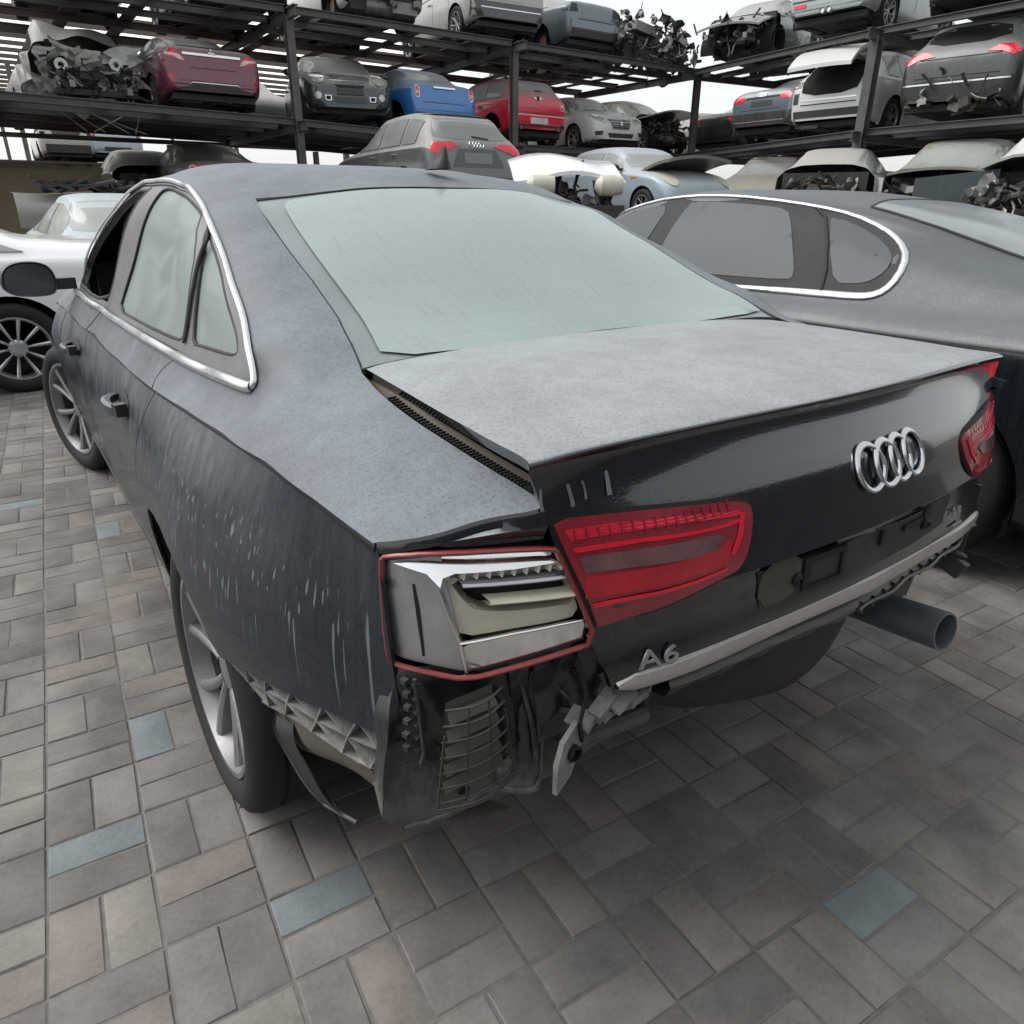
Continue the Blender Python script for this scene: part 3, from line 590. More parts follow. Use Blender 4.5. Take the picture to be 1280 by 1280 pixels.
# dark seals round the panes and the divider
s=MB();sweep(s,RG,fU_,.010,.004,off=-.009,closed=True);sweep(s,QG,fU_,.010,.004,off=-.009,closed=True);sweep(s,smooth_closed(FO,1),fU_,.014,.004,off=-.007,closed=True)
sweep(s,[(.545,1.425),(.68,1.452),(.80,1.50),(.845,1.555)],fU_,.011,.007,off=-.004)
s.build('window_seal',M['seal'],car)
ch=MB()
CH=np.r_[D_['chrome_bot'][2:],D_['chrome_round'][1:3],D_['chrome_top'][0:9],[(.958,2.10),(.963,2.32),(.962,2.5),(.946,2.71),(.912,2.94),(.856,3.15),(.78,3.335),(.69,3.46)]]
CHb=np.r_[[(.487,3.42),(.4885,3.05),(.4905,2.55)],D_['chrome_bot'][2:]]
cb=smooth_open(np.r_[CHb,D_['chrome_round'][1:2]],2);sweep(ch,cb,fU_,.023,.009,off=.005)
ct=smooth_open(np.r_[D_['chrome_bot'][-1:],D_['chrome_round'][1:3],list(map(tuple,D_['chrome_top'][1:8]))+[(.929,1.90),(0.9463,2.100),(0.9463,2.300),(0.9467,2.520),(0.9168,2.760),(0.8776,2.970),(0.8175,3.140),(0.7407,3.280),(0.6370,3.410),(0.5217,3.500)]],2);sweep(ch,ct,fU_,.016,.008,off=.004)
ch.build('chrome_window_trim',M['chrome'],car)
cg=MB();sweep(cg,[(y,zcr(y)-.009) for y in np.linspace(.336,1.425,32)],fL_,.011,.0012,off=.0006);sweep(cg,[(y,zcr(y)-.009) for y in np.linspace(1.445,2.655,30)],fL_,.011,.0012,off=.0006);sweep(cg,[(y,zcr(y)-.009) for y in np.linspace(2.67,3.45,20)],fL_,.011,.0012,off=.0006);cg.build('crease_shade_line',M['fin'],car)  # thin dark ribbon painting in the dark reflection under the crease, no undercut modelled
# rear glass: frit plate with a paler fogged field
w=MB();panel(w,GLASS,fU_,.035,bstep=.02,lip=.008,off=-.004);rgl=w.build('rear_window',M['frit'],car,angle=60)
INN=np.r_[[(.772,.86),(.80,.93),(.842,1.03),(.892,1.165),(.938,1.30),(.985,1.44),(1.02,1.53),(1.055,1.558)],[(1.2,1.535),(1.3767,1.512),(math.pi/2,1.504)]]
INN[0]=(.742,.822);IR=mir(np.r_[GB_L[1:]+[.010,.006],[(1.02,1.560),(1.06,1.575)],INN[8:-1]+[0,.012]])[::-1];INN=np.r_[INN,IR[:],[(math.pi-.72,.832),(math.pi-1.0,.828),(math.pi/2,.830),(1.0,.824)]]
w=MB();panel(w,smooth_closed(INN,1),fU_,.03,bstep=.02,lip=0,off=.0005);w.build('glass_field',M['rear_glass'],rgl,angle=60)
s=MB();sweep(s,GLASS,fU_,.009,.003,off=-.003,closed=True);s.build('glass_seal',M['seal'],rgl)
w=MB();panel(w,WIND,fU_,.08,lip=.03,off=-.004);w.build('windscreen',M['void'],car)
w=MB();panel(w,mir(DL2)[::-1],fU_,.06,lip=0,off=-.008);w.build('far_window',M['void'],car)
# cabin
cb_=MB();cb_.box((0,2.35,.50),(1.5,2.9,.06));cb_.box((.0,3.62,.84),(1.46,.36,.52));cb_.box((0,3.2,.80),(1.30,.5,.30));cb_.box((0,1.25,.75),(1.35,.2,.5));cb_.box((.0,1.6,.62),(1.3,.55,.18))
cb_.build('cabin',M['interior'],car)
for sx in(-.38,.38):
    st=MB();prof=[(-.24,0),(-.25,.3),(-.2,.52),(-.12,.56),(.12,.56),(.2,.52),(.25,.3),(.24,0)]
    Mx=Matrix.Translation((sx,2.62,.62))@Euler((R_(78),0,0)).to_matrix().to_4x4();st.prism(prof,.13,Mx);st.box((sx,2.85,.58),(.5,.5,.14))
    hr=[(-.12,.58),(-.13,.70),(-.09,.77),(.09,.77),(.13,.70),(.12,.58)];st.prism(hr,.1,Mx);st.build('front_seat',M['interior'],car)
# --- antenna fin
af=MB();sec=[]
for t,wd in((0,.030),(.15,.027),(.4,.017),(.7,.009),(1.0,.003)):
    z=1.443+.060*t;y0=1.60+.012*t;y1=1.735-.10*t**.8;ring=[]
    for k in range(14):
        a=2*math.pi*k/14;ring.append((.045+wd*math.sin(a)*(.75 if math.cos(a)<0 else 1),(y0+y1)/2-(y1-y0)/2*math.cos(a),z))
    ring.append(ring[0]);sec.append(ring)
af.grid(sec);af.build('antenna_fin',M['fin'],car)
# --- boot lid
rows=[]
for r in LID:
    pts=[lidpt(-1,p) for p in r[::-1]]+[lidpt(1,p) for p in r[1:]]
    rows.append(catmull(pts,5))
rows=np.array(rows)
def dens(cols,n):  # catmull along the profile with sharp rows
    return catmull(cols,n)
segs=[(0,5),(5,7),(7,10),(10,11),(11,14),(14,15)]
lid=MB();H=[]
prof=[]
for j in range(rows.shape[1]):
    c=rows[:,j];out=np.r_[catmull(c[0:11],5)[:-1],catmull(c[10:12],2)[:-1],catmull(c[11:15],4)[:-1],catmull(c[14:16],2)]
    prof.append(out)
prof=np.array(prof)           # cols x rows
lid.grid(prof.transpose(1,0,2).tolist())
# folded rim on both flanks and the front edge
for j,sg in((0,1),(-1,-1)):
    c=prof[j];inner=[]
    for p in c: inner.append((p[0]+sg*.008,p[1]+.004,p[2]-.018) if p[2]>1.0 else (p[0]+sg*.006,p[1]+.02,p[2]))
    lid.grid([c.tolist(),inner])
    in2=[(p[0]+sg*.05,p[1]+.01,p[2]) for p in inner];lid.grid([inner,in2])
fe=prof[:,0];lid.grid([fe.tolist(),[(p[0],p[1]+.004,p[2]-.02) for p in fe]])
lid_o=lid.build('boot_lid',M['navy_rear'],car,angle=32)
# lid furniture
def onlid(name,ol,mat,parent,off,step=.025,lip=.006,rnd=1,holes=()):
    mb=MB();panel(mb,smooth_closed(ol,rnd) if rnd else ol,fLid_,step,holes,bstep=step*.7,lip=lip,off=off);return mb.build(name,mat,parent,angle=45)
def grow(P,d):
    P=np.array(P);n=len(P);A=sum(P[i][0]*P[(i+1)%n][1]-P[(i+1)%n][0]*P[i][1] for i in range(n));out=[]
    for i in range(n):
        a=P[i]-P[i-1];b=P[(i+1)%n]-P[i];a/=np.linalg.norm(a)+1e-9;b/=np.linalg.norm(b)+1e-9
        t=a+b;t/=np.linalg.norm(t)+1e-9;nn=np.array([t[1],-t[0]])*(1 if A>0 else -1);out.append(P[i]+nn*d)
    return np.array(out)
for sg in(-1,1):
    m_=(lambda P:np.array(P)*[1,1]) if sg<0 else (lambda P:(np.array(P)*[-1,1]+[-.0,-.012])[::-1])
    il=D_['inner_lamp']
    sl=onlid('lamp_recess',m_(grow(il,.006)),M['seal'],lid_o,.0015)
    la=onlid('inner_tail_lamp',m_(il),M['red_dark'],lid_o,.005,lip=.006)
    onlid('lens_band',m_(D_['inner_bright1']),M['red_top'],la,.0062,lip=.001,rnd=0)
    onlid('lens_band',m_(np.array([(-.600,.862),(-.53,.866),(-.44,.870),(-.385,.873),(-.372,.905),(-.40,.898),(-.53,.894),(-.60,.892)])),M['red_mid'],la,.0061,lip=.001,rnd=0)
    onlid('clear_band',m_(D_['inner_clear']),M['lens_clear'],la,.0066,lip=.001,rnd=0)
    gl=MB()
    for q_ in('inner_line1','inner_line2','inner_lowline'): panel(gl,m_(D_[q_]),fLid_,.02,bstep=.012,lip=.001,off=.0072)
    gl.build('light_guide',M['red_line'],la)
    rb=MB()
    for i in range(16):
        x=-.610+.016*i;a=m_([(x,.940),(x+.003,.940),(x+.001,.956),(x-.001,.956)]);panel(rb,a,fLid_,.02,bstep=.02,lip=.001,off=.0074)
    rb.build('lens_rib',M['red_dark'],la)
# number-plate area with bracket holes
pl=onlid('plate_recess',np.array([(-.30,.830),(.30,.822),(.285,.768),(-.29,.764)]),M['black_plastic'],lid_o,.001,rnd=0)
for (x0,x1,z0,z1) in((-.20,-.185,.775,.832),(-.20,-.095,.822,.832),(-.105,-.095,.775,.832),(-.19,-.10,.775,.781),(.02,.028,.795,.825),(.09,.16,.806,.818),(.165,.19,.79,.828)):
    pb=MB();panel(pb,np.array([(x0,z0),(x1,z0),(x1,z1),(x0,z1)]),fLid_,.03,lip=.004,off=.005);pb.build('plate_bracket',M['seal'],lid_o)
for x in(-.215,.175):
    pb=MB();pb.lathe([(0,.004),(.006,.012),(.010,.010)],10,'y',(x,float(LR([(x,.80)])[0])-.012,.80));pb.build('plate_clip',M['seal'],lid_o)
for x0,z0,z1,wd in((-.648,1.040,.985,.004),(-.606,1.044,.984,.005),(-.585,1.044,.990,.003),(-.548,1.045,.990,.006),(-.20,1.046,1.012,.003)):
    dr=MB();sweep(dr,[(x0+.0014*math.sin(7*t+x0*50),z0+(z1-z0)*t) for t in np.linspace(0,1,9)],fLid_,wd,.0006,off=.0022,taper=lambda t:.6+.7*t);dr.build('dust_run',simple('dried dust run',(.16,.165,.17),.9),lid_o)
onlid('plate_stain',np.array([(-.297,.768),(-.292,.845),(-.222,.842),(-.205,.83),(-.208,.80),(-.225,.768)]),M['mesh_vent'],lid_o,.0024,rnd=1,lip=0)
st=MB();n=29
top=[];bot=[]
xs=np.linspace(-.556,.556,41);R4=[]
for x in xs:
    k=abs(x)/.556;zt=.748-.016*k**1.5-(.010 if k>.985 else 0);zb=.716-.014*k**1.5+(.008 if k>.985 else 0);dz=-.012*(x/.66)**2 if x>0 else 0
    zt+=dz;zb+=dz
    y1=float(LR([(x,zt)])[0]);y2=float(LR([(x,zb)])[0])
    R4.append([(x,y1+.002,zt),(x,y1-.006,zt-.003),(x,(y1+y2)/2-.009,(zt+zb)/2),(x,y2-.006,zb+.002),(x,y2+.004,zb-.002)])
st.grid(R4);st.build('chrome_strip',M['chrome_dusty'],lid_o)
# four rings
rg=MB();RX=(-.0705,-.0235,.0235,.0705);zc_=.947
for i,x0 in enumerate(RX):
    x0=x0+.036;zz=zc_-.0;V=[]
    for a in range(40):
        t=a*2*math.pi/40;row=[]
        for k in range(8):
            b=k*2*math.pi/8;r=.0345+.0045*math.cos(b);x=x0+r*math.cos(t);z=zz+r*math.sin(t)*1.0
            row.append((x,float(LR([(x,z)])[0])-.008-.0045*math.sin(b)-(.0012 if i%2 else 0),z))
        row.append(row[0]);V.append(row)
    V.append(V[0]);rg.grid(V)
rg.build('ring_emblem',M['silver'],lid_o)
def letters(txt,size,depth,name,mat,parent,place,scale=(1,1),shear=0.,curve=None,bold=0.):
    cu=bpy.data.curves.new(name,'FONT');cu.body=txt;cu.size=size;cu.extrude=depth;cu.bevel_depth=depth*.35;cu.offset=bold;cu.shear=shear;cu.space_character=1.08
    t=bpy.data.objects.new(name,cu);COL.objects.link(t);bpy.context.view_layer.update()
    me=bpy.data.meshes.new_from_object(t.evaluated_get(bpy.context.evaluated_depsgraph_get()));bpy.data.objects.remove(t)
    for v in me.vertices:
        v.co=Vector(place(v.co.x*scale[0],v.co.y*scale[1],v.co.z))
    me.materials.clear();me.materials.append(mat)
    o=bpy.data.objects.new(name,me);COL.objects.link(o)
    if parent:o.parent=parent
    return o
letters('A6',.042,.0011,'model_letters',M['badge'],lid_o,lambda x,y,z:(-.524+x,float(LR([(-.524+x,.737+y)])[0])-.0035-z,.737+y),(1.32,.92))
bx_=MB();panel(bx_,np.array([(.322,.748),(.372,.7465),(.372,.7515),(.322,.753)]),fLid_,.02,lip=.002,off=.006);bx_.build('badge_bar',M['badge'],lid_o)
for i,(tx,sz) in ((1,('2.8',.020)),):
    letters(tx,sz,.001,'small_letters',M['badge'],lid_o,(lambda i:lambda x,y,z:(.325+x,float(LR([(.325+x,.762+.010*i+y)])[0])-.005-z,.762+.010*i+y))(i),(1.5,1.0))
# --- rain channel beside the lid
rc=MB();cross=[]
gp_=[Uxyz([a],[b])[0] for a,b in smooth_open(D_['gutter'],1)]
for p in gp_:
    x,y,z=p;cross.append([(x,y,z),(x+.004,y,z-.010),(x+.018,y,z-.016),(x+.024,y,z-.004),(x+.030,y,z+.004),(x+.038,y,z-.012),(x+.06,y,z-.03),(x+.09,y,z-.03)])
rc.grid(cross);rc.build('rain_channel',M['tan_plastic'],car)
sl=MB()
for p,p2 in zip(gp_[3:-1],gp_[4:]):
    for t in np.linspace(0,1,7)[:-1]:
        x,y,z=p+(p2-p)*t;sl.box((x+.020,y,z-.008),(.022,.004,.010))
sl.build('boot_seal',M['rubber'],car)
gp2=MB()
if False: gp2.grid([[(x+sg*.0,y,z) for x,y,z in [(-q[0],q[1],q[2]) for q in gp_]] for sg in(0,)]+[[(-q[0]-.09,q[1],q[2]-.03) for q in gp_]])
# boot floor so the gap is dark
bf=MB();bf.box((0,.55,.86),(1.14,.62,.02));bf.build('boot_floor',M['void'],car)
# --- fender rear roll down to the lamp
fr_=MB();Rws=[]
for a,b in fr:
    p=Uxyz([a],[b])[0];x,y,z=p;t=(x+.824)/.17
    yl=float(RR([(x,.945)])[0]);zl=.938+.006*min(1,max(0,t))
    Rws.append([p,(x,y-.004,z-.005),(x,y-.006,z-.014),(x,yl*.85+y*.15-.006,(z+zl)/2),(x,yl+.004,zl),(x,yl+.05,zl-.004)])
fr_.grid(Rws);fr_.build('fender_end',M['navy_rear'],car)
# --- broken outer lamp
lp=MB();panel(lp,D_['lamp'],fR_,.02,bstep=.015,lip=.05,off=-.050);lamp=lp.build('outer_tail_lamp',M['alloy_dark'],car)
def onR(name,ol,mat,parent,off,step=.018,lip=.008,rnd=1,holes=()):
    mb=MB();panel(mb,smooth_closed(ol,rnd) if rnd else ol,fR_,step,holes,bstep=step*.7,lip=lip,off=off+.008);return mb.build(name,mat,parent,angle=40)
ll_=D_['lamp_left'].copy();ll_[ll_[:,0]<-.785,0]-=.0055
onR('reflector_side',ll_,M['chrome_dull'],lamp,-.012,lip=.03)
def fTilt(Q):
    P=fR_(Q);P[:,1]+=(P[:,2]-.914)*1.1;return P
fTilt.out=fR_.out
m=MB();panel(m,D_['lamp_top']-[0,.004],fTilt,.018,bstep=.012,lip=.02,off=.002);m.build('reflector_top',M['chrome_bright'],lamp,angle=40)
onR('reflector_bottom',D_['lamp_low'],M['chrome_bright'],lamp,-.012,lip=.03)
onR('lamp_insert',D_['lamp_ivory'],M['ivory'],lamp,-.018,lip=.03,holes=[smooth_closed(D_['lamp_hole'],1)])
onR('slot',D_['slot'],M['void'],lamp,-.0112,lip=0,rnd=0)
rr=MB();sweep(rr,smooth_closed(D_['lamp'],1),fR_,.008,.006,off=.003,closed=True);rr.build('lens_rim',M['red_rim'],lamp)
cr=MB();sweep(cr,[(-.772,.899),(-.752,.808),(-.7455,.7605)],fR_,.006,.004,off=-.003);sweep(cr,[(-.752,.806),(-.69,.8165),(-.63,.822),(-.587,.824)],fR_,.005,.004,off=-.003);cr.build('lamp_edge',M['chrome_bright'],lamp)
def slat(name,a,b,depth,thick,mat):   # blade from a to b (x,z) sticking out of the insert
    mb=MB();n=10;rows=[]
    for i in range(n+1):
        x=a[0]+(b[0]-a[0])*i/n;z=a[1]+(b[1]-a[1])*i/n;y=float(RR([(x,z)])[0])-.010
        rows.append([(x,y+.026,z+thick*.8),(x,y+.016-depth,z+thick*.5),(x,y+.013-depth,z),(x,y+.016-depth,z-thick*.5),(x,y+.026,z-thick*.8)])
    mb.grid(rows);return mb.build(name,mat,lamp)
slat('lamp_fin',(-.744,.8895),(-.617,.8905),.006,.006,M['chrome_dull'])
slat('lamp_fin',(-.716,.8655),(-.606,.866),.010,.006,M['ivory'])
slat('lamp_fin',(-.752,.9085),(-.625,.911),.004,.006,M['ivory'])
for i in range(9):
    vr=MB();x=-.742+.0145*i;z=.897+.0005*i;y=float(RR([(x,z)])[0]);vr.box((x,y+.006,z+.007),(.0014,.02,.009),(0,R_(14),0));vr.build('lamp_rib',M['ivory'],lamp)
for i in range(3):
    vr=MB();x=-.738+.010*i;z=.862-.006*i;y=float(RR([(x,z)])[0]);vr.box((x,y+.032,z),(.018,.03,.0025),(0,R_(25),0));vr.build('lamp_rib',M['ivory'],lamp)
# right outer lamp
rl=MB()
def fRm(Q): P=fR_(Q);P[:,0]*=-1;P[:,1]+=.03;return P
fRm.out=-fR_.out
panel(rl,smooth_closed(D_['lamp'],1),fRm,.03,bstep=.02,lip=.02,off=.003);rlo=rl.build('outer_tail_lamp',M['red_mid'],car)
rl=MB();panel(rl,np.array([(-.80,.875),(-.63,.885),(-.62,.86),(-.80,.85)]),fRm,.03,lip=.001,off=.0045);rl.build('clear_band',M['lens_clear'],rlo)
# --- exposed rear sheet metal below the lamp
def ell_(cx,cz,a,b,n=14): return [(cx+a*math.cos(t),cz+b*math.sin(t)) for t in np.linspace(0,2*math.pi,n+1)[:-1]]
def fS(Q):
    Q=np.asarray(Q);x,z=Q[:,0],Q[:,1]
    y=.30-.10*np.clip((x+.84)/.30,0,1)-.02*np.clip((.72-z)/.2,-1,1)
    y=np.where(x>-.54,.20+.03*np.clip((x+.54)/.2,0,1),y)
    y+=.006*np.sin(x*38+1)*np.sin(z*31)+.003*np.sin(x*71+z*40)+.012*np.clip(np.sin(x*52+.4),.55,1)-.012*np.clip((.50-z)/.03,0,1)
    y+=.04*np.exp(-((x+.60)/.035)**2)*np.clip((.74-z)/.06,0,1)-.03*np.exp(-((x+.66)/.025)**2)*np.clip((.72-z)/.06,0,1)+.05*np.clip((z-.75)/.05,0,1)
    return np.c_[x,y,z]
orient(fS,(-.7,.65),(0,-1,0))
sh=MB();panel(sh,np.array([(-.818,.765),(-.75,.752),(-.60,.80),(-.56,.84),(-.54,.72),(-.50,.68),(-.54,.64),(-.585,.625),(-.62,.575),(-.66,.55),(-.70,.535),(-.76,.515),(-.80,.50),(-.835,.50),(-.865,.54),(-.85,.62)]),fS,.016,bstep=.016,lip=.03,off=.0);sh.build('rear_panel',M['black_sheet'],car,angle=50)
# inner corner between quarter edge and sheet
ic=MB();rows=[]
for a,b in D_['q_rear'][::-1]:
    if b>.785: continue
    p=Lxyz([a],[b])[0];rows.append([p+[.004,.012,0],p+[.018,.04,0],p+[.04,.10,0]])
ic.grid(rows);ic.build('inner_quarter',M['seal'],car)
# vent grille
vx0,vx1,vz0,vz1=-.792,-.712,.592,.742
vg=MB()
def vp(u,v,d=0):
    x=vx0+(vx1-vx0)*u+.0*v-.018*(1-v)*(1-2*u);z=vz0+(vz1-vz0)*v+.012*u*(1-v)*0;y=float(fS([(x,z)])[0][1]);return Vector((x,min(y,.235)-.012-d,z))
pf=MB();pf.grid([[vp(u,v,-.006) for u in np.linspace(.05,.95,8)] for v in np.linspace(0,1,12)]);vent=pf.build('air_vent',M['mesh_vent'],car)
for v in np.linspace(.02,1,7):
    vg.tube([vp(u,v,.010+.012*math.sin(math.pi*u)) for u in np.linspace(-.06,1.06,9)],.0018,6)
for u in(-.04,.3,.68,1.04):
    vg.tube([vp(u,v,.010+.012*math.sin(math.pi*min(max(u,0),1))) for v in np.linspace(-.02,.75 if u in(-.04,1.04) else 1,9)],.0016,6)
for v in(-.03,-.06): vg.tube([vp(u,v,.012+.016*math.sin(math.pi*u)) for u in np.linspace(-.05,1.05,9)],.0022,6)
vg.build('vent_grid',M['steel_dark'],vent)
fl=MB()
for v in np.linspace(.12,.85,5):
    fl.grid([[vp(u,v+.055,-.002) for u in np.linspace(.06,.94,5)],[vp(u,v-.03,.008) for u in np.linspace(.06,.94,5)]])
fl.build('vent_flap',M['mesh_vent'],vent)
# clip strip between quarter and sheet, bolt, small clips
cs=MB()
for i in range(6):
    z=.755-.022*i;cs.box((-.818+.003*math.sin(i),.285,z),(.008,.010,.007),(0,0,.3));cs.box((-.806,.277,z-.006),(.010,.008,.003),(0,.2,.2))
cs.tube([(-.808,.275,.76),(-.805,.272,.70),(-.803,.268,.64),(-.810,.266,.625)],.0032,8)
cs.build('clip_strip',M['steel_dark'],car)
fe_=MB();bl=[(-.545,.645),(-.585,.628),(-.62,.580),(-.66,.553),(-.70,.538),(-.76,.518),(-.80,.503),(-.835,.503)]
sweep(fe_,np.array(bl),fS,.011,.004,off=.001);fe_.build('scuffed_flange',simple('scuffed black flange',(.10,.098,.092),.6,.2,var=.75,scale=22),car)
for q_ in ([(-.655,.74),(-.66,.68),(-.655,.60)],[(-.64,.73),(-.642,.66),(-.63,.60)],[(-.575,.76),(-.60,.70),(-.575,.655)]):
    fe_=MB();sweep(fe_,smooth_open(np.array(q_),2),fS,.008,.005,off=.001);fe_.build('body_seam',M['black_sheet'],car)
for (x,z,a,b) in((-.60,.735,.012,.007),(-.567,.70,.006,.010),(-.672,.70,.005,.012),(-.745,.545,.010,.006)):
    fe_=MB();panel(fe_,np.array(ell_(x,z,a,b)),fS,.01,lip=0,off=.002);fe_.build('drain_hole',M['void'],car)
wv=MB();wv.tube([(-.60,.19,.76),(-.595,.17,.71),(-.61,.165,.67),(-.60,.17,.63)],.0035,6);wv.build('loose_wire',M['seal'],car)
bo=MB();P=fS([(-.690,.583)])[0];bo.lathe([(0,.0),(0,.014),(.006,.014),(.006,.009),(.003,.008),(.003,0)],16,'y',(P[0],P[1]-.010,P[2]));bo.build('bolt',M['steel'],car)
# tow bracket under the lid corner
tb=MB();pol=[(-.05,-.075),(.0,-.06),(.03,-.02),(.045,.03),(.02,.05),(-.03,.03),(-.05,-.01)]
pol=[(a*.72,b*.78) for a,b in pol];Mx=Matrix.Translation((-.625,.172,.630))@Euler((R_(90),0,R_(18))).to_matrix().to_4x4();tb.prism(pol,.008,Mx)
tb.box((-.590,.185,.655),(.03,.04,.008),(0,-.5,.3));tb.box((-.555,.178,.668),(.05,.022,.020),(.2,-.35,.25));tb.box((-.525,.172,.672),(.05,.03,.005),(.5,-.2,.25));tb.box((-.49,.18,.662),(.05,.03,.014),(.1,-.1,.2));tb.box((-.52,.178,.655),(.09,.012,.006),(0,-.1,.2));tb.tube([(-.60,.18,.64),(-.56,.17,.655),(-.50,.17,.65),(-.46,.18,.645)],.004,6)
tbo=tb.build('tow_bracket',M['grey_plastic'],car)
ho=MB();ho.lathe([(0,.010),(.002,.013),(.012,.012),(.012,0)],16,'y',(-.622,.155,.625));ho.build('bracket_hole',M['void'],tbo)
# lower carrier along the lid, right side bracket, spare-wheel well, rear structure
lc=MB();rows=[]
for x in np.linspace(-.45,.60,36):
    y=float(LR([(min(x,.55),.71)])[0]);b=.004*math.sin(x*60)
    rows.append([(x,y+.04,.692),(x,y+.022+b,.684),(x,y+.012,.672),(x,y+.022,.655+b),(x,y+.07,.64),(x,y+.12,.63)])
lc.grid(rows)
for i in range(14):
    x=.02+.04*i;y=float(LR([(min(x,.55),.71)])[0]);lc.box((x,y+.022,.668),(.003,.024,.022))
lc.tube([(x,float(LR([(min(x,.55),.71)])[0])+.008+.004*math.sin(x*40),.672) for x in np.linspace(0,.58,20)],.004,6)
lc.build('bumper_carrier',M['black_sheet'],car)
up_=MB();prof=[(.70,.40),(.62,.395),(.54,.385),(.46,.365),(.405,.325),(.375,.26),(.365,.12),(.365,0)];V=[]
for z,r_w in catmull(prof,3):
    V.append([(.03+r_w*1.05*math.cos(t)*(1+.0*t),.58+r_w*math.sin(t)*(1.0),z+.004*math.sin(9*t)) for t in np.linspace(0,2*math.pi,49)])
up_.grid(V);up_.build('spare_wheel_well',M['grime'],car)
um=MB();um.box((-.50,.30,.58),(.16,.10,.14),(.1,.1,.2));um.box((.47,.34,.56),(.14,.16,.16),(.1,.1,-.1));um.tube([(-.62,.26,.60),(-.45,.235,.62),(-.2,.22,.64),(.2,.22,.65),(.5,.25,.62)],.022,8);um.tube([(-.58,.25,.55),(-.40,.24,.54),(-.34,.30,.50)],.014,8);um.tube([(.42,.25,.60),(.30,.23,.60),(.20,.24,.63)],.010,6)
um.box((-.44,.235,.655),(.22,.03,.045),(0,-.05,.1));um.box((.34,.23,.655),(.26,.03,.03),(0,.0,-.1));um.build('rear_crossmember',M['black_sheet'],car)
rb=MB();P=[]
for z in np.linspace(.50,.80,8): P.append([(x,.232+.012*math.sin(x*30+z*20)+.10*max(0,(.62-z)/.12),z-.0) for x in np.linspace(-.68,.60,30)])
rb.grid(P);rb.build('rear_bulkhead',M['black_sheet'],car)
rs=MB();rs.box((.585,.22,.68),(.01,.06,.16),(0,.12,.2));rs.box((.60,.25,.60),(.05,.08,.05),(.2,.1,.3));rs.box((.58,.2,.56),(.03,.05,.04),(.4,.2,.1));rs.tube([(.56,.2,.60),(.60,.19,.58),(.61,.22,.53)],.008,8);rs.build('bumper_side_bracket',M['black_plastic'],car)
# exhaust
ex=MB();a=Vector((.375,.34,.475));b=Vector((.352,.095,.510));d=(b-a).normalized();qd=d.to_track_quat('X','Z').to_matrix().to_4x4()
Lx=(b-a).length;ex.lathe([(0,.036),(.02,.041),(Lx-.01,.043),(Lx,.042),(Lx,.038),(Lx-.15,.037),(Lx-.15,0)],36,'x',a,qd);exo=ex.build('exhaust_pipe',M['exhaust'],car)
ex=MB();ex.tube([(.375,.34,.49),(.37,.6,.42),(.35,1.0,.36)],[.03,.03,.03],12);ex.box((.33,.62,.44),(.30,.42,.16));ex.build('silencer',M['grime'],exo)
# underside
ub=MB();ub.box((0,2.4,.27),(1.5,3.4,.05));ub.box((0,.72,.47),(1.3,.55,.06));ub.box((0,1.09,.36),(1.3,.14,.12));ub.tube([(-.7,1.09,.33),(.7,1.09,.33)],.05,10);ub.box((-.45,.75,.42),(.12,.7,.1));ub.box((.45,.75,.42),(.12,.7,.1));ub.box((0,4.2,.35),(1.5,.8,.2))
ub.build('underbody',M['grime'],car)
for sx in(-1,1):
    for yw,R in((1.09,.375),(4.0,.375)):
        ww=MB();x0=sx*.60;x1=sx*(.87);prof=[]
        n=18;A=[(yw+R*1.1*math.cos(t),.34+R*1.02*math.sin(t)) for t in np.linspace(-.3,math.pi+.3,n)]
        if sx<0 and yw<2: A=[(yw+.02+.44*math.cos(t),.36+.31*math.sin(t)) for t in np.linspace(-.1,math.pi+.35,n)];x1=-.87
        ww.grid([[(x0,y,z) for y,z in A],[(x1,y,z) for y,z in A]]);ww.add([(x0,y,z) for y,z in A],[tuple(range(n))]);ww.build('wheel_arch_liner',M['void'],car)
# --- lattice bracket left behind by the bumper
lat=MB()
upper=[Lxyz([a],[b])[0] for a,b in resample(D_['q_bottom'],.006,False)]
def along(P,t): P=np.array(P);k=t*(len(P)-1);i=min(int(k),len(P)-2);return P[i]+(P[i+1]-P[i])*(k-i)
low_px=np.array([(-.905,.80,.44),(-.905,.70,.485),(-.895,.60,.52),(-.872,.49,.532),(-.848,.41,.535),(-.822,.345,.555)])
low=catmull(low_px,6)
base=MB();rows=[]
for t in np.linspace(0,1,30):
    u_=along(upper,t)+np.array([.046,0,.012]);l_=along(low,t)+np.array([.046,0,0]);rows.append([u_,u_*.5+l_*.5,l_])
base.grid(rows);bbo=base.build('bumper_bracket',M['black_plastic'],car)
ribs=MB()
def fin(p,q_,d=.036,th=.0016):
    p=np.array(p);q_=np.array(q_);o=np.array([-d,-.004,-.004]);t=(q_-p)/np.linalg.norm(q_-p);n=np.cross(t,o/np.linalg.norm(o))*th
    V=[p-n,p+n,q_+n,q_-n,p-n+o,p+n+o,q_+n+o,q_-n+o];ribs.add(V,[(0,1,2,3),(4,7,6,5),(0,4,5,1),(1,5,6,2),(2,6,7,3),(3,7,4,0)])
N_=13
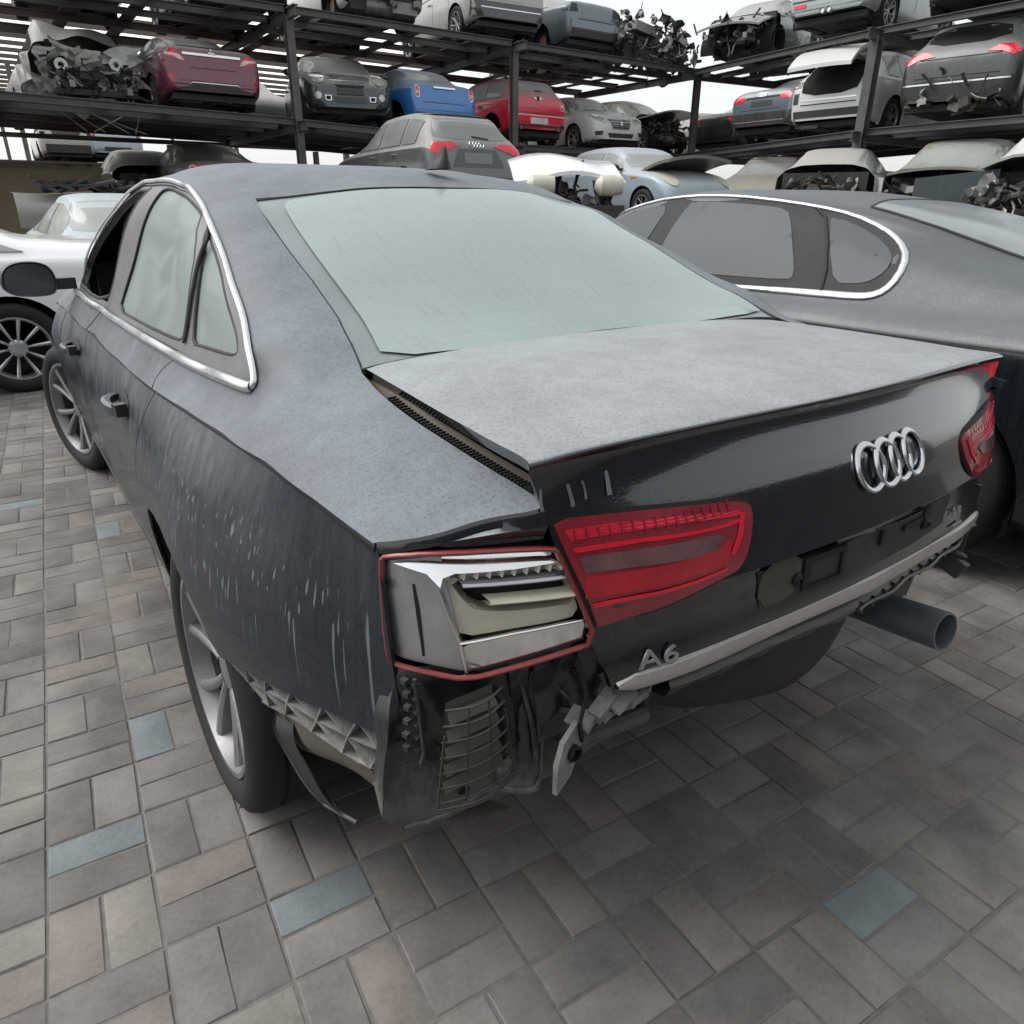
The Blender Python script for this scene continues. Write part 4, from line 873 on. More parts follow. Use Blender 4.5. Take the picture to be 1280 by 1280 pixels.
for row in range(2):
    f0,f1=((0,.5),(.5,1))[row]
    tt=np.linspace(.0,1,N_)
    A=[(along(upper,t)+np.array([.044,0,.004]))*(1-f0)+(along(low,t)+np.array([.044,0,0]))*f0 for t in tt]
    B=[(along(upper,t)+np.array([.044,0,.004]))*(1-f1)+(along(low,t)+np.array([.044,0,0]))*f1 for t in tt]
    for i in range(N_-1):
        if (i+row)%2==0: fin(A[i],B[i+1])
        else: fin(B[i],A[i+1])
        fin(B[i],B[i+1],.034)
        if row==1 or i%2: fin(A[i],A[i+1],.028)
fin(along(upper,1)+np.array([.02,0,0]),along(low,1),.03)
# arm running down behind the wheel
arm=[(-.90,.84,.49),(-.905,.82,.43),(-.898,.77,.385),(-.888,.70,.345),(-.875,.60,.315)]
arm2=[(-.90,.76,.50),(-.89,.745,.455),(-.888,.705,.415),(-.88,.655,.37),(-.87,.585,.325)]
a1=catmull(arm,4);a2=catmull(arm2,4)
ribs.build('bracket_rib',M['grey_plastic'],bbo,smooth=False)
am=MB();am.grid([[p+np.array([.02,0,0]) for p in a1],[p+np.array([.02,0,0]) for p in a2]]);am.build('bracket_arm',M['black_plastic'],bbo)
hs=MB();hs.grid([[np.array(p)+np.array([dx,0,0]) for p in catmull([(-.890,.70,.46),(-.895,.695,.43),(-.885,.67,.385),(-.87,.63,.335),(-.85,.60,.30)],4)] for dx in(-.004,.0)]+[[np.array(p)+np.array([.0,.0,0]) for p in catmull([(-.875,.645,.47),(-.88,.635,.44),(-.87,.605,.39),(-.855,.57,.34),(-.835,.55,.305)],4)]])
hs.tube([(-.85,.60,.300),(-.82,.52,.305)],.004,8);hs.build('torn_liner_strip',M['black_plastic'],car)
ut=MB();ut.grid([catmull(r_,3) for r_ in catmull(np.array([[(-.875,.74,.44),(-.875,.62,.49),(-.855,.5,.52),(-.83,.42,.515),(-.80,.34,.50)],[(-.865,.72,.36),(-.855,.60,.425),(-.84,.5,.47),(-.82,.41,.475),(-.79,.33,.465)],[(-.80,.78,.30),(-.80,.64,.36),(-.79,.5,.41),(-.77,.38,.43),(-.74,.30,.45)],[(-.68,.88,.28),(-.68,.70,.32),(-.68,.5,.37),(-.67,.36,.42),(-.65,.27,.45)]]).reshape(4,15),3).reshape(-1,5,3)]);ut.build('undertray',M['tan_plastic'],car)
# --- wheels
def wheel_meshes(R=.335,rim=.240,wd=.245,spokes=5,face=.02,ms=None):
    t=MB();h=wd/2
    pr=[(-h*.86,rim+.004),(-h*.98,rim+.020),(-h*1.03,(R+rim)/2),(-h*.99,R-.030),(-h*.90,R-.012),(-h*.72,R-.002)]
    grooves=[]
    for k in(-.45,-.15,.15,.45):
        grooves+=[(k*h-.006,R),(k*h-.004,R-.007),(k*h+.004,R-.007),(k*h+.006,R)]
    pr=pr+grooves+[(-a,b) for a,b in pr[:6][::-1]]
    t.lathe(pr,64)
    r=MB()
    r.lathe([(-h*.86,rim+.006),(-h*.93,rim+.004),(-h*.93,rim-.008),(-h*.80,rim-.014),(-h*.55,rim-.022)],64)
    r.lathe([(-h*.66,0),(-h*.66,.045),(-h*.60,.062),(-h*.45,.068),(-h*.3,.06),(-h*.3,0)],32)
    for k in range(spokes):
        a=k*2*math.pi/spokes+.3
        for sgn in((-1,1) if spokes==5 else (0,)):
            rows=[]
            for q_ in np.linspace(0,1,9):
                rad=.048+(rim-.054)*q_;ang=a+sgn*(.16+.14*q_**1.4)*(1 if spokes==5 else .6)
                wdt=(.020+.013*q_)*(1 if spokes==5 else .80);dx=-h*(.62+.20*q_)
                c=Vector((dx,rad*math.cos(ang),rad*math.sin(ang)));tg=Vector((0,-math.sin(ang),math.cos(ang)))
                rows.append([c-tg*wdt*.5+Vector((.03,0,0)),c-tg*wdt*.5,c-tg*wdt*.2+Vector((-.006,0,0)),c+tg*wdt*.2+Vector((-.006,0,0)),c+tg*wdt*.5,c+tg*wdt*.5+Vector((.03,0,0))])
            r.grid(rows)
    d=MB();d.lathe([(-h*.05,0),(-h*.05,rim*.68),(h*.08,rim*.68),(h*.08,0)],40);d.lathe([(h*.1,0),(h*.1,rim-.035)],40)
    d.cur=1;d.lathe([(-h*.55,rim-.021),(-h*.3,rim-.03),(h*.7,rim-.03),(h*.86,rim+.004)],48);d.cur=0
    return t,r,d
def put_wheel(parent,loc,rot,sx,meshes,mats=None):
    t,r,d=meshes;o=t.build('wheel',M['rubber'],parent,angle=40) if isinstance(t,MB) else None
    o.location=loc;o.rotation_euler=rot
    ri=r.build('rim',M['alloy'],o,angle=40);di=d.build('brake_disc',[M['rust'],M['alloy_dark']],o)
    return o
put_wheel(car,(-.938+.122,1.09,.335),(0,R_(1.6),R_(1.0)),-1,wheel_meshes())
put_wheel(car,(-.945+.128,4.0,.335),(R_(25),0,R_(16)),-1,wheel_meshes())
put_wheel(car,(.815,1.09,.335),(0,0,math.pi),1,wheel_meshes());put_wheel(car,(.815,4.0,.335),(0,0,math.pi),1,wheel_meshes())
# --- handles and mirror
def handle(parent,y,z):
    p=Lxyz([y],[z])[0];X0=p[0]
    h=MB();rows=[]
    for t in np.linspace(0,1,13):
        yy=y-.095+.19*t;zz=z+.006*(t-.5);o=.034*math.sin(math.pi*min(1,max(0,t)))**.6
        x=X0-.010-o;hh=.013+.006*math.sin(math.pi*t)
        rows.append([(x+.012,yy,zz+hh*.6),(x,yy,zz+hh),(x-.010,yy,zz+hh*.7),(x-.012,yy,zz),(x-.008,yy,zz-hh*.8),(x+.006,yy,zz-hh),(x+.012,yy,zz-hh*.4),(x+.012,yy,zz+hh*.6)])
    h.grid(rows);o=h.build('door_handle',M['navy'],parent)
    c=MB();pts=[(y+.11*math.cos(a),z+.038*math.sin(a)) for a in np.linspace(0,2*math.pi,20)[:-1]];panel(c,np.array(pts),fL_,.02,lip=0,off=.0012);c.build('handle_cup',M['black_plastic'],o)
    k=MB();k.box((X0-.022,y-.085,z+.004),(.03,.03,.034),(0,0,.2));k.build('lock_cover',M['black_plastic'],o)
handle(rd,1.80,.825);handle(fd,2.92,.815)
mm=MB();C0=Vector((-1.0,3.26,1.052));rows=[]
shape=[(-.105,-.02),(-.10,.03),(-.07,.062),(-.02,.074),(.05,.070),(.085,.045),(.097,.0),(.092,-.045),(.07,-.066),(0,-.068),(-.06,-.062),(-.09,-.045)]
shape=smooth_closed(shape,2)
Mm=Euler((0,0,R_(8))).to_matrix()
for d,s_ in((-.012,.93),(-.016,.97),(-.010,1.0),(.02,1.0),(.06,.9),(.095,.65),(.108,.3)):
    ring=[C0+Mm@Vector((a*s_,d,b*s_)) for a,b in shape];rows.append(ring+[ring[0]])
mm.grid(rows);mm.box((-.885,3.30,1.03),(.10,.06,.045),(0,0,.1));mo=mm.build('wing_mirror',M['black_plastic'],car)
mg=MB();ring=[C0+Mm@Vector((a*.90,-.008,b*.88)) for a,b in shape];mg.add(ring,[tuple(range(len(ring)))]);mg.build('mirror_glass',M['mirror'],mo)
# ================================================================== parked and scrapped cars (general builder)
def pchip(P):
    P=np.array(P,float);x,y=P[:,0],P[:,1];h=np.diff(x);d=np.diff(y)/h;m=np.zeros(len(x))
    for i in range(1,len(x)-1):
        if d[i-1]*d[i]>0: m[i]=2*d[i-1]*d[i]/(d[i-1]+d[i])
    m[0],m[-1]=d[0],d[-1]
    def f(q):
        q=np.clip(np.asarray(q,float),x[0],x[-1]);i=np.clip(np.searchsorted(x,q)-1,0,len(x)-2);t=(q-x[i])/h[i]
        return y[i]*(1+2*t)*(1-t)**2+h[i]*m[i]*t*(1-t)**2+y[i+1]*t*t*(3-2*t)+h[i]*m[i+1]*t*t*(t-1)
    return f
TYPES={
'saloon':dict(L=4.6,W=1.80,top=[(0,.50),(.015,.70),(.04,.90),(.09,1.03),(.20,1.065),(.70,1.09),(1.05,1.22),(1.55,1.40),(2.1,1.455),(2.6,1.44),(2.95,1.34),(3.55,1.03),(4.15,.90),(4.45,.78),(4.56,.66),(4.6,.45)],belt=[(0,.86),(.1,.93),(1.2,.96),(3.0,.93),(3.6,.92),(4.3,.80),(4.6,.60)],ro=.98,wb=2.72,roofw=.56,sw=[(.80,1.58),(1.66,2.42),(2.50,3.38)],wh=.325),
'hatch':dict(L=3.85,W=1.70,top=[(0,.48),(.015,.66),(.04,.84),(.08,.97),(.18,1.10),(.36,1.30),(.60,1.385),(1.2,1.42),(1.75,1.40),(2.05,1.34),(2.62,1.01),(3.2,.93),(3.6,.82),(3.8,.68),(3.85,.45)],belt=[(0,.84),(.15,.92),(1.2,.93),(2.5,.91),(3.4,.82),(3.85,.60)],ro=.68,wb=2.5,roofw=.58,sw=[(.38,.95),(1.02,1.62),(1.70,2.50)],wh=.315),
'coupe':dict(L=3.80,W=1.70,top=[(0,.48),(.015,.66),(.05,.86),(.10,.97),(.30,1.01),(.50,1.07),(1.0,1.32),(1.4,1.385),(1.8,1.37),(2.05,1.31),(2.62,1.0),(3.2,.92),(3.6,.82),(3.76,.68),(3.80,.45)],belt=[(0,.84),(.15,.90),(1.2,.93),(2.5,.91),(3.4,.82),(3.80,.60)],ro=.70,wb=2.47,roofw=.56,sw=[(.85,1.25),(1.32,2.45)],wh=.315),
'suv':dict(L=4.65,W=1.90,top=[(0,.60),(.015,.80),(.05,.98),(.11,1.12),(.22,1.24),(.45,1.47),(.72,1.585),(1.5,1.64),(2.2,1.62),(2.55,1.54),(3.25,1.15),(4.0,1.04),(4.45,.90),(4.6,.75),(4.65,.55)],belt=[(0,.95),(.2,1.06),(1.4,1.06),(3.1,1.03),(4.2,.92),(4.65,.70)],ro=.95,wb=2.80,roofw=.62,sw=[(.62,1.12),(1.20,2.02),(2.10,3.02)],wh=.36),
'mpv':dict(L=4.4,W=1.80,top=[(0,.55),(.015,.75),(.04,.95),(.08,1.08),(.16,1.22),(.34,1.50),(.60,1.60),(1.5,1.64),(2.3,1.60),(2.6,1.50),(3.35,1.08),(3.9,.98),(4.25,.85),(4.36,.72),(4.4,.5)],belt=[(0,.92),(.2,1.0),(1.4,1.0),(3.1,.98),(4.0,.88),(4.4,.65)],ro=.85,wb=2.68,roofw=.62,sw=[(.50,1.08),(1.16,1.95),(2.03,3.05)],wh=.325),
'wagon':dict(L=4.75,W=1.82,top=[(0,.52),(.015,.72),(.04,.90),(.09,1.03),(.18,1.12),(.45,1.36),(.75,1.44),(1.6,1.49),(2.4,1.46),(2.75,1.38),(3.45,1.04),(4.2,.93),(4.6,.78),(4.71,.66),(4.75,.45)],belt=[(0,.88),(.2,.95),(1.4,.97),(3.0,.94),(4.2,.85),(4.75,.60)],ro=1.0,wb=2.8,roofw=.58,sw=[(.62,1.18),(1.26,2.1),(2.18,3.15)],wh=.33),
}
RIMS={}
def shared_wheel(R,sp=5):
    R_k=R;key=(R,sp)
    if key in RIMS: return RIMS[key]
    t,r,d=wheel_meshes(R,R*.69,.21,sp)
    a=t.build('wheel',M['rubber'],None,angle=40);b=r.build('rim',M['alloy' if sp==5 else 'alloy_bright'],a,angle=40);c=d.build('brake_disc',[M['rust'],M['alloy_dark']],None)
    RIMS[key]=(a.data,b.data,c.data);
    for o in(b,a,c):bpy.data.objects.remove(o)
    return RIMS[key]
def add_wheel(parent,R,loc,sx,mode='full',steer=0.,sp=5):
    a,b,c=shared_wheel(R,sp)
    if mode=='disc':
        o=bpy.data.objects.new('brake_disc',c);COL.objects.link(o)
    else:
        o=bpy.data.objects.new('wheel',a);COL.objects.link(o);r=bpy.data.objects.new('rim',b);COL.objects.link(r);r.parent=o
    o.parent=parent;o.location=loc;o.rotation_euler=(random.uniform(0,6),0,(0 if sx<0 else math.pi)+steer);return o
class Car: pass
def crumple(mb,c,size,rot,seed,amp=.25,n=6):
    r=random.Random(seed);ph=[r.uniform(0,6) for _ in range(6)];Mx=Euler(rot).to_matrix();rows=[]
    for i in range(n):
        row=[]
        for j in range(n):
            u,v=i/(n-1)-.5,j/(n-1)-.5
            z=amp*(math.sin(7*u+ph[0])*math.cos(5*v+ph[1])+.6*math.sin(13*u*v+9*v+ph[2])+r.uniform(-.35,.35))*min(size)
            row.append(Vector(c)+Mx@Vector((u*size[0]*(1+.3*math.sin(4*v+ph[3])),v*size[1]*(1+.3*math.sin(5*u+ph[4])),z)))
        rows.append(row)
    mb.grid(rows)
def clutter(mb,c,size,n,seed,long=.5):
    r=random.Random(seed)
    for i in range(n):
        p=Vector((c[0]+r.uniform(-.5,.5)*size[0],c[1]+r.uniform(-.5,.5)*size[1],c[2]+r.uniform(-.5,.5)*size[2]));k=r.random();mb.cur=r.choice((0,0,0,0,1,1,2))
        if k<.22: crumple(mb,p,(r.uniform(.12,.4),r.uniform(.1,.3)),(r.uniform(0,3),r.uniform(0,3),r.uniform(0,3)),seed*97+i)
        elif k<.36: mb.box(p,(r.uniform(.03,.22),r.uniform(.03,.2),r.uniform(.02,.16)),(r.uniform(-.5,.5),r.uniform(-.5,.5),r.uniform(-.6,.6)))
        elif k<.78:
            q=[p];d=Vector((r.uniform(-1,1),r.uniform(-1,1),r.uniform(-.6,.6))).normalized()
            for j in range(3):
                d=(d+Vector((r.uniform(-.6,.6),r.uniform(-.6,.6),r.uniform(-.6,.6)))).normalized();q.append(q[-1]+d*r.uniform(.04,.11)*(1+long))
            mb.tube(q,r.uniform(.008,.028),6)
        else:
            M_=Euler((r.uniform(0,3),r.uniform(0,3),r.uniform(0,3))).to_matrix().to_4x4();R0=r.uniform(.03,.10);mb.lathe([(-.03,R0*.3),(-.03,R0),(.02,R0),(.03,R0*.7),(.03,0)],12,'x',p,M_)
    mb.cur=0
def build_car(name,kind,loc,heading,pm,label,cat='car',group=None,cut_front=None,cut_rear=None,crush=0.,tilt=(0,0),wheels='ffff',glass=None,decals=(),no_glass=(),scale=1.,seed=0,clut=60,lip=True,bonnet=True,spokes=5,sill=.24):
    T=TYPES[kind];L,W=T['L'],T['W'];top,belt=pchip(T['top']),pchip(T['belt']);wr=T['roofw'];R=T['wh'];ro,wb=T['ro'],T['wb']
    r=random.Random(seed)
    root=empty(name,loc,0,label,cat,group,rot=(R_(tilt[0]),R_(tilt[1]),heading));root.scale=(scale,)*3
    hw=pchip([(0,W/2*.80),(.03,W/2*.87),(.10,W/2*.93),(.30,W/2*.985),(1.0,W/2),(L-1.1,W/2),(L-.4,W/2*.95),(L-.12,W/2*.84),(L-.03,W/2*.72),(L,W/2*.60)])
    ya=0. if cut_rear is None else cut_rear;yb=L if cut_front is None else cut_front
    Y=[y for y in list(np.r_[0,.008,.015,.027,.04,.055,.075,.10,.14,.18,.24,.30,.36,.43])+list(np.arange(.5,L-.5,.07))+[L-.5,L-.42,L-.34,L-.26,L-.19,L-.13,L-.09,L-.055,L-.03,L-.012,L] if ya<=y<=yb]
    if cut_front is not None and Y[-1]<yb-.01:Y.append(yb)
    if cut_rear is not None and Y[0]>ya+.01:Y.insert(0,ya)
    rows=[]
    for y in Y:
        zt=float(top(y));zb=min(float(belt(y)),zt-.012);w=float(hw(y));cab=min(1,max(0,(zt-zb-.10)/.28));cab=cab*cab*(3-2*cab)
        zs=sill+(.10*max(0,1-y/.5) if y<.5 else 0)+(.05*max(0,1-(L-y)/.4))
        lp=lambda a,b:a+(b-a)*cab
        ih=kind=='fastback'
        h=[(.86*w,zs),(.955*w,zs+.06),(.995*w,zs+(zb-zs)*.45),(1.0*w,zs+(zb-zs)*.68),(1.0*w if ih else .985*w,zb-(.10 if ih else .06)),((.955 if ih else .965)*w,zb-(.04 if ih else .015)),((.90 if ih else .93)*w,zb+.012*(1-cab)+.01*cab),
           (lp(.82*w,.5*((.88 if ih else .92)*w+wr)+.02),lp(zb+.6*(zt-zb),(zb+zt-.07)*.5+.02)),(lp(.66*w,wr+.012),lp(zb+.86*(zt-zb),zt-.085)),(lp(.48*w,wr*.93),lp(zt-.006,zt-.035)),(lp(.3*w,wr*.6),zt-.006),(lp(.12*w,wr*.25),zt-.001),(0,zt)]
        c=catmull([(a,0,b) for a,b in h],3);rows.append([(x,y,z) for x,_,z in c])
    A=np.array(rows);nr=A.shape[1]
    full=np.concatenate([A*[-1,1,1],A[:,::-1][:,1:]],1)   # left -> roof -> right
    if crush:
        amp=crush*np.array([[math.sin(3.1*p[1]+2.3*p[0]+seed)*.5+math.sin(6.7*p[0]+4.1*p[2]+seed*2)*.35+math.sin(11*p[2]+5*p[1]+seed)*.25 for p in rw] for rw in full])
        full[:,:,2]+=amp*(full[:,:,2]>.5);full[:,:,1]+=amp*.8;full[:,:,0]+=amp*.6
    # wheel arches
    Ra=R+.055;wheelpos=[(ro,R),(ro+wb,R)]
    V=full.reshape(-1,3).copy();n=full.shape[1]
    keep=np.ones(len(V),bool);side=np.abs(V[:,0])>W/2*.62
    for wy,wz in wheelpos:
        d=V[:,1:]-[wy,wz];rr=np.hypot(d[:,0],d[:,1]);ins=side&(rr<Ra)
        sn=side&(rr>=Ra*.78)&(rr<Ra*1.14)&(V[:,2]<1.)
        V[sn,1:]=np.array([wy,wz])+d[sn]/rr[sn,None]*Ra
        keep&=~(ins&~sn)
    F=[]
    for i in range(len(Y)-1):
        for j in range(n-1):
            q=(i*n+j,i*n+j+1,(i+1)*n+j+1,(i+1)*n+j)
            if all(keep[k] for k in q): F.append(q)
    mb=MB();mb.add(V,F)
    # end faces
    def cap(i,flip):
        P=full[i];h=(n-1)//2;G=[]
        G=[[P[j]*(1-t)+P[n-1-j]*t for t in np.linspace(0,1,5)] for j in range(h)]
        mb.grid(G,flip)
    if cut_rear is None: cap(0,False)
    if cut_front is None: cap(len(Y)-1,True)
    body=mb.build('body',pm,root,angle=42)
    bm=bmesh.new();bm.from_mesh(body.data);bv=BVHTree.FromBMesh(bm);bm.free()
    def proj(axis):
        def f(Q):
            out=[]
            for a,b in np.asarray(Q):
                if axis=='rear':o,d=Vector((a,-1,b)),Vector((0,1,0))
                elif axis=='front':o,d=Vector((a,L+1,b)),Vector((0,-1,0))
                elif axis=='left':o,d=Vector((-2,a,b)),Vector((1,0,0))
                elif axis=='right':o,d=Vector((2,a,b)),Vector((-1,0,0))
                else:o,d=Vector((a,b,4)),Vector((0,0,-1))
                h=bv.ray_cast(o,d,6)
                if h[0] is None: h=bv.find_nearest(o+d*(1.0 if axis in('rear','front') else 1.2))
                out.append(h[0])
            return np.array([tuple(p) for p in out])
        f.ref={'rear':(0,-1,0),'front':(0,1,0),'left':(-1,0,0),'right':(1,0,0),'top':(0,0,1)}[axis];return f
    def decal(nm,axis,poly,mat,off=.006,step=.06,parent=None,rnd=0,lip_=.008):
        f=proj(axis);P=np.array(poly,float)
        if rnd:P=smooth_closed(P,rnd)
        vs,Tt,loops=tri2d(P,step,bstep=step)
        X=f(vs)+np.array(f.ref)*off
        m=MB();m.add(X,Tt.tolist())
        nb=len(loops[0]);m.add(np.r_[X[:nb],X[:nb]-np.array(f.ref)*(lip_+off)],[(i,(i+1)%nb,nb+(i+1)%nb,nb+i) for i in range(nb)])
        return m.build(nm,mat,parent or root,angle=40)
    gm_=glass or M['tint_glass']
    # side panes
    for ax in('left','right'):
        for k,(y0,y1) in enumerate(T['sw']):
            if ax in no_glass or y1<ya+.1 or y0>yb-.1: continue
            y1=min(y1,yb-.05);y0=max(y0,ya+.03)
            ys_=np.linspace(y0,y1,12);zt=np.array([float(top(y)) for y in ys_])-.115;zb=np.array([float(belt(y)) for y in ys_])+.045
            zt=np.maximum(zt,zb+.004)
            decal('side_window',ax,[(a,b) for a,b in zip(ys_,zb)]+[(a,b) for a,b in zip(ys_[::-1],zt[::-1])],gm_,.014,.075)
    def zspan(y0,y1,inset=.04):   # window over a stretch of the top profile, as seen from the end
        ys_=np.linspace(y0,y1,7);return [(float(top(y)),y) for y in ys_]
    tp=T['top']
    # rear window: from belt to roof at the back
    yy=np.linspace(0,L*.5,200);tz=np.array([float(top(y)) for y in yy]);H=tz.max()
    if cut_rear is None and 'rear' not in no_glass:
        z0=float(T.get('rw0',max(float(belt(.3)),1.0)+.10 if kind in('hatch','suv','mpv','wagon') else 1.12));z1=H-.075
        if kind=='coupe':z0=1.07;z1=1.32
        if kind=='saloon':z0,z1=1.115,1.385
        zz=np.linspace(z0,z1,5);b=wr+.13 if kind!='coupe' else wr+.1;hwf=lambda z:(b+.02-(b+.02-wr+.05)*(z-z0)/(z1-z0))*.97
        decal('rear_window','rear',[(-hwf(z),z) for z in zz]+[(hwf(z),z) for z in zz[::-1]],gm_,.006,.07,rnd=1)
    if cut_front is None or cut_front>L*.72:
        if 'front' not in no_glass:
            z0=float(belt(L*.72))+.10;z1=H-.09;zz=np.linspace(z0,z1,5);hwf=lambda z:(wr+.17-(.20)*(z-z0)/(z1-z0))
            decal('windscreen','front',[(-hwf(z),z) for z in zz]+[(hwf(z),z) for z in zz[::-1]],gm_,.006,.07,rnd=1)
    # underside, arches, wheels
    u=MB();y0=max(ya,.15);y1=min(yb,L-.2);u.box((0,(y0+y1)/2,sill+.02),(W*.80,y1-y0,.10))
    for q in range(7): u.box((r.uniform(-.5,.5),r.uniform(y0+.2,y1-.2),sill-.03),(r.uniform(.1,.5),r.uniform(.2,.9),.06),(0,0,r.uniform(-.1,.1)))
    u.tube([(.25,y0,sill-.02),(.28,y0+1,sill-.03),(.1,y1-.5,sill-.02)],.03,8)
    u.box((.3,y0+.35,sill+.02),(.5,.28,.16));u.build('underbody',M['grime'],root)
    wl=MB()
    for wy,wz in wheelpos:
        u2=MB();u2.box((0,wy,R),(W*.7,.09,.09));u2.build('axle',M['grime'],root)
        for sx in(-1,1):
            A2=[(wy+Ra*.99*math.cos(t),wz+Ra*.99*math.sin(t)) for t in np.linspace(-.35,math.pi+.35,14)]
            x0,x1=sx*W*.28,sx*W*.485
            q_=MB();q_.grid([[(x0,a,b) for a,b in A2],[(x1,a,b) for a,b in A2]]);q_.add([(x0,a,b) for a,b in A2],[tuple(range(14))])
            if ya-.2<wy<yb+.3: q_.build('wheel_arch_liner',M['void'],root)
    k=0
    for wy,wz in wheelpos:
        for sx in(-1,1):
            md={'f':'full','d':'disc','n':None}[wheels[k]];k+=1
            if md and ya-.3<wy<yb+.6: add_wheel(root,R,(sx*(W/2-.115),wy,wz),sx,md,sp=spokes)
    ctx=Car();ctx.root=root;ctx.body=body;ctx.decal=decal;ctx.L=L;ctx.W=W;ctx.top=top;ctx.belt=belt;ctx.proj=proj;ctx.ya=ya;ctx.yb=yb;ctx.R=R;ctx.T=T
    if cut_front is not None:
        e_=MB();clutter(e_,(0,(yb+min(L,yb+.9))/2-.12,.56),(W*.70,min(L-yb,.9)+.05,.42),clut,seed+5)
        for sx in(-1,1):
            e_.cur=1;e_.box((sx*.45,yb+.45,.42),(.09,.95,.11),(r.uniform(-.1,.1),0,r.uniform(-.12,.12)));e_.cur=2;e_.lathe([(-.07,.0),(-.07,.09),(.02,.10),(.10,.06),(.10,0)],14,'z',(sx*.52,yb+.25,.78))
        e_.cur=0;e_.box((0,yb-.02,.62),(W*.86,.05,.72));e_.build('engine_bay',[M['grime'],M['steel'],M['alloy_dark']],root,angle=30)
    if cut_rear is not None:
        e_=MB();clutter(e_,(0,ya-.12,.62),(W*.7,.35,.5),clut//2,seed+9);e_.box((0,ya+.03,.60),(W*.82,.05,.62));e_.build('rear_structure',[M['grime'],M['steel'],M['alloy_dark']],root,angle=30)
    for d in decals:
        nm,ax,poly,mt=d[:4];opt=d[4] if len(d)>4 else {}
        ms=opt.get('mirror',False);opt={k:v for k,v in opt.items() if k!='mirror'}
        decal(nm,ax,poly,M[mt] if isinstance(mt,str) else mt,**opt)
        if ms: decal(nm,ax,[(-a,b) for a,b in poly][::-1],M[mt] if isinstance(mt,str) else mt,**opt)
    return ctx
def rect(x0,x1,z0,z1): return [(x0,z0),(x1,z0),(x1,z1),(x0,z1)]
def ell(cx,cz,a,b,n=16): return [(cx+a*math.cos(t),cz+b*math.sin(t)) for t in np.linspace(0,2*math.pi,n+1)[:-1]]
def word(ctx,txt,size,x,z,mat,axis='rear',name='badge_letters'):
    f=ctx.proj(axis);s=1 if axis=='rear' else -1
    def place(a,b,c):
        p=f([(x+s*a,z+b)])[0];return (p[0],p[1]-s*(.010+c),p[2])
    return letters(txt,size,.002,name,mat,ctx.root,place)
def ring4(ctx,x,z,axis='rear',r=.036):
    mb=MB();f=ctx.proj(axis);s=1 if axis=='rear' else -1
    for i in range(4):
        cx=x+(i-1.5)*r*1.32;V=[]
        for a in range(24):
            t=a*2*math.pi/24;row=[]
            for k in range(6):
                b=k*2*math.pi/6;rr=r+.006*math.cos(b);X=cx+rr*math.cos(t);Z=z+rr*math.sin(t);p=f([(X,Z)])[0];row.append((X,p[1]-s*(.010+.006*math.sin(b)),Z))
            row.append(row[0]);V.append(row)
        V.append(V[0]);mb.grid(V)
    mb.build('ring_emblem',M['silver'],ctx.root)
def roundbadge(ctx,x,z,r,letter,axis='rear',fill=None):
    ctx.decal('emblem',axis,ell(x,z,r,r,20),M['silver'],off=.012,step=.03)
    ctx.decal('emblem_field',axis,ell(x,z,r*.84,r*.84,20),M[fill or 'seal'],off=.014,step=.03)
    if letter:
        o=word(ctx,letter,r*1.25,x-(r*.62 if axis=='rear' else -r*.62),z-r*.42,M['silver'],axis,'emblem_letter')
        o.location.y+=(-.008 if axis=='rear' else .008)
def mirrors(ctx,mat,y=None,z=None):
    y=y or ctx.T['sw'][-1][1]-.12;z=z or float(ctx.belt(y))+.09
    for sx in(-1,1):
        m=MB();R0=[]
        for d,s in((-.05,.55),(-.03,.9),(.02,1),(.07,.75),(.09,.3)):
            R0.append([(sx*(ctx.W/2+.07)+.10*s*math.cos(t),y+d,z+.065*s*math.sin(t)) for t in np.linspace(0,2*math.pi,13)])
        m.grid(R0);m.box((sx*(ctx.W/2-.05),y+.02,z-.03),(.14,.05,.04));m.build('wing_mirror',mat,ctx.root)
def handles(ctx,mat):
    for sx in(-1,1):
        for k,(y0,y1) in enumerate(ctx.T['sw'][-2:]):
            if not(ctx.ya<y0<ctx.yb): continue
            y=y0+.10;z=float(ctx.belt(y))-.11
            h=MB();x=sx*(ctx.W/2+.006);h.tube([(x-sx*.02,y-.08,z),(x+sx*.018,y-.05,z+.004),(x+sx*.02,y+.04,z+.004),(x-sx*.02,y+.08,z)],.011,6);h.build('door_handle',mat,ctx.root)
    # door seams as narrow dark grooves
    f=None
    for ax in('left','right'):
        for (y0,y1) in ctx.T['sw'][1:]:
            if not(ctx.ya+.2<y0<ctx.yb-.1): continue
            yy=y0-.04;zb=float(ctx.belt(yy))
            ctx.decal('door_seam',ax,[(yy-.006,.42),(yy+.006,.42),(yy+.006,zb),(yy-.006,zb)],M['seal'],off=.002,step=.12)
def flap(ctx,name,rows,mat,th=.03):
    """a lifted bonnet or boot lid: thick sheet from a grid of points"""
    A=np.array(rows,float);nrm=np.array([0,0,-th]);m=MB();m.grid(A.tolist());m.grid((A+nrm).tolist(),True)
    b=[A[0],A[-1],A[:,0],A[:,-1]]
    for e_ in b: m.grid([e_.tolist(),(e_+nrm).tolist()])
    return m.build(name,mat,ctx.root,angle=40)
P_=lambda n,c,mt=.3,top=.85,side=.20,d=(.30,.30,.285):paint(n,c,mt,.28,top,side,0,d)
M['p_white']=P_('white paint dusty',(.62,.64,.64),0,.55,.25,(.46,.45,.41))
M['p_maroon']=P_('maroon paint dusty',(.14,.012,.04),.2,.85,.08)
M['p_teal']=P_('dark teal paint dusty',(.016,.030,.038),.3,.8,.10)
M['p_blue']=P_('bright blue paint dusty',(.03,.19,.52),.1,.8,.06)
M['p_red']=P_('bright red paint dusty',(.62,.012,.045),.1,.8,.05)
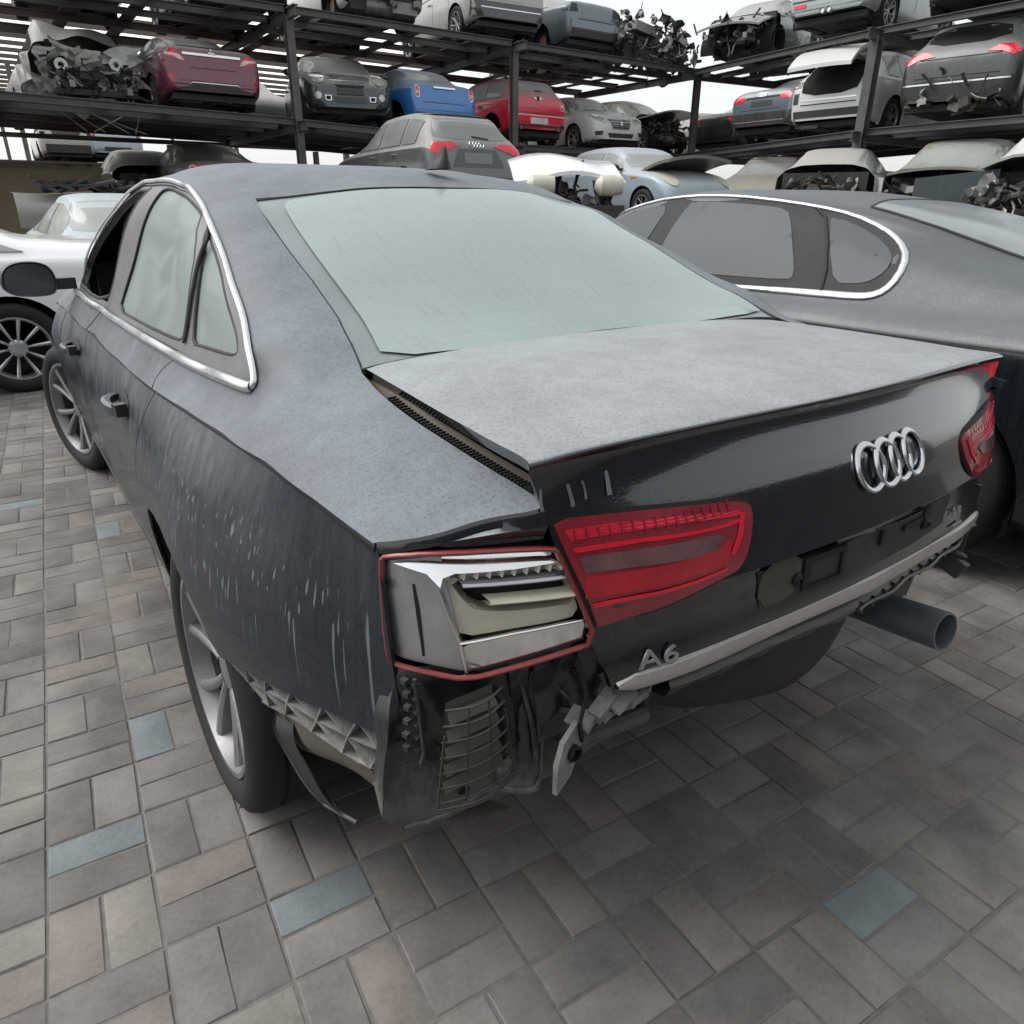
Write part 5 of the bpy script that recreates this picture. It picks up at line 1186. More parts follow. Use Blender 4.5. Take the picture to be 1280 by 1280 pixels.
M['p_silver']=P_('silver paint dusty',(.30,.31,.315),.6,.85,.2,(.36,.355,.33))
M['p_beige']=P_('pale beige grey paint dusty',(.36,.355,.335),.3,.8,.3,(.34,.33,.305))
M['p_grey']=P_('mid grey paint dusty',(.11,.12,.125),.5,.85,.18,(.30,.30,.285))
M['p_slate']=P_('slate blue paint dusty',(.10,.135,.16),.4,.75,.16,(.30,.315,.32))
M['p_dark']=P_('dark grey paint dusty',(.022,.025,.028),.4,.85,.12,(.25,.255,.25))
M['p_black']=P_('black paint dusty',(.010,.010,.012),.3,.85,.25,(.24,.24,.23))
M['p_pale']=P_('pale silver green paint dusty',(.27,.315,.315),.4,.7,.3,(.36,.37,.355))
M['p_tan']=P_('tan dust coated paint',(.15,.14,.12),.2,.9,.5,(.25,.235,.20))
M['p_skyblue']=P_('pale blue paint',(.34,.43,.50),.3,.7,.3,(.42,.44,.44))
M['dust_glass']=glassy('thickly dusted glass',(.14,.155,.155),.3,.75,(.33,.345,.33))
M['headlamp']=simple('headlamp lens',(.50,.50,.48),.15,.3,coat=.8,var=.3,scale=18)
M['lamp_red']=simple('tail lamp red',(.66,.02,.05),.2,coat=.7,var=.2)
M['lamp_amber']=simple('amber lamp',(.55,.20,.04),.3,coat=.6)
M['lamp_white']=simple('white lamp insert',(.62,.55,.55),.2,coat=.7)
M['grille']=simple('dark grille',(.02,.02,.022),.4,coat=.2,dusty=.4)
M['rack_steel']=simple('dark painted rack steel',(.085,.081,.082),.6,.1,var=.35,scale=4,dusty=.35,dust=(.20,.18,.16),bump=.2)
M['rack_brown']=simple('brown painted rack steel',(.075,.06,.055),.6,.2,var=.3,scale=4,dusty=.3,dust=(.20,.17,.15))
M['p_white_clean']=paint('white paint light dust',(.80,.82,.83),0,.22,.12,.05,0,(.60,.62,.62))
M['dusty_dark']=glassy('dusty dark glass',(.05,.055,.055),.3,.7,(.20,.21,.205))
M['grey_fast']=paint('dark fastback paint under dust',(.008,.010,.013),.4,.25,.66,.12,0,(.10,.12,.134),n0=.10,n1=.75)
# ================================================================== storage racks
def ibeam(name,a,b,h,wd,mat,parent,up=(0,0,1),tf=.014):
    a,b=Vector(a),Vector(b);t=(b-a).normalized();u=Vector(up);s=t.cross(u).normalized();u=s.cross(t).normalized();L_=(b-a).length
    m=MB()
    Mx=Matrix((( s.x,u.x,t.x,a.x),(s.y,u.y,t.y,a.y),(s.z,u.z,t.z,a.z),(0,0,0,1)))
    w2,h2,tw=wd/2,h/2,.006
    m.prism([(-w2,-h2),(w2,-h2),(w2,-h2+tf),(tw,-h2+tf),(tw,h2-tf),(w2,h2-tf),(w2,h2),(-w2,h2),(-w2,h2-tf),(-tw,h2-tf),(-tw,-h2+tf),(-w2,-h2+tf)],L_,Mx)
    return m.build(name,mat,parent,smooth=False)
zA1=lambda x:float(np.interp(x,[-8,0,4,9,15.5],[2.98,2.96,2.88,2.66,2.66]));zA2=lambda x:4.66
rA=empty('storage_rack',(4,14.5,0),0,'long dark steel car storage rack across the back with two upper decks of scrapped cars','rack')
def P0(p): return (p[0]-rA.location.x,p[1]-rA.location.y,p[2])
def bA(n,a,b,h,w_,m='rack_steel',**k): return ibeam(n,P0(a),P0(b),h,w_,M[m],rA,**k)
PX=[-6.2,-.95,4.40,9.40,15.25];YF,YB=14.55,19.4
for i,x in enumerate(PX):
    tp=zA2(x)-.16
    bA('post',(x,YF,0),(x,YF,tp),.15,.14,up=(0,1,0));bA('post',(x,YB,0),(x,YB,tp),.17,.16,up=(0,1,0))
    for zf in(zA1,zA2): bA('cross_beam',(x,YF-.42,zf(x)-.13),(x,YB+.2,zf(x)-.13),.17,.10)
bA('post',(-1.55,13.9,0),(-1.0,13.9,3.0),.2,.18,'rack_brown',up=(0,1,0))
bA('brace',(-1.9,13.9,.6),(-.7,14.3,2.9),.12,.1,up=(0,1,0))
for zf,nm in((zA1,'lower'),(zA2,'upper')):
    for yy,h in((YF+.02,.12),(YF+1.0,.12),(YF+1.9,.10),(YF+3.1,.12),(YB-.1,.16)):
        for x0,x1 in zip(PX[:-1],PX[1:]): bA('deck_beam',(x0-.05,yy,zf(x0)-.05-.0),(x1+.05,yy,zf(x1)-.05),h,.10,'rack_brown' if yy>17 else 'rack_steel')
    # wheel tracks
    for k,(x0,x1) in enumerate(zip(PX[:-1],PX[1:])):
        for q in range(2):
            xm=x0+(x1-x0)*(.27+.46*q)
            for s_ in(-.72,.72):
                m=MB();m.box((0,0,0),(.24,YB-YF-.2,.02));o=m.build('wheel_track',M['rack_brown'],rA,smooth=False);o.location=P0((xm+s_,(YF+YB)/2,zf(xm)+.012))
rB=empty('storage_rack',(13.6,5,0),0,'dark steel car storage rack on the right side meeting the long rack at the corner','rack')
def PB(p): return (p[0]-13.6,p[1]-5,p[2])
def bB(n,a,b,h,w_,m='rack_steel',**k): return ibeam(n,PB(a),PB(b),h,w_,M[m],rB,**k)
zB1=lambda y:float(np.interp(y,[2,8.6,15],[2.78,2.76,2.68]));zB2=lambda y:float(np.interp(y,[2,8.6,15],[4.40,4.44,4.62]))
BX=lambda y:float(np.interp(y,[2,8.6,15],[13.25,13.45,15.1]))
PY=[2.6,8.55,14.5]
for y in PY[:2]:
    x=BX(y)-.05;bB('post',(x,y,0),(x,y,zB2(y)-.16),.19,.18,up=(1,0,0));bB('post',(x+4.9,y,0),(x+4.9,y,zB2(y)-.16),.17,.16,up=(1,0,0))
for y in PY:
    for zf in(zB1,zB2): bB('cross_beam',(BX(y)-.35,y,zf(y)-.13),(BX(y)+5.2,y-(.6 if y>14 else 0),zf(y)-.13),.17,.10)
for zf in(zB1,zB2):
    for dx,h in((.05,.12),(1.0,.12),(1.9,.10),(3.2,.12),(4.8,.16)):
        for y0,y1 in zip(PY[:-1],PY[1:]): bB('deck_beam',(BX(y0)+dx,y0-.05,zf(y0)-.05),(BX(y1)+dx,y1+.05,zf(y1)-.05),h,.10,'rack_brown' if dx>3 else 'rack_steel')
# low platforms that carry the nearest scrapped cars, and the far rack
def platform(x0,x1,y0,y1,z,label,name='low_platform'):
    r=empty(name,((x0+x1)/2,(y0+y1)/2,0),0,label,'platform');cx,cy=(x0+x1)/2,(y0+y1)/2
    m=MB();m.box((0,0,z-.03),(x1-x0,y1-y0,.06));m.build('deck',M['rack_brown'],r,smooth=False)
    for x in(x0+.2,cx,x1-.2):
        for y in(y0+.2,y1-.2):
            m=MB();m.box((x-cx,y-cy,z/2-.03),(.16,.16,z-.06));m.build('leg',M['rack_steel'],r,smooth=False)
    return r
platform(7.2,14.0,10.4,14.2,1.0,'low dark steel platform carrying cars in front of the long rack');ZP=1.0
platform(10.9,13.2,2.8,11.1,1.0,'low dark steel platform carrying wrecks in front of the right hand rack')
platform(1.0,5.2,15.6,19.2,1.05,'low steel platform under the left end of the long rack')
# canopy beyond
cn=empty('canopy_roof',(2,40,0),0,'wide shed canopy with dark purlins under pale sheets behind the left rack','roof')
tr=bpy.data.materials.new('translucent roof sheet');tr.use_nodes=True;t_=tr.node_tree;t_.nodes.clear();o_=t_.nodes.new('ShaderNodeOutputMaterial');tb_=t_.nodes.new('ShaderNodeBsdfTranslucent');tb_.inputs[0].default_value=(.95,.93,.88,1);t_.links.new(tb_.outputs[0],o_.inputs[0])
XR=lambda y:18.3+(y-31.7)*.35
for k,y in enumerate(np.arange(26,62,1.75)):
    m=MB();m.box((( -30+XR(y))/2-2,y-40,7.5),(XR(y)+30,.10,.16));m.build('purlin',M['rack_brown'],cn,smooth=False)
m=MB();m.add([(-32,-15,7.66),(XR(25)-2.4-2,-15,7.66),(XR(62)-2.4-2,22,7.66),(-32,22,7.66)],[(0,1,2,3)]);m.build('roof_sheet',tr,cn,smooth=False)
for x in(-8,2,12):
    for y in(30,45,60):
        m=MB();m.box((x-2,y-40,3.7),(.2,.2,7.4));m.build('column',M['rack_steel'],cn,smooth=False)
# boundary wall with a far deck of cars on top
wm=simple('tan rendered wall',(.36,.30,.20),.9,var=.10,scale=1.2,bump=.1)
m=MB();m.box((0,0,1.04),(22,.2,2.08));wl_=m.build('wall_slab',wm,None,smooth=False);wl_.location=(-4.0,19.9,0);tag(wl_,'plain tan wall behind the left end of the long rack','wall')
m=MB();m.box((0,0,0),(22.1,.26,.05));m.build('coping',simple('wall coping',(.22,.19,.14),.9),wl_,smooth=False).location=(0,0,2.105)
platform(-4,9,28.5,35,2.62,'far raised car deck seen above the tan wall',name='far_deck')

# ================================================================== cars on the racks
GA='scrapped cars stored on the steel racks';GL='scrapped cars on the low platforms'
def place(name,kind,end,x,y,z,pm,label,rot=0,group=GA,**k):
    """end: which end of the car stands at (x,y); 'Ar','Af' face the long rack front, 'Br','Bf' the right rack front"""
    L_=TYPES[kind]['L']*k.get('scale',1)
    h={'Ar':0,'Af':math.pi,'Br':-math.pi/2,'Bf':math.pi/2}[end]+R_(rot)
    fw=Vector((-math.sin(h),math.cos(h),0));o=Vector((x,y,z))
    if end[1]=='f': o=o-fw*L_
    return build_car(name,kind,tuple(o),h,M[pm] if isinstance(pm,str) else pm,label,group=group,**k)
lamp_wide=lambda z0,z1,x0,x1:[(x0,z1),(x1,z1-.02),(x1-.02,z0+.05),((x0+x1)/2,z0),(x0+.04,z0+.02)]
# --- maroon saloon
c=place('sedan_car','saloon','Ar',3.08,14.95,zA1(3.1),'p_maroon','maroon saloon with a chrome boot strip, tail end out on the lower left deck',wheels='ffff',glass=M['dust_glass'],seed=3,decals=[
 ('tail_lamp','rear',[(-.80,.99),(-.64,.98),(-.50,.86),(-.46,.79),(-.55,.80),(-.70,.83),(-.81,.84)],'lamp_red',dict(mirror=True)),
 ('lamp_insert','rear',[(-.79,.905),(-.62,.90),(-.55,.885),(-.48,.80),(-.56,.81),(-.64,.855),(-.79,.87)],'lamp_white',dict(mirror=True,off=.010)),
 ('chrome_strip','rear',rect(-.50,.50,.895,.935),'chrome_bright',dict(off=.02)),
 ('plate_panel','rear',[(-.42,.87),(.42,.87),(.36,.72),(-.36,.72)],'p_maroon',dict(off=.004)),
 ('lid_seam','rear',[(-.40,.705),(.40,.705),(.40,.695),(-.40,.695)],'seal',dict(off=.003,lip_=.001)),
 ('rear_skirt','rear',[(-.74,.26),(.74,.26),(.74,.36),(.46,.41),(.40,.46),(-.40,.46),(-.46,.41),(-.74,.36)],'black_plastic',dict(off=.012)),
 ('skirt_trim','rear',[(-.44,.43),(-.40,.465),(.40,.465),(.44,.43),(.43,.445),(.395,.478),(-.395,.478),(-.43,.445)],'chrome',dict(off=.016)),
 ('reflector','rear',[(-.79,.56),(-.71,.57),(-.70,.47),(-.74,.45)],'lamp_red',dict(mirror=True)),
 ('spoiler_edge','rear',rect(-.60,.60,1.035,1.05),'seal',dict(off=.02))])
for k in range(3):
    a=R_(90+120*k);cx,cz=.034*math.cos(a),.965+.034*math.sin(a);d=[(cx+.036*math.cos(a),cz+.036*math.sin(a)),(cx+.021*math.cos(a+R_(90)),cz+.021*math.sin(a+R_(90))),(cx-.034*math.cos(a),cz-.034*math.sin(a)),(cx-.021*math.cos(a+R_(90)),cz-.021*math.sin(a+R_(90)))]
    c.decal('emblem_diamond','rear',d,M['silver'],off=.03,step=.03)
handles(c,M['p_maroon']);mirrors(c,M['p_maroon'])
# --- white crushed shell
c=place('wrecked_car','suv','Af',1.25,14.9,zA1(1.2)-.12,'p_beige','crushed off white car shell torn open at the front, beside the maroon saloon',cut_front=3.05,crush=.10,wheels='nnnn',glass=M['void'],no_glass=('front',),seed=11,clut=120,scale=.97,decals=[])
sk=MB();r_q=random.Random(5);sk.cur=1;sk.box((0,3.02,.62),(1.66,.05,.82))
for i in range(46):
    x=r_q.uniform(-.86,.86);z=r_q.uniform(.22,1.10);sk.cur=r_q.choice((0,0,0,1,2,0))
    crumple(sk,(x,3.15+r_q.uniform(-.05,.3),z),(r_q.uniform(.25,.6),r_q.uniform(.15,.45)),(R_(90)+r_q.uniform(-.6,.6),r_q.uniform(-.5,.5),r_q.uniform(-.5,.5)),900+i,.16)
for sx in(-.62,.62): sk.cur=0;sk.box((sx,3.3,.45),(.13,.5,.12),(.1,.1,.1))
sk.cur=0;crumple(sk,(0,3.35,.98),(1.5,.16),(R_(80),0,.05),77,.10,9)
sk.cur=1;sk.box((-.02,3.30,.50),(.30,.12,.62));sk.cur=0
for i in range(6): sk.tube([(r_q.uniform(-.8,.8),3.4,.5),(r_q.uniform(-.8,.8),3.5,.15),(r_q.uniform(-.8,.8),3.5,-.25)],.010,6)
sk.cur=2;sk.lathe([(-.03,.05),(-.03,.11),(.03,.11),(.03,.05)],14,'y',(-.42,3.5,.88));sk.lathe([(-.03,.05),(-.03,.11),(.03,.11),(.03,.05)],14,'y',(.48,3.5,.80))
sk.build('torn_bulkhead',[M['p_beige'],M['void'],M['p_white']],c.root,angle=30)
# --- dark teal small crossover, nose out
def mini_nose(c,scoop=True):
    c.decal('headlamp','front',ell(-.56,.80,.125,.135),M['headlamp'],off=.03,rnd=0);c.decal('headlamp','front',ell(.56,.80,.125,.135),M['headlamp'],off=.03)
    g=[(-.40,.82),(-.34,.86),(.34,.86),(.40,.82),(.36,.72),(.28,.68),(-.28,.68),(-.36,.72)]
    c.decal('grille_surround','front',g,M['chrome'],off=.012);c.decal('grille','front',[(a*.93,.77+(b-.77)*.86) for a,b in g],M['grille'],off=.018)
    for z in(.73,.77,.81): c.decal('grille_bar','front',rect(-.33,.33,z-.006,z+.006),M['chrome'],off=.022)
    c.decal('air_slot','front',[(-.27,.655),(.27,.655),(.22,.615),(-.22,.615)],M['void'],off=.008)
    c.decal('lower_grille','front',[(-.30,.46),(.30,.46),(.27,.36),(-.27,.36)],M['grille'],off=.01)
    c.decal('fog_lamp','front',ell(-.58,.47,.06,.06),M['headlamp'],off=.015);c.decal('fog_lamp','front',ell(.58,.47,.06,.06),M['headlamp'],off=.015)
    for s_ in(-1,1):
        q=[(s_*.34,.48),(s_*.47,.48),(s_*.45,.39),(s_*.35,.39)];c.decal('brake_duct','front',q if s_>0 else q[::-1],M['chrome'],off=.012);q=[(s_*.36,.465),(s_*.45,.465),(s_*.435,.405),(s_*.37,.405)];c.decal('duct_hole','front',q if s_>0 else q[::-1],M['void'],off=.016)
    c.decal('plate_holder','front',rect(-.24,.24,.50,.60),M['black_plastic'],off=.02)
c=place('hatchback_car','hatch','Af',5.60,14.75,zA1(5.5)+.02,'p_teal','dark teal small hatchback with round headlamps, nose out beside the left post',rot=-14,glass=M['dust_glass'],scale=1.08,seed=4,wheels='ffff');mini_nose(c);mirrors(c,M['p_teal']);handles(c,M['black_plastic'])
# --- blue coupe tail
def mini_tail(c,lamp='lamp_red',zl=.80,chrome=True):
    for s_ in(-1,1):
        q=[(s_*.60,zl+.13),(s_*.70,zl+.12),(s_*.72,zl-.10),(s_*.60,zl-.12)];q=q if s_<0 else q[::-1]
        c.decal('lamp_surround','rear',q,M['chrome'],off=.010,rnd=1);q2=[(s_*.66+(a-s_*.66)*.78,zl+(b-zl)*.82) for a,b in q];c.decal('tail_lamp','rear',q2,M[lamp],off=.016,rnd=1);q3=[(s_*.66+(a-s_*.66)*.5,zl-.01+(b-zl)*.28) for a,b in q];c.decal('lamp_insert','rear',q3,M['lamp_white'],off=.020,rnd=1)
c=place('coupe_car','coupe','Ar',7.88,14.95,zA1(7.8)+.06,'p_blue','bright blue two door coupe, tail end out on the lower deck',glass=M['dust_glass'],seed=6,wheels='nfff',scale=1.02,decals=[
 ('boot_handle','rear',rect(-.26,.26,.885,.92),'chrome_bright',dict(off=.03)),('plate_panel','rear',[(-.40,.84),(.40,.84),(.38,.64),(-.38,.64)],'p_blue',dict(off=.004)),('lid_seam','rear',rect(-.52,.52,.61,.62),'seal',dict(off=.003,lip_=.001)),('bumper_hole','rear',rect(-.16,.16,.36,.42),'void',dict(off=.006)),('rear_skirt','rear',rect(-.68,.68,.24,.32),'black_plastic',dict(off=.01))]);mini_tail(c,zl=.80);mirrors(c,M['p_blue']);handles(c,M['chrome'])
# --- red small crossover tail
c=place('hatchback_car','hatch','Ar',10.42,14.95,zA1(10.4)+.02,'p_red','bright red small hatchback with black lower bumper, tail end out behind a rack post',glass=M['dust_glass'],seed=8,scale=1.06,wheels='nfff',decals=[
 ('rear_skirt','rear',[(-.74,.24),(.74,.24),(.74,.42),(.60,.46),(.52,.42),(-.52,.42),(-.60,.46),(-.74,.42)],'black_plastic',dict(off=.02)),
 ('skirt_trim','rear',rect(-.44,.44,.30,.33),'chrome',dict(off=.028)),('plate_panel','rear',rect(-.24,.24,.45,.57),M['lamp_white'],dict(off=.008)),('bumper_edge','rear',rect(-.72,.72,.60,.625),M['lamp_white'],dict(off=.006)),
 ('emblem_wing','rear',[(-.14,.965),(-.06,.985),(.06,.985),(.14,.965),(.06,.925),(-.06,.925)],'silver',dict(off=.012)),('emblem','rear',ell(0,.955,.042,.042),'seal',dict(off=.018)),
 ('lid_seam','rear',[(-.54,.66),(.54,.66),(.54,.668),(-.54,.668)],'seal',dict(off=.003,lip_=.001)),('wiper','rear',[(-.02,1.10),(.20,1.115),(.20,1.125),(-.02,1.12)],'seal',dict(off=.02)),('roof_spoiler','rear',[(-.55,1.335),(.55,1.335),(.52,1.36),(-.52,1.36)],'seal',dict(off=.05))]);mini_tail(c,zl=.84)
word(c,'SPORTIVA',.062,-.33,.76,M['badge']);
for x in(-.52,.52):
    m=MB();m.lathe([(0,.05),(.08,.05),(.08,.04),(.02,.04),(.02,0)],16,'y',(x,-.06,.36));m.build('exhaust_tip',M['steel'],c.root)
handles(c,M['p_red'])
# --- white saloon nose
c=place('sedan_car','saloon','Af',12.80,14.70,zA1(12.8)-.02,'p_white','white saloon with black grille, nose out next to the red hatchback',rot=-6,glass=M['dust_glass'],seed=9,scale=.98,decals=[
 ('headlamp','front',[(-.80,.86),(-.62,.86),(-.40,.72),(-.44,.66),(-.62,.70),(-.78,.76)],'headlamp',dict(mirror=True,off=.012)),
 ('grille_surround','front',[(-.38,.76),(.38,.76),(.26,.52),(-.26,.52)],'chrome',dict(off=.012)),('grille','front',[(-.35,.745),(.35,.745),(.24,.54),(-.24,.54)],'grille',dict(off=.018)),
 ('grille_bar','front',rect(-.31,.31,.69,.70),'chrome',dict(off=.022)),('grille_bar','front',rect(-.28,.28,.63,.64),'chrome',dict(off=.022)),('grille_bar','front',rect(-.25,.25,.58,.59),'chrome',dict(off=.022)),('lower_grille','front',[(-.40,.43),(.40,.43),(.36,.33),(-.36,.33)],'grille',dict(off=.01)),
 ('fog_recess','front',[(-.74,.46),(-.54,.47),(-.58,.38),(-.72,.37)],'black_plastic',dict(mirror=True,off=.01)),('emblem','front',ell(0,.66,.055,.055),'silver',dict(off=.026))]);mirrors(c,M['p_white']);handles(c,M['p_white'])
# --- stripped grey car, nose out, at the corner
c=place('wrecked_car','saloon','Af',15.35,14.9,zA1(15)+.03,'p_tan','dusty grey saloon stripped to the engine bay, nose out in the rack corner',rot=8,cut_front=3.55,glass=M['dust_glass'],seed=21,wheels='ffff',clut=90)
flap(c,'bonnet',[[(x*.92,y,.98+.10*(y-3.5)/.9-.10*abs(x)**2) for x in np.linspace(-.85,.85,9)] for y in np.linspace(3.5,4.45,6)],M['p_beige'])
# --- right rack, lower deck
c=place('sedan_car','saloon','Br',14.35,11.75,zB1(11.7)+.03,'p_slate','pale slate saloon with a black bumper, tail out on the lower right deck',glass=M['dust_glass'],seed=31,scale=1.04,decals=[
 ('tail_lamp','rear',[(-.86,.98),(-.50,.95),(-.44,.86),(-.60,.83),(-.85,.84)],'lamp_red',dict(mirror=True)),('lamp_band','rear',rect(-.44,.44,.885,.92),'seal',dict(off=.01)),
 ('plate_panel','rear',rect(-.28,.28,.72,.84),'black_plastic',dict(off=.004)),('bumper_cover','rear',[(-.82,.26),(.82,.26),(.84,.60),(-.84,.60)],'p_black',dict(off=.014)),('chrome_line','rear',rect(-.66,.66,.42,.44),'chrome',dict(off=.022)),('lid_seam','rear',rect(-.5,.5,.66,.67),'seal',dict(off=.003,lip_=.001))]);handles(c,M['p_slate'])
ring4(c,0,.955)
c=place('suv_car','suv','Br',13.95,9.75,zB1(9.7)-.02,'p_white','white off roader with its tailgate lifted, on the lower right deck',rot=4,glass=M['dust_glass'],seed=32,scale=1.0,wheels='nfff',no_glass=('rear',),decals=[
 ('boot_opening','rear',[(-.62,.80),(.55,.80),(.64,1.08),(.58,1.42),(-.58,1.42),(-.66,1.08)],'void',dict(off=.012,rnd=1)),
 ('tail_lamp','rear',[(.62,1.10),(.86,1.07),(.86,.95),(.66,.97)],'lamp_red',dict(off=.02)),('lamp_base','rear',[(-.86,1.07),(-.66,1.09),(-.68,.97),(-.86,.95)],'grille',dict(off=.01)),
 ('air_vent','rear',rect(.69,.80,.66,.86),'grille',dict(off=.012)),('air_vent','rear',rect(-.80,-.69,.66,.86),'grille',dict(off=.012)),('sill_line','rear',rect(-.62,.60,.70,.73),'chrome',dict(off=.008)),('sill_line','rear',rect(-.62,.60,.62,.64),'seal',dict(off=.006)),
 ('lower_structure','rear',[(-.72,.30),(.72,.30),(.76,.52),(-.76,.52)],'grime',dict(off=.015))]);handles(c,M['p_white'])
flap(c,'tailgate',[[(x,.42-.95*t-.05*abs(x)**2,1.60+.13*math.sin(t*2.2)-.42*t*t-.06*x*x) for x in np.linspace(-.68,.68,9)] for t in np.linspace(0,1,8)],M['p_white'],.07)
m=MB();
for s_ in(-.62,.62): m.tube([(s_,.30,1.28),(s_,-.25,1.40)],.012,6)
m.build('gas_strut',M['black_plastic'],c.root)
flap(c,'open_door',[[(.98+.55*t,2.1-.25*t,z) for t in np.linspace(0,1,5)] for z in np.linspace(.35,1.35,6)],M['p_white'],.04)
c=place('suv_car','suv','Br',13.35,6.95,zB1(7)-.02,'p_dark','dark grey off roader without rear glass, last on the lower right deck',rot=9,glass=M['dust_glass'],seed=33,scale=1.02,wheels='nfdf',no_glass=('rear',),decals=[
 ('window_opening','rear',[(-.66,1.20),(.66,1.20),(.56,1.50),(-.56,1.50)],'void',dict(off=.008,rnd=1)),
 ('tail_lamp','rear',[(-.88,1.10),(-.56,1.12),(-.40,1.03),(-.62,1.01),(-.80,.93),(-.88,.98)],'lamp_red',dict(mirror=True,off=.014)),
 ('lid_seam','rear',[(-.62,.985),(.62,.985),(.62,.998),(-.62,.998)],'seal',dict(off=.006,lip_=.001)),('lower_seam','rear',rect(-.66,.66,.70,.715),'seal',dict(off=.006,lip_=.001)),
 ('torn_bumper','rear',[(-.86,.34),(-.6,.30),(.6,.30),(.86,.34),(.86,.62),(.5,.66),(-.5,.66),(-.86,.62)],'black_plastic',dict(off=.02)),('bumper_gap','rear',rect(-.50,.50,.36,.50),'grime',dict(off=.026)),('bumper_edge','rear',[(-.84,.60),(.84,.60),(.84,.625),(-.84,.625)],'chrome',dict(off=.028))])
word(c,'A5',.07,-.72,.86,M['badge']) if False else None
m=MB();clutter(m,(0,.0,.42),(1.5,.2,.35),26,77);m.build('hanging_bracket',[M['grime'],M['grey_plastic'],M['steel']],c.root,angle=30);handles(c,M['p_dark'])
# --- upper deck, long rack
c=place('sedan_car','saloon','Ar',3.9,14.9,zA2(4)+.02,'p_black','black saloon seen from below, tail end out on the upper left deck',glass=M['dust_glass'],seed=41,wheels='ffff',decals=[('tail_lamp','rear',lamp_wide(.80,.95,-.84,-.50),'lamp_red',dict(mirror=True))])
c=place('wrecked_car','saloon','Ar',1.4,15.1,zA2(1)+.02,'p_dark','dark wreck with no bumper at the far left of the upper deck',glass=M['dust_glass'],seed=42,wheels='ndff',cut_rear=.35)
c=place('wrecked_car','saloon','Ar',6.62,14.85,zA2(6.6)+.05,'p_white','white saloon without its rear bumper, underside showing on the upper deck',glass=M['dust_glass'],seed=43,wheels='dfff',cut_rear=.28,clut=90)
m=MB();m.lathe([(-.25,.0),(-.25,.13),(.25,.13),(.25,0)],16,'x',(-.15,.35,.30));m.box((.38,.3,.30),(.55,.4,.20));m.build('silencer',M['steel'],c.root)
c=place('mpv_car','mpv','Ar',9.42,14.7,zA2(9.4)+.05,'p_beige','pale beige people carrier with dark rear bumper, above the blue coupe',rot=-6,glass=M['dust_glass'],seed=44,wheels='ffff',scale=1.04,decals=[
 ('tail_lamp','rear',[(-.84,1.10),(-.62,1.08),(-.60,.86),(-.84,.84)],'lamp_red',dict(mirror=True)),('bumper_cover','rear',[(-.84,.26),(.84,.26),(.86,.62),(-.86,.62)],'p_dark',dict(off=.014)),('chrome_line','rear',rect(-.70,.70,.50,.52),'chrome',dict(off=.022)),('plate_panel','rear',rect(-.3,.3,.66,.80),'p_silver',dict(off=.006))]);handles(c,M['p_beige'])
c=place('wrecked_car','saloon','Ar',12.0,14.9,zA2(12)+.02,'p_slate','slate blue saloon with rear bumper torn off and rusty brake disc, upper deck',glass=M['dust_glass'],seed=45,wheels='dfnf',scale=1.02,decals=[('lamp_hole','rear',[(-.86,1.0),(-.55,.98),(-.52,.82),(-.86,.80)],'grime',dict(mirror=True)),('plate_panel','rear',rect(-.4,.4,.72,.90),'p_slate',dict(off=.006)),('crash_beam','rear',rect(-.74,.74,.50,.66),'p_slate',dict(off=.03)),('lower_structure','rear',[(-.7,.26),(.7,.26),(.72,.48),(-.72,.48)],'grime',dict(off=.012)),('lid_seam','rear',rect(-.52,.52,.68,.69),'seal',dict(off=.01,lip_=.001))])
def engine(name,loc,rz,label,size,seed,n=150,group='loose engines and front ends on the upper deck'):
    r=empty(name,loc,rz,label,'engine',group);m=MB();clutter(m,(0,0,size[2]/2),size,n,seed,.3);m.cur=0;m.box((0,0,size[2]*.35),(size[0]*.6,size[1]*.5,size[2]*.5));m.cur=1;m.box((0,-size[1]*.2,size[2]*.75),(size[0]*.4,size[1]*.3,size[2]*.2),(0,.1,.1));m.build('engine_block',[M['grime'],M['steel'],M['alloy_dark']],r,angle=30);return r
engine('engine_wreck',(13.6,15.3,zA2(13)+.02),0,'tangled grey engine and subframe next to the slate blue saloon',(1.9,1.2,1.0),51)
engine('engine_wreck',(15.1,15.6,zA2(15)+.02),.3,'heap of bare engine parts in the upper rack corner',(1.5,1.3,.95),52)
place('wrecked_car','saloon','Ar',14.2,17.2,zA2(14)+.02,'p_silver','pale silver wreck half hidden behind the loose engines',seed=53,glass=M['dust_glass'],cut_rear=.5,wheels='nnff')
# --- upper deck, right rack
c=place('wrecked_car','saloon','Bf',14.35,13.0,zB2(12.9)+.04,'p_grey','grey coupe with its front end stripped to the engine, on the upper right deck',rot=14,glass=M['dust_glass'],seed=61,wheels='ffnn',cut_front=3.72,scale=1.03,clut=70)
flap(c,'bonnet',[[(x*.84,y,.985-.20*(y-3.4)**2-.12*abs(x)**2) for x in np.linspace(-.9,.9,9)] for y in np.linspace(3.4,4.55,7)],M['p_grey'],.04)
mirrors(c,M['p_grey']);handles(c,M['p_grey'])
c=place('hatchback_car','hatch','Br',13.75,9.95,zB2(9.9)+.10,'p_pale','pale grey green small hatchback, tail end out on the upper right deck',rot=6,glass=M['dust_glass'],seed=62,wheels='nfdf',scale=1.10,decals=[
 ('plate_panel','rear',rect(-.26,.26,.76,.90),'p_silver',dict(off=.008)),('bumper_edge','rear',rect(-.70,.70,.56,.58),'seal',dict(off=.008)),('reflector','rear',rect(.42,.66,.46,.52),'lamp_red',dict(off=.012,mirror=True)),('rear_skirt','rear',rect(-.70,.70,.24,.36),'grime',dict(off=.01))]);mini_tail(c,zl=.98)
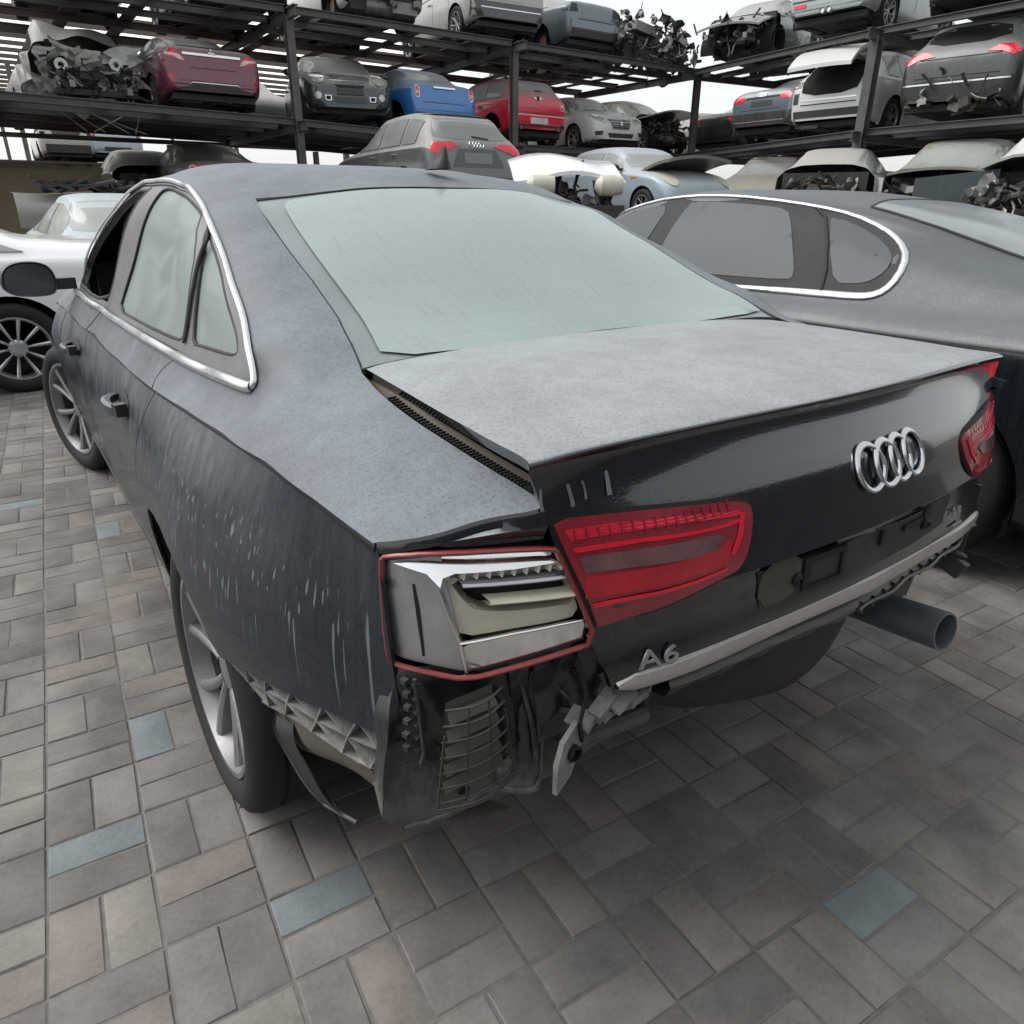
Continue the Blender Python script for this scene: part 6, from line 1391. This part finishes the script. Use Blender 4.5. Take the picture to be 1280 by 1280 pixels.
for x in(-.06,.06):
    m=MB();m.lathe([(0,.045),(.1,.045),(.1,.036),(.02,.036),(.02,0)],14,'y',(x,-.07,.36));m.build('exhaust_tip',M['chrome'],c.root)
handles(c,M['p_pale'])
c=place('suv_car','suv','Br',13.3,6.9,zB2(6.9)+.02,'p_grey','mid grey off roader on the upper right deck above the dark grey one',rot=6,glass=M['dust_glass'],seed=63,wheels='ffff',decals=[('bumper_cover','rear',[(-.86,.28),(.86,.28),(.86,.62),(-.86,.62)],'p_dark',dict(off=.014)),('reflector','rear',rect(-.76,-.5,.52,.57),'lamp_red',dict(off=.02,mirror=True))]);handles(c,M['p_grey'])
# ================================================================== cars on the low platforms
c=place('suv_car','suv','Ar',5.90,10.55,1.21,'p_grey','grey off roader with wide red tail lamps, directly behind the foreground roof',rot=-2,group=GL,glass=M['dusty_dark'],seed=71,scale=.98,decals=[
 ('tail_lamp','rear',[(-.90,1.10),(-.48,1.12),(-.34,1.06),(-.52,1.00),(-.78,.92),(-.86,.96)],'lamp_red',dict(mirror=True,off=.012)),('lower_lid','rear',[(-.36,1.02),(.36,1.02),(.5,.74),(-.5,.74)],'p_dark',dict(off=.006)),('plate_panel','rear',rect(-.27,.27,.80,.96),'p_grey',dict(off=.012)),('wiper','rear',[(-.04,1.20),(.26,1.175),(.26,1.19),(-.04,1.225)],'seal',dict(off=.02)),('spoiler_edge','rear',[(-.60,1.55),(.60,1.55),(.58,1.575),(-.58,1.575)],'seal',dict(off=.05))]);ring4(c,0,1.09,r=.045);handles(c,M['p_grey'])
c=place('sedan_car','saloon','Ar',3.45,15.9,1.055,'p_tan','dusty grey saloon with round red lamps, low behind the foreground roof at left',group=GL,glass=M['dust_glass'],seed=72,scale=1.06,decals=[
 ('boot_face','rear',[(-.56,1.0),(.56,1.0),(.54,.66),(-.54,.66)],'p_dark',dict(off=.006)),('tail_lamp','rear',[(-.86,1.0),(-.42,.98),(-.36,.86),(-.46,.80),(-.86,.80)],'lamp_red',dict(mirror=True,off=.012)),('lamp_ring','rear',ell(-.70,.89,.085,.085),'lamp_white',dict(mirror=True,off=.018)),('lamp_core','rear',ell(-.70,.89,.05,.05),'lamp_red',dict(mirror=True,off=.022)),('lamp_ring','rear',ell(-.49,.89,.07,.07),'lamp_white',dict(mirror=True,off=.018)),('lamp_core','rear',ell(-.49,.89,.04,.04),'red_dark',dict(mirror=True,off=.022))])
roundbadge(c,0,.91,.075,'W',fill='p_dark')
c=place('sedan_car','saloon','Ar',9.0,12.1,ZP+.02,'p_skyblue','pale blue grey saloon with a dusty windscreen between the grey off roader and the white bonnet',rot=180,group=GL,glass=M['dust_glass'],seed=73) if False else None
c=build_car('hatchback_car','hatch',(11.2,14.0,1.0),R_(171),M['p_skyblue'],'pale grey blue small hatchback with its bonnet ajar, below the white saloon',group=GL,glass=M['dust_glass'],seed=74,scale=1.09,decals=[('side_repeater','right',[(2.82,.80),(2.98,.80),(2.98,.835),(2.82,.835)],'lamp_amber',{}),('side_repeater','left',[(2.82,.80),(2.98,.80),(2.98,.835),(2.82,.835)],'lamp_amber',{})]);mirrors(c,M['black_plastic'])
for s_ in(-1,1): c.decal('headlamp','front',ell(s_*.58,.80,.12,.13),M['ivory'],off=.03)
flap(c,'bonnet',[[(x,2.75+t*.98,.97+.10*math.sin(t*1.7)-.06*t*t+.16*t-.16*x*x) for x in np.linspace(-.68,.68,11)] for t in np.linspace(0,1,8)],M['p_tan'],.05)
# white car with lifted bonnet just behind the big roof
c=build_car('sedan_car','saloon',(11.0,14.45+4.3,1.10),math.pi,M['p_skyblue'],'pale blue grey saloon, only its dusty windscreen showing beside the grey off roader',group=GL,glass=M['dust_glass'],seed=75,scale=.94)
platform(4.75,7.1,10.3,15.5,1.20,'low steel platform raising the grey off roader')
platform(9.9,12.1,14.3,18.95,1.09,'low steel platform under the corner of the long rack')
platform(4.3,7.3,6.9,9.1,1.12,'low steel platform right in front of the foreground car')
fr_e=empty('wrecked_front_end',(5.50,7.85,1.14),R_(150),'loose white front end with raised bonnet and two yellowed headlamps','car front',GL)
fr_e.scale=(1.15,1.15,1.15);cf=Car();cf.root=fr_e
flap(cf,'bonnet',[[(x,-.45+t*.95,.86-.34*t-.16*x*x-.10*(1-t)**3+.03*math.sin(5*x+2*t)) for x in np.linspace(-.62,.62,11)] for t in np.linspace(0,1,9)],M['p_white_clean'],.04)
for s_ in(-.42,.34):
    m=MB();m.lathe([(-.17,.02),(-.16,.09),(-.05,.11),(.08,.105),(.14,.05),(.15,0)],20,'x',(s_,.50,.40));m.build('headlamp',M['ivory'],fr_e)
m=MB();clutter(m,(0,.1,.22),(1.1,.6,.36),40,333);m.cur=0;m.box((0,.2,.10),(1.2,.8,.2));m.build('front_structure',[M['grime'],M['steel'],M['alloy_dark']],fr_e,angle=30)
# tan saloon and wrecks before the right rack
c=place('sedan_car','saloon','Bf',12.9,10.6,ZP+.02,'p_tan','tan dusted saloon low under the right rack',rot=25,group=GL,glass=M['dust_glass'],seed=76,scale=1.0)
c=place('wrecked_car','saloon','Bf',11.3,8.1,ZP+.0,'p_beige','beige saloon with an open engine bay and roof dust, beside the right rack post',rot=22,group=GL,glass=M['dust_glass'],seed=77,cut_front=3.35,clut=130,wheels='ffff',no_glass=('front',))
flap(c,'open_door',[[(-.93-.25*t,2.55-.80*t,z) for t in np.linspace(0,1,6)] for z in np.linspace(.35,1.02,5)],M['p_pale'],.05)
c=place('wrecked_car','suv','Bf',11.45,6.1,ZP-.12,'p_tan','tan wreck with bare engine bay and a slate blue panel leaning on it',rot=15,group=GL,glass=M['dust_glass'],seed=78,cut_front=3.4,clut=150,wheels='nnff')
flap(c,'bonnet',[[(x,3.1+t*.75,1.16-.05*t-.12*x*x) for x in np.linspace(-.8,.8,9)] for t in np.linspace(0,1,5)],M['p_tan'],.04)
flap(c,'loose_panel',[[(-.95+1.15*t,4.35+.1*t,.62+.42*s_-.12*t) for t in np.linspace(0,1,6)] for s_ in np.linspace(0,1,5)],M['p_slate'],.03)
c=place('wrecked_car','suv','Bf',10.9,4.45,ZP-.1,'p_white','cream wreck with crumpled nose and bare engine, at the far right edge',rot=10,group=GL,glass=M['dust_glass'],seed=79,cut_front=3.3,clut=150,crush=.05,wheels='nnff')
flap(c,'bonnet',[[(x,3.0+t*.8,1.20-.03*t-.14*x*x+.05*math.sin(5*x)) for x in np.linspace(-.8,.8,9)] for t in np.linspace(0,1,5)],M['p_beige'],.04)
# far cars over the wall
c=build_car('wrecked_car','suv',(2.1,29.3,2.62),0,M['p_beige'],'small cream car with a holed tail, far off above the tan wall',group='far cars above the wall',glass=M['void'],seed=81,scale=.86,wheels='nnff',decals=[('tailgate_hole','rear',ell(0,1.12,.50,.30,18),'grime',dict(off=.02)),('lamp_hole','rear',rect(-.86,-.70,.86,1.04),'void',dict(mirror=True,off=.02)),('lower_structure','rear',rect(-.75,.75,.35,.62),'grime',dict(off=.02))])
c=build_car('hatchback_car','hatch',(3.55,29.3,2.62),0,M['p_skyblue'],'pale blue white hatchback, tail towards us, far off above the tan wall',group='far cars above the wall',glass=M['dust_glass'],seed=82,scale=1.0,wheels='ffff',decals=[('tail_lamp','rear',rect(-.72,-.62,.80,1.02),'red_dark',dict(mirror=True,off=.02)),('plate_panel','rear',rect(-.40,.40,.40,.52),'grille',dict(off=.02)),('emblem','rear',ell(0,.90,.05,.05),'silver',dict(off=.02))])
c=build_car('wrecked_car','saloon',(2.45,17.6,1.06),0,M['p_grey'],'dusty grey shell with a dark torn flank beside the round lamp saloon',group=GL,glass=M['dust_glass'],seed=83,cut_rear=.5,wheels='nnff',scale=1.0)
# ================================================================== ground level, left
c=build_car('sedan_car','saloon',(-.08,7.15,0),math.pi/2+R_(2),M['p_white_clean'],'white saloon with silver ten spoke wheels, across the nose of the foreground car',glass=M['dust_glass'],seed=91,scale=1.02,spokes=10)
handles(c,M['p_white_clean'])
c.decal('tail_lamp','left',[(.03,.98),(.34,.95),(.30,.90),(.03,.88)],M['grille'],off=.006);c.decal('arch_trim','left',[(.35,.62),(.62,.60),(.60,.57),(.35,.585)],M['black_plastic'],off=.006)
m=MB();rows=[]
for t in np.linspace(0,1,9):
    rows.append([(x,-.06*math.sin(math.pi*t)-.10*abs(x)**3,.20*t+.28*t**.6+.02*math.sin(4*x)) for x in np.linspace(-.80,.80,13)])
m.grid(rows);m.grid([[(x,y+.05,z) for x,y,z in r] for r in rows],True)
top_=rows[-1];m.grid([top_,[(x,y+.9,z+.03) for x,y,z in top_]])
pn=m.build('body_panel',M['p_beige'],None);pn.location=(.30,13.5,1.02);tag(pn,'off white loose body panel standing before the tan wall','car panel')
m=MB();m.box((0,.45,-.51),(1.3,.7,1.02));pb_=m.build('support',M['rack_brown'],pn,smooth=False)
b_=MB();r_q=random.Random(8)
for i in range(26):
    b_.cur=i%2;b_.box((r_q.uniform(-.9,.9),r_q.uniform(-.35,.35),r_q.uniform(0,.16)),(r_q.uniform(.3,.9),r_q.uniform(.1,.3),r_q.uniform(.02,.05)),(r_q.uniform(-.2,.2),r_q.uniform(-.3,.3),r_q.uniform(-.5,.5)))
o=b_.build('trim_pile',[M['black_plastic'],M['alloy_dark']],None);o.location=(.45,13.55,1.56);o.scale=(.62,.8,.8);tag(o,'black plastic trim heaped on top of the off white loose body panel','trim pile')
c=build_car('sedan_car','saloon',(.35,13.05,.03),math.pi+R_(2),M['p_skyblue'],'pale blue saloon whose windscreen peeps out beside the foreground roof pillar',glass=M['dust_glass'],seed=93)
# ================================================================== dark fastback parked alongside
TYPES['fastback']=dict(L=4.97,W=1.91,top=[(0,.50),(.02,.80),(.05,.95),(.09,1.015),(.22,1.04),(.55,1.10),(1.1,1.255),(1.65,1.375),(2.15,1.43),(2.6,1.435),(3.0,1.38),(3.75,1.06),(4.4,.92),(4.8,.78),(4.92,.66),(4.97,.45)],belt=[(0,.90),(.1,.955),(.6,.985),(1.4,.985),(3.2,.955),(4.4,.84),(4.97,.62)],ro=1.0,wb=2.91,roofw=.60,sw=[],wh=.345)
c=build_car('fastback_car','fastback',(2.64,-.12,0),0,M['grey_fast'],'dusty dark grey fastback with chrome framed side windows, right of the foreground car',glass=M['tint_glass'],no_glass=('rear',),seed=95)
A7=c;W0=(2.64,-.12)
bmx=lambda pts:[(a-W0[1],b) for a,b in pts]
dlo=[(3.75,.985),(2.6,.985),(2.0,.988),(1.43,1.0),(1.29,1.002),(1.215,1.008),(1.165,1.032),(1.143,1.085),(1.160,1.155),(1.24,1.212),(1.336,1.258),(1.499,1.312),(1.69,1.346),(1.964,1.378),(2.219,1.394),(2.445,1.396),(2.75,1.372),(3.05,1.30),(3.35,1.19),(3.6,1.08)]
sd=smooth_closed(np.array(bmx(dlo)),1);fl_=c.proj('left')
def fA7(Q): return fl_(Q)
fA7.out=1;orient(fA7,(2.2,.8),(-1,0,0))
m=MB();panel(m,sd,fA7,.05,bstep=.03,lip=.01,off=.003);fr_a=m.build('window_frame',M['pillar_dark'],c.root,angle=60)
ctr=np.mean(sd,0)
m=MB();k0=int(np.argmin(abs(sd[:,0]-3.2-.12)+abs(sd[:,1]-.985)));sdr=np.roll(sd,-k0,0);sweep(m,sdr,fA7,.022,.009,off=.004,taper=lambda t:.8+.75*math.exp(-((t-.40)/.12)**2));m.build('chrome_window_trim',M['chrome'],c.root)
g1=smooth_closed(np.array(bmx([(1.395,1.045),(1.30,1.048),(1.245,1.062),(1.205,1.10),(1.21,1.15),(1.27,1.192),(1.38,1.243),(1.52,1.288),(1.60,1.305),(1.56,1.25),(1.48,1.15)])),1)
g2=smooth_closed(np.array(bmx([(2.46,1.035),(2.0,1.035),(1.62,1.04),(1.60,1.06),(1.66,1.15),(1.76,1.27),(1.83,1.335),(2.0,1.352),(2.22,1.364),(2.40,1.366),(2.445,1.36),(2.47,1.20)])),1)
g3=smooth_closed(np.array(bmx([(3.60,1.03),(2.62,1.035),(2.60,1.2),(2.58,1.35),(2.75,1.342),(3.02,1.27),(3.3,1.165),(3.52,1.07)])),1)
for g_ in(g1,g2,g3):
    m=MB();panel(m,g_,fA7,.05,bstep=.03,lip=.001,off=.006);m.build('side_window',M['tint_glass'],c.root,angle=60)
m=MB();sweep(m,np.array(bmx([(1.43,1.0),(1.46,1.09),(1.53,1.2),(1.62,1.30),(1.70,1.347)])),fA7,.012,.006,off=.006);m.build('window_seal',M['seal'],c.root)
tp_=c.proj('top');
def fT(Q): return tp_(Q)
fT.out=1;orient(fT,(0,1.0),(0,0,1))
gl=[(-.60,.42),(-.575,.9),(-.53,1.35),(-.50,1.60),(-.25,1.66),(0,1.68),(.25,1.66),(.50,1.60),(.53,1.35),(.575,.9),(.60,.42)]
m=MB();panel(m,np.array(gl),fT,.06,bstep=.04,lip=.004,off=.004);rw_=m.build('rear_window',M['frit'],c.root,angle=60)
m=MB();sweep(m,np.array(gl),fT,.012,.005,off=.003,closed=True);m.build('glass_seal',M['seal'],rw_)
c.decal('tail_lamp','left',[(.02,.91),(.40,.88),(.52,.86),(.50,.80),(.02,.74)],M['lamp_red'],off=.006)
c.decal('tail_lamp','rear',[(-.90,.92),(-.40,.92),(-.42,.82),(-.88,.78)],M['lamp_red'],off=.006);c.decal('tail_lamp','rear',[(.40,.92),(.90,.92),(.88,.78),(.42,.82)],M['lamp_red'],off=.006)
c.decal('shoulder_crease','left',[(.5,.885),(3.9,.86),(3.9,.868),(.5,.893)],M['seal'],off=.001,step=.08,lip_=.001)
handles(c,M['grey_paint'])

m=MB();m.box((0,0,2.0),(34,.2,4.0));w2=m.build('wall_slab',simple('grey blocker wall',(.085,.088,.092),.9,var=.15,scale=1.2),None,smooth=False);w2.location=(0,-5.6,0);tag(w2,'added high grey wall behind the viewer, out of view, blocking light','wall')  # unseen wall added to darken the boot face and near paving

# a few more stored cars deeper in the racks
place('sedan_car','saloon','Br',16.4,14.9,zB1(15)+.02,'p_dark','dark saloon deep in the corner of the lower right deck',seed=101,glass=M['dust_glass'],decals=[('tail_lamp','rear',lamp_wide(.80,.95,-.84,-.50),'lamp_red',dict(mirror=True))])
place('wrecked_car','saloon','Af',17.9,15.2,zA1(15)-.02,'p_tan','tan wreck set back in the corner behind the post',rot=-20,seed=102,glass=M['dust_glass'],cut_front=3.5,clut=80)
place('wrecked_car','wagon','Bf',16.2,11.6,zB2(12)+.02,'p_silver','silver estate shell behind the stripped coupe on the upper right deck',seed=103,glass=M['dust_glass'],cut_front=3.9,wheels='ffnn')
place('suv_car','suv','Br',14.0,4.4,zB1(4)+.02,'p_silver','silver off roader half out of frame on the lower right deck',seed=104,glass=M['dust_glass'])
place('sedan_car','saloon','Ar',-1.3,14.95,zA1(-1)+.02,'p_skyblue','pale blue saloon at the left edge of the lower left deck',seed=105,glass=M['dust_glass'])
for k,(x,pm_,lb) in enumerate(((1.3,'p_black','black saloon in the second row behind the crushed shell'),(3.6,'p_dark','dark saloon in the second row behind the maroon saloon'),(6.0,'p_grey','grey saloon in the second row behind the dark teal hatchback'))):
    place('sedan_car','saloon','Af',x,21.0,3.16,pm_,lb,seed=110+k,glass=M['dust_glass'])
for x0,x1 in((-6,9),):
    for yy in(20.6,22.2,25.4): bA('deck_beam',(x0,yy,3.10),(x1,yy,3.10),.12,.10,'rack_brown')
    for x in(-.95,4.4,9.0): bA('post',(x,25.6,0),(x,25.6,3.04),.16,.15,up=(0,1,0))
# ================================================================== world, sun, camera
w=bpy.data.worlds.new('World');SC.world=w;w.use_nodes=True;nt=w.node_tree;nt.nodes.clear()
sky=nt.nodes.new('ShaderNodeTexSky');sky.sky_type='NISHITA';sky.sun_disc=False;sky.sun_elevation=R_(52);sky.sun_rotation=R_(-48);sky.air_density=1.0;sky.dust_density=3.0;sky.ozone_density=1.0
hs_=nt.nodes.new('ShaderNodeHueSaturation');hs_.inputs['Saturation'].default_value=.28
bg=nt.nodes.new('ShaderNodeBackground');bg.inputs['Strength'].default_value=.10;ow=nt.nodes.new('ShaderNodeOutputWorld')
hs_.inputs['Value'].default_value=.5
add=nt.nodes.new('ShaderNodeMix');add.data_type='RGBA';add.blend_type='ADD';add.inputs[0].default_value=1.;add.inputs[7].default_value=(2.85,2.95,2.90,1)
nt.links.new(sky.outputs[0],hs_.inputs['Color']);nt.links.new(hs_.outputs[0],add.inputs[6]);nt.links.new(add.outputs[2],bg.inputs['Color']);nt.links.new(bg.outputs[0],ow.inputs['Surface'])
sl_=bpy.data.lights.new('sun','SUN');sl_.energy=1.05;sl_.angle=R_(45);sl_.color=(1,.97,.93);so=bpy.data.objects.new('sun',sl_);COL.objects.link(so)
el,az=R_(52),R_(-48)   # azimuth from +Y clockwise
dv=Vector((math.sin(az)*math.cos(el),math.cos(az)*math.cos(el),math.sin(el)));so.rotation_euler=(-dv).to_track_quat('-Z','Y').to_euler()
cam=bpy.data.cameras.new('camera');co=bpy.data.objects.new('camera',cam);COL.objects.link(co)
CY,CP,CR,CF=CAM[3:7]
f_=Vector((math.sin(CY)*math.cos(CP),math.cos(CY)*math.cos(CP),-math.sin(CP)));r_=Vector((math.cos(CY),-math.sin(CY),0));u_=r_.cross(f_)
r2=r_*math.cos(CR)+u_*math.sin(CR);u2=-r_*math.sin(CR)+u_*math.cos(CR)
co.matrix_world=Matrix(((r2.x,u2.x,-f_.x,CAM[0]),(r2.y,u2.y,-f_.y,CAM[1]),(r2.z,u2.z,-f_.z,CAM[2]),(0,0,0,1)))
cam.sensor_width=36;cam.lens=36*CF/1280;cam.clip_start=.02;cam.clip_end=2000
SC.camera=co
SC.view_settings.view_transform='Standard';SC.view_settings.look='None';SC.view_settings.exposure=EXPO;SC.view_settings.gamma=1
SC.render.film_transparent=False
SC.cycles.max_bounces=6;SC.cycles.diffuse_bounces=3;SC.cycles.glossy_bounces=3
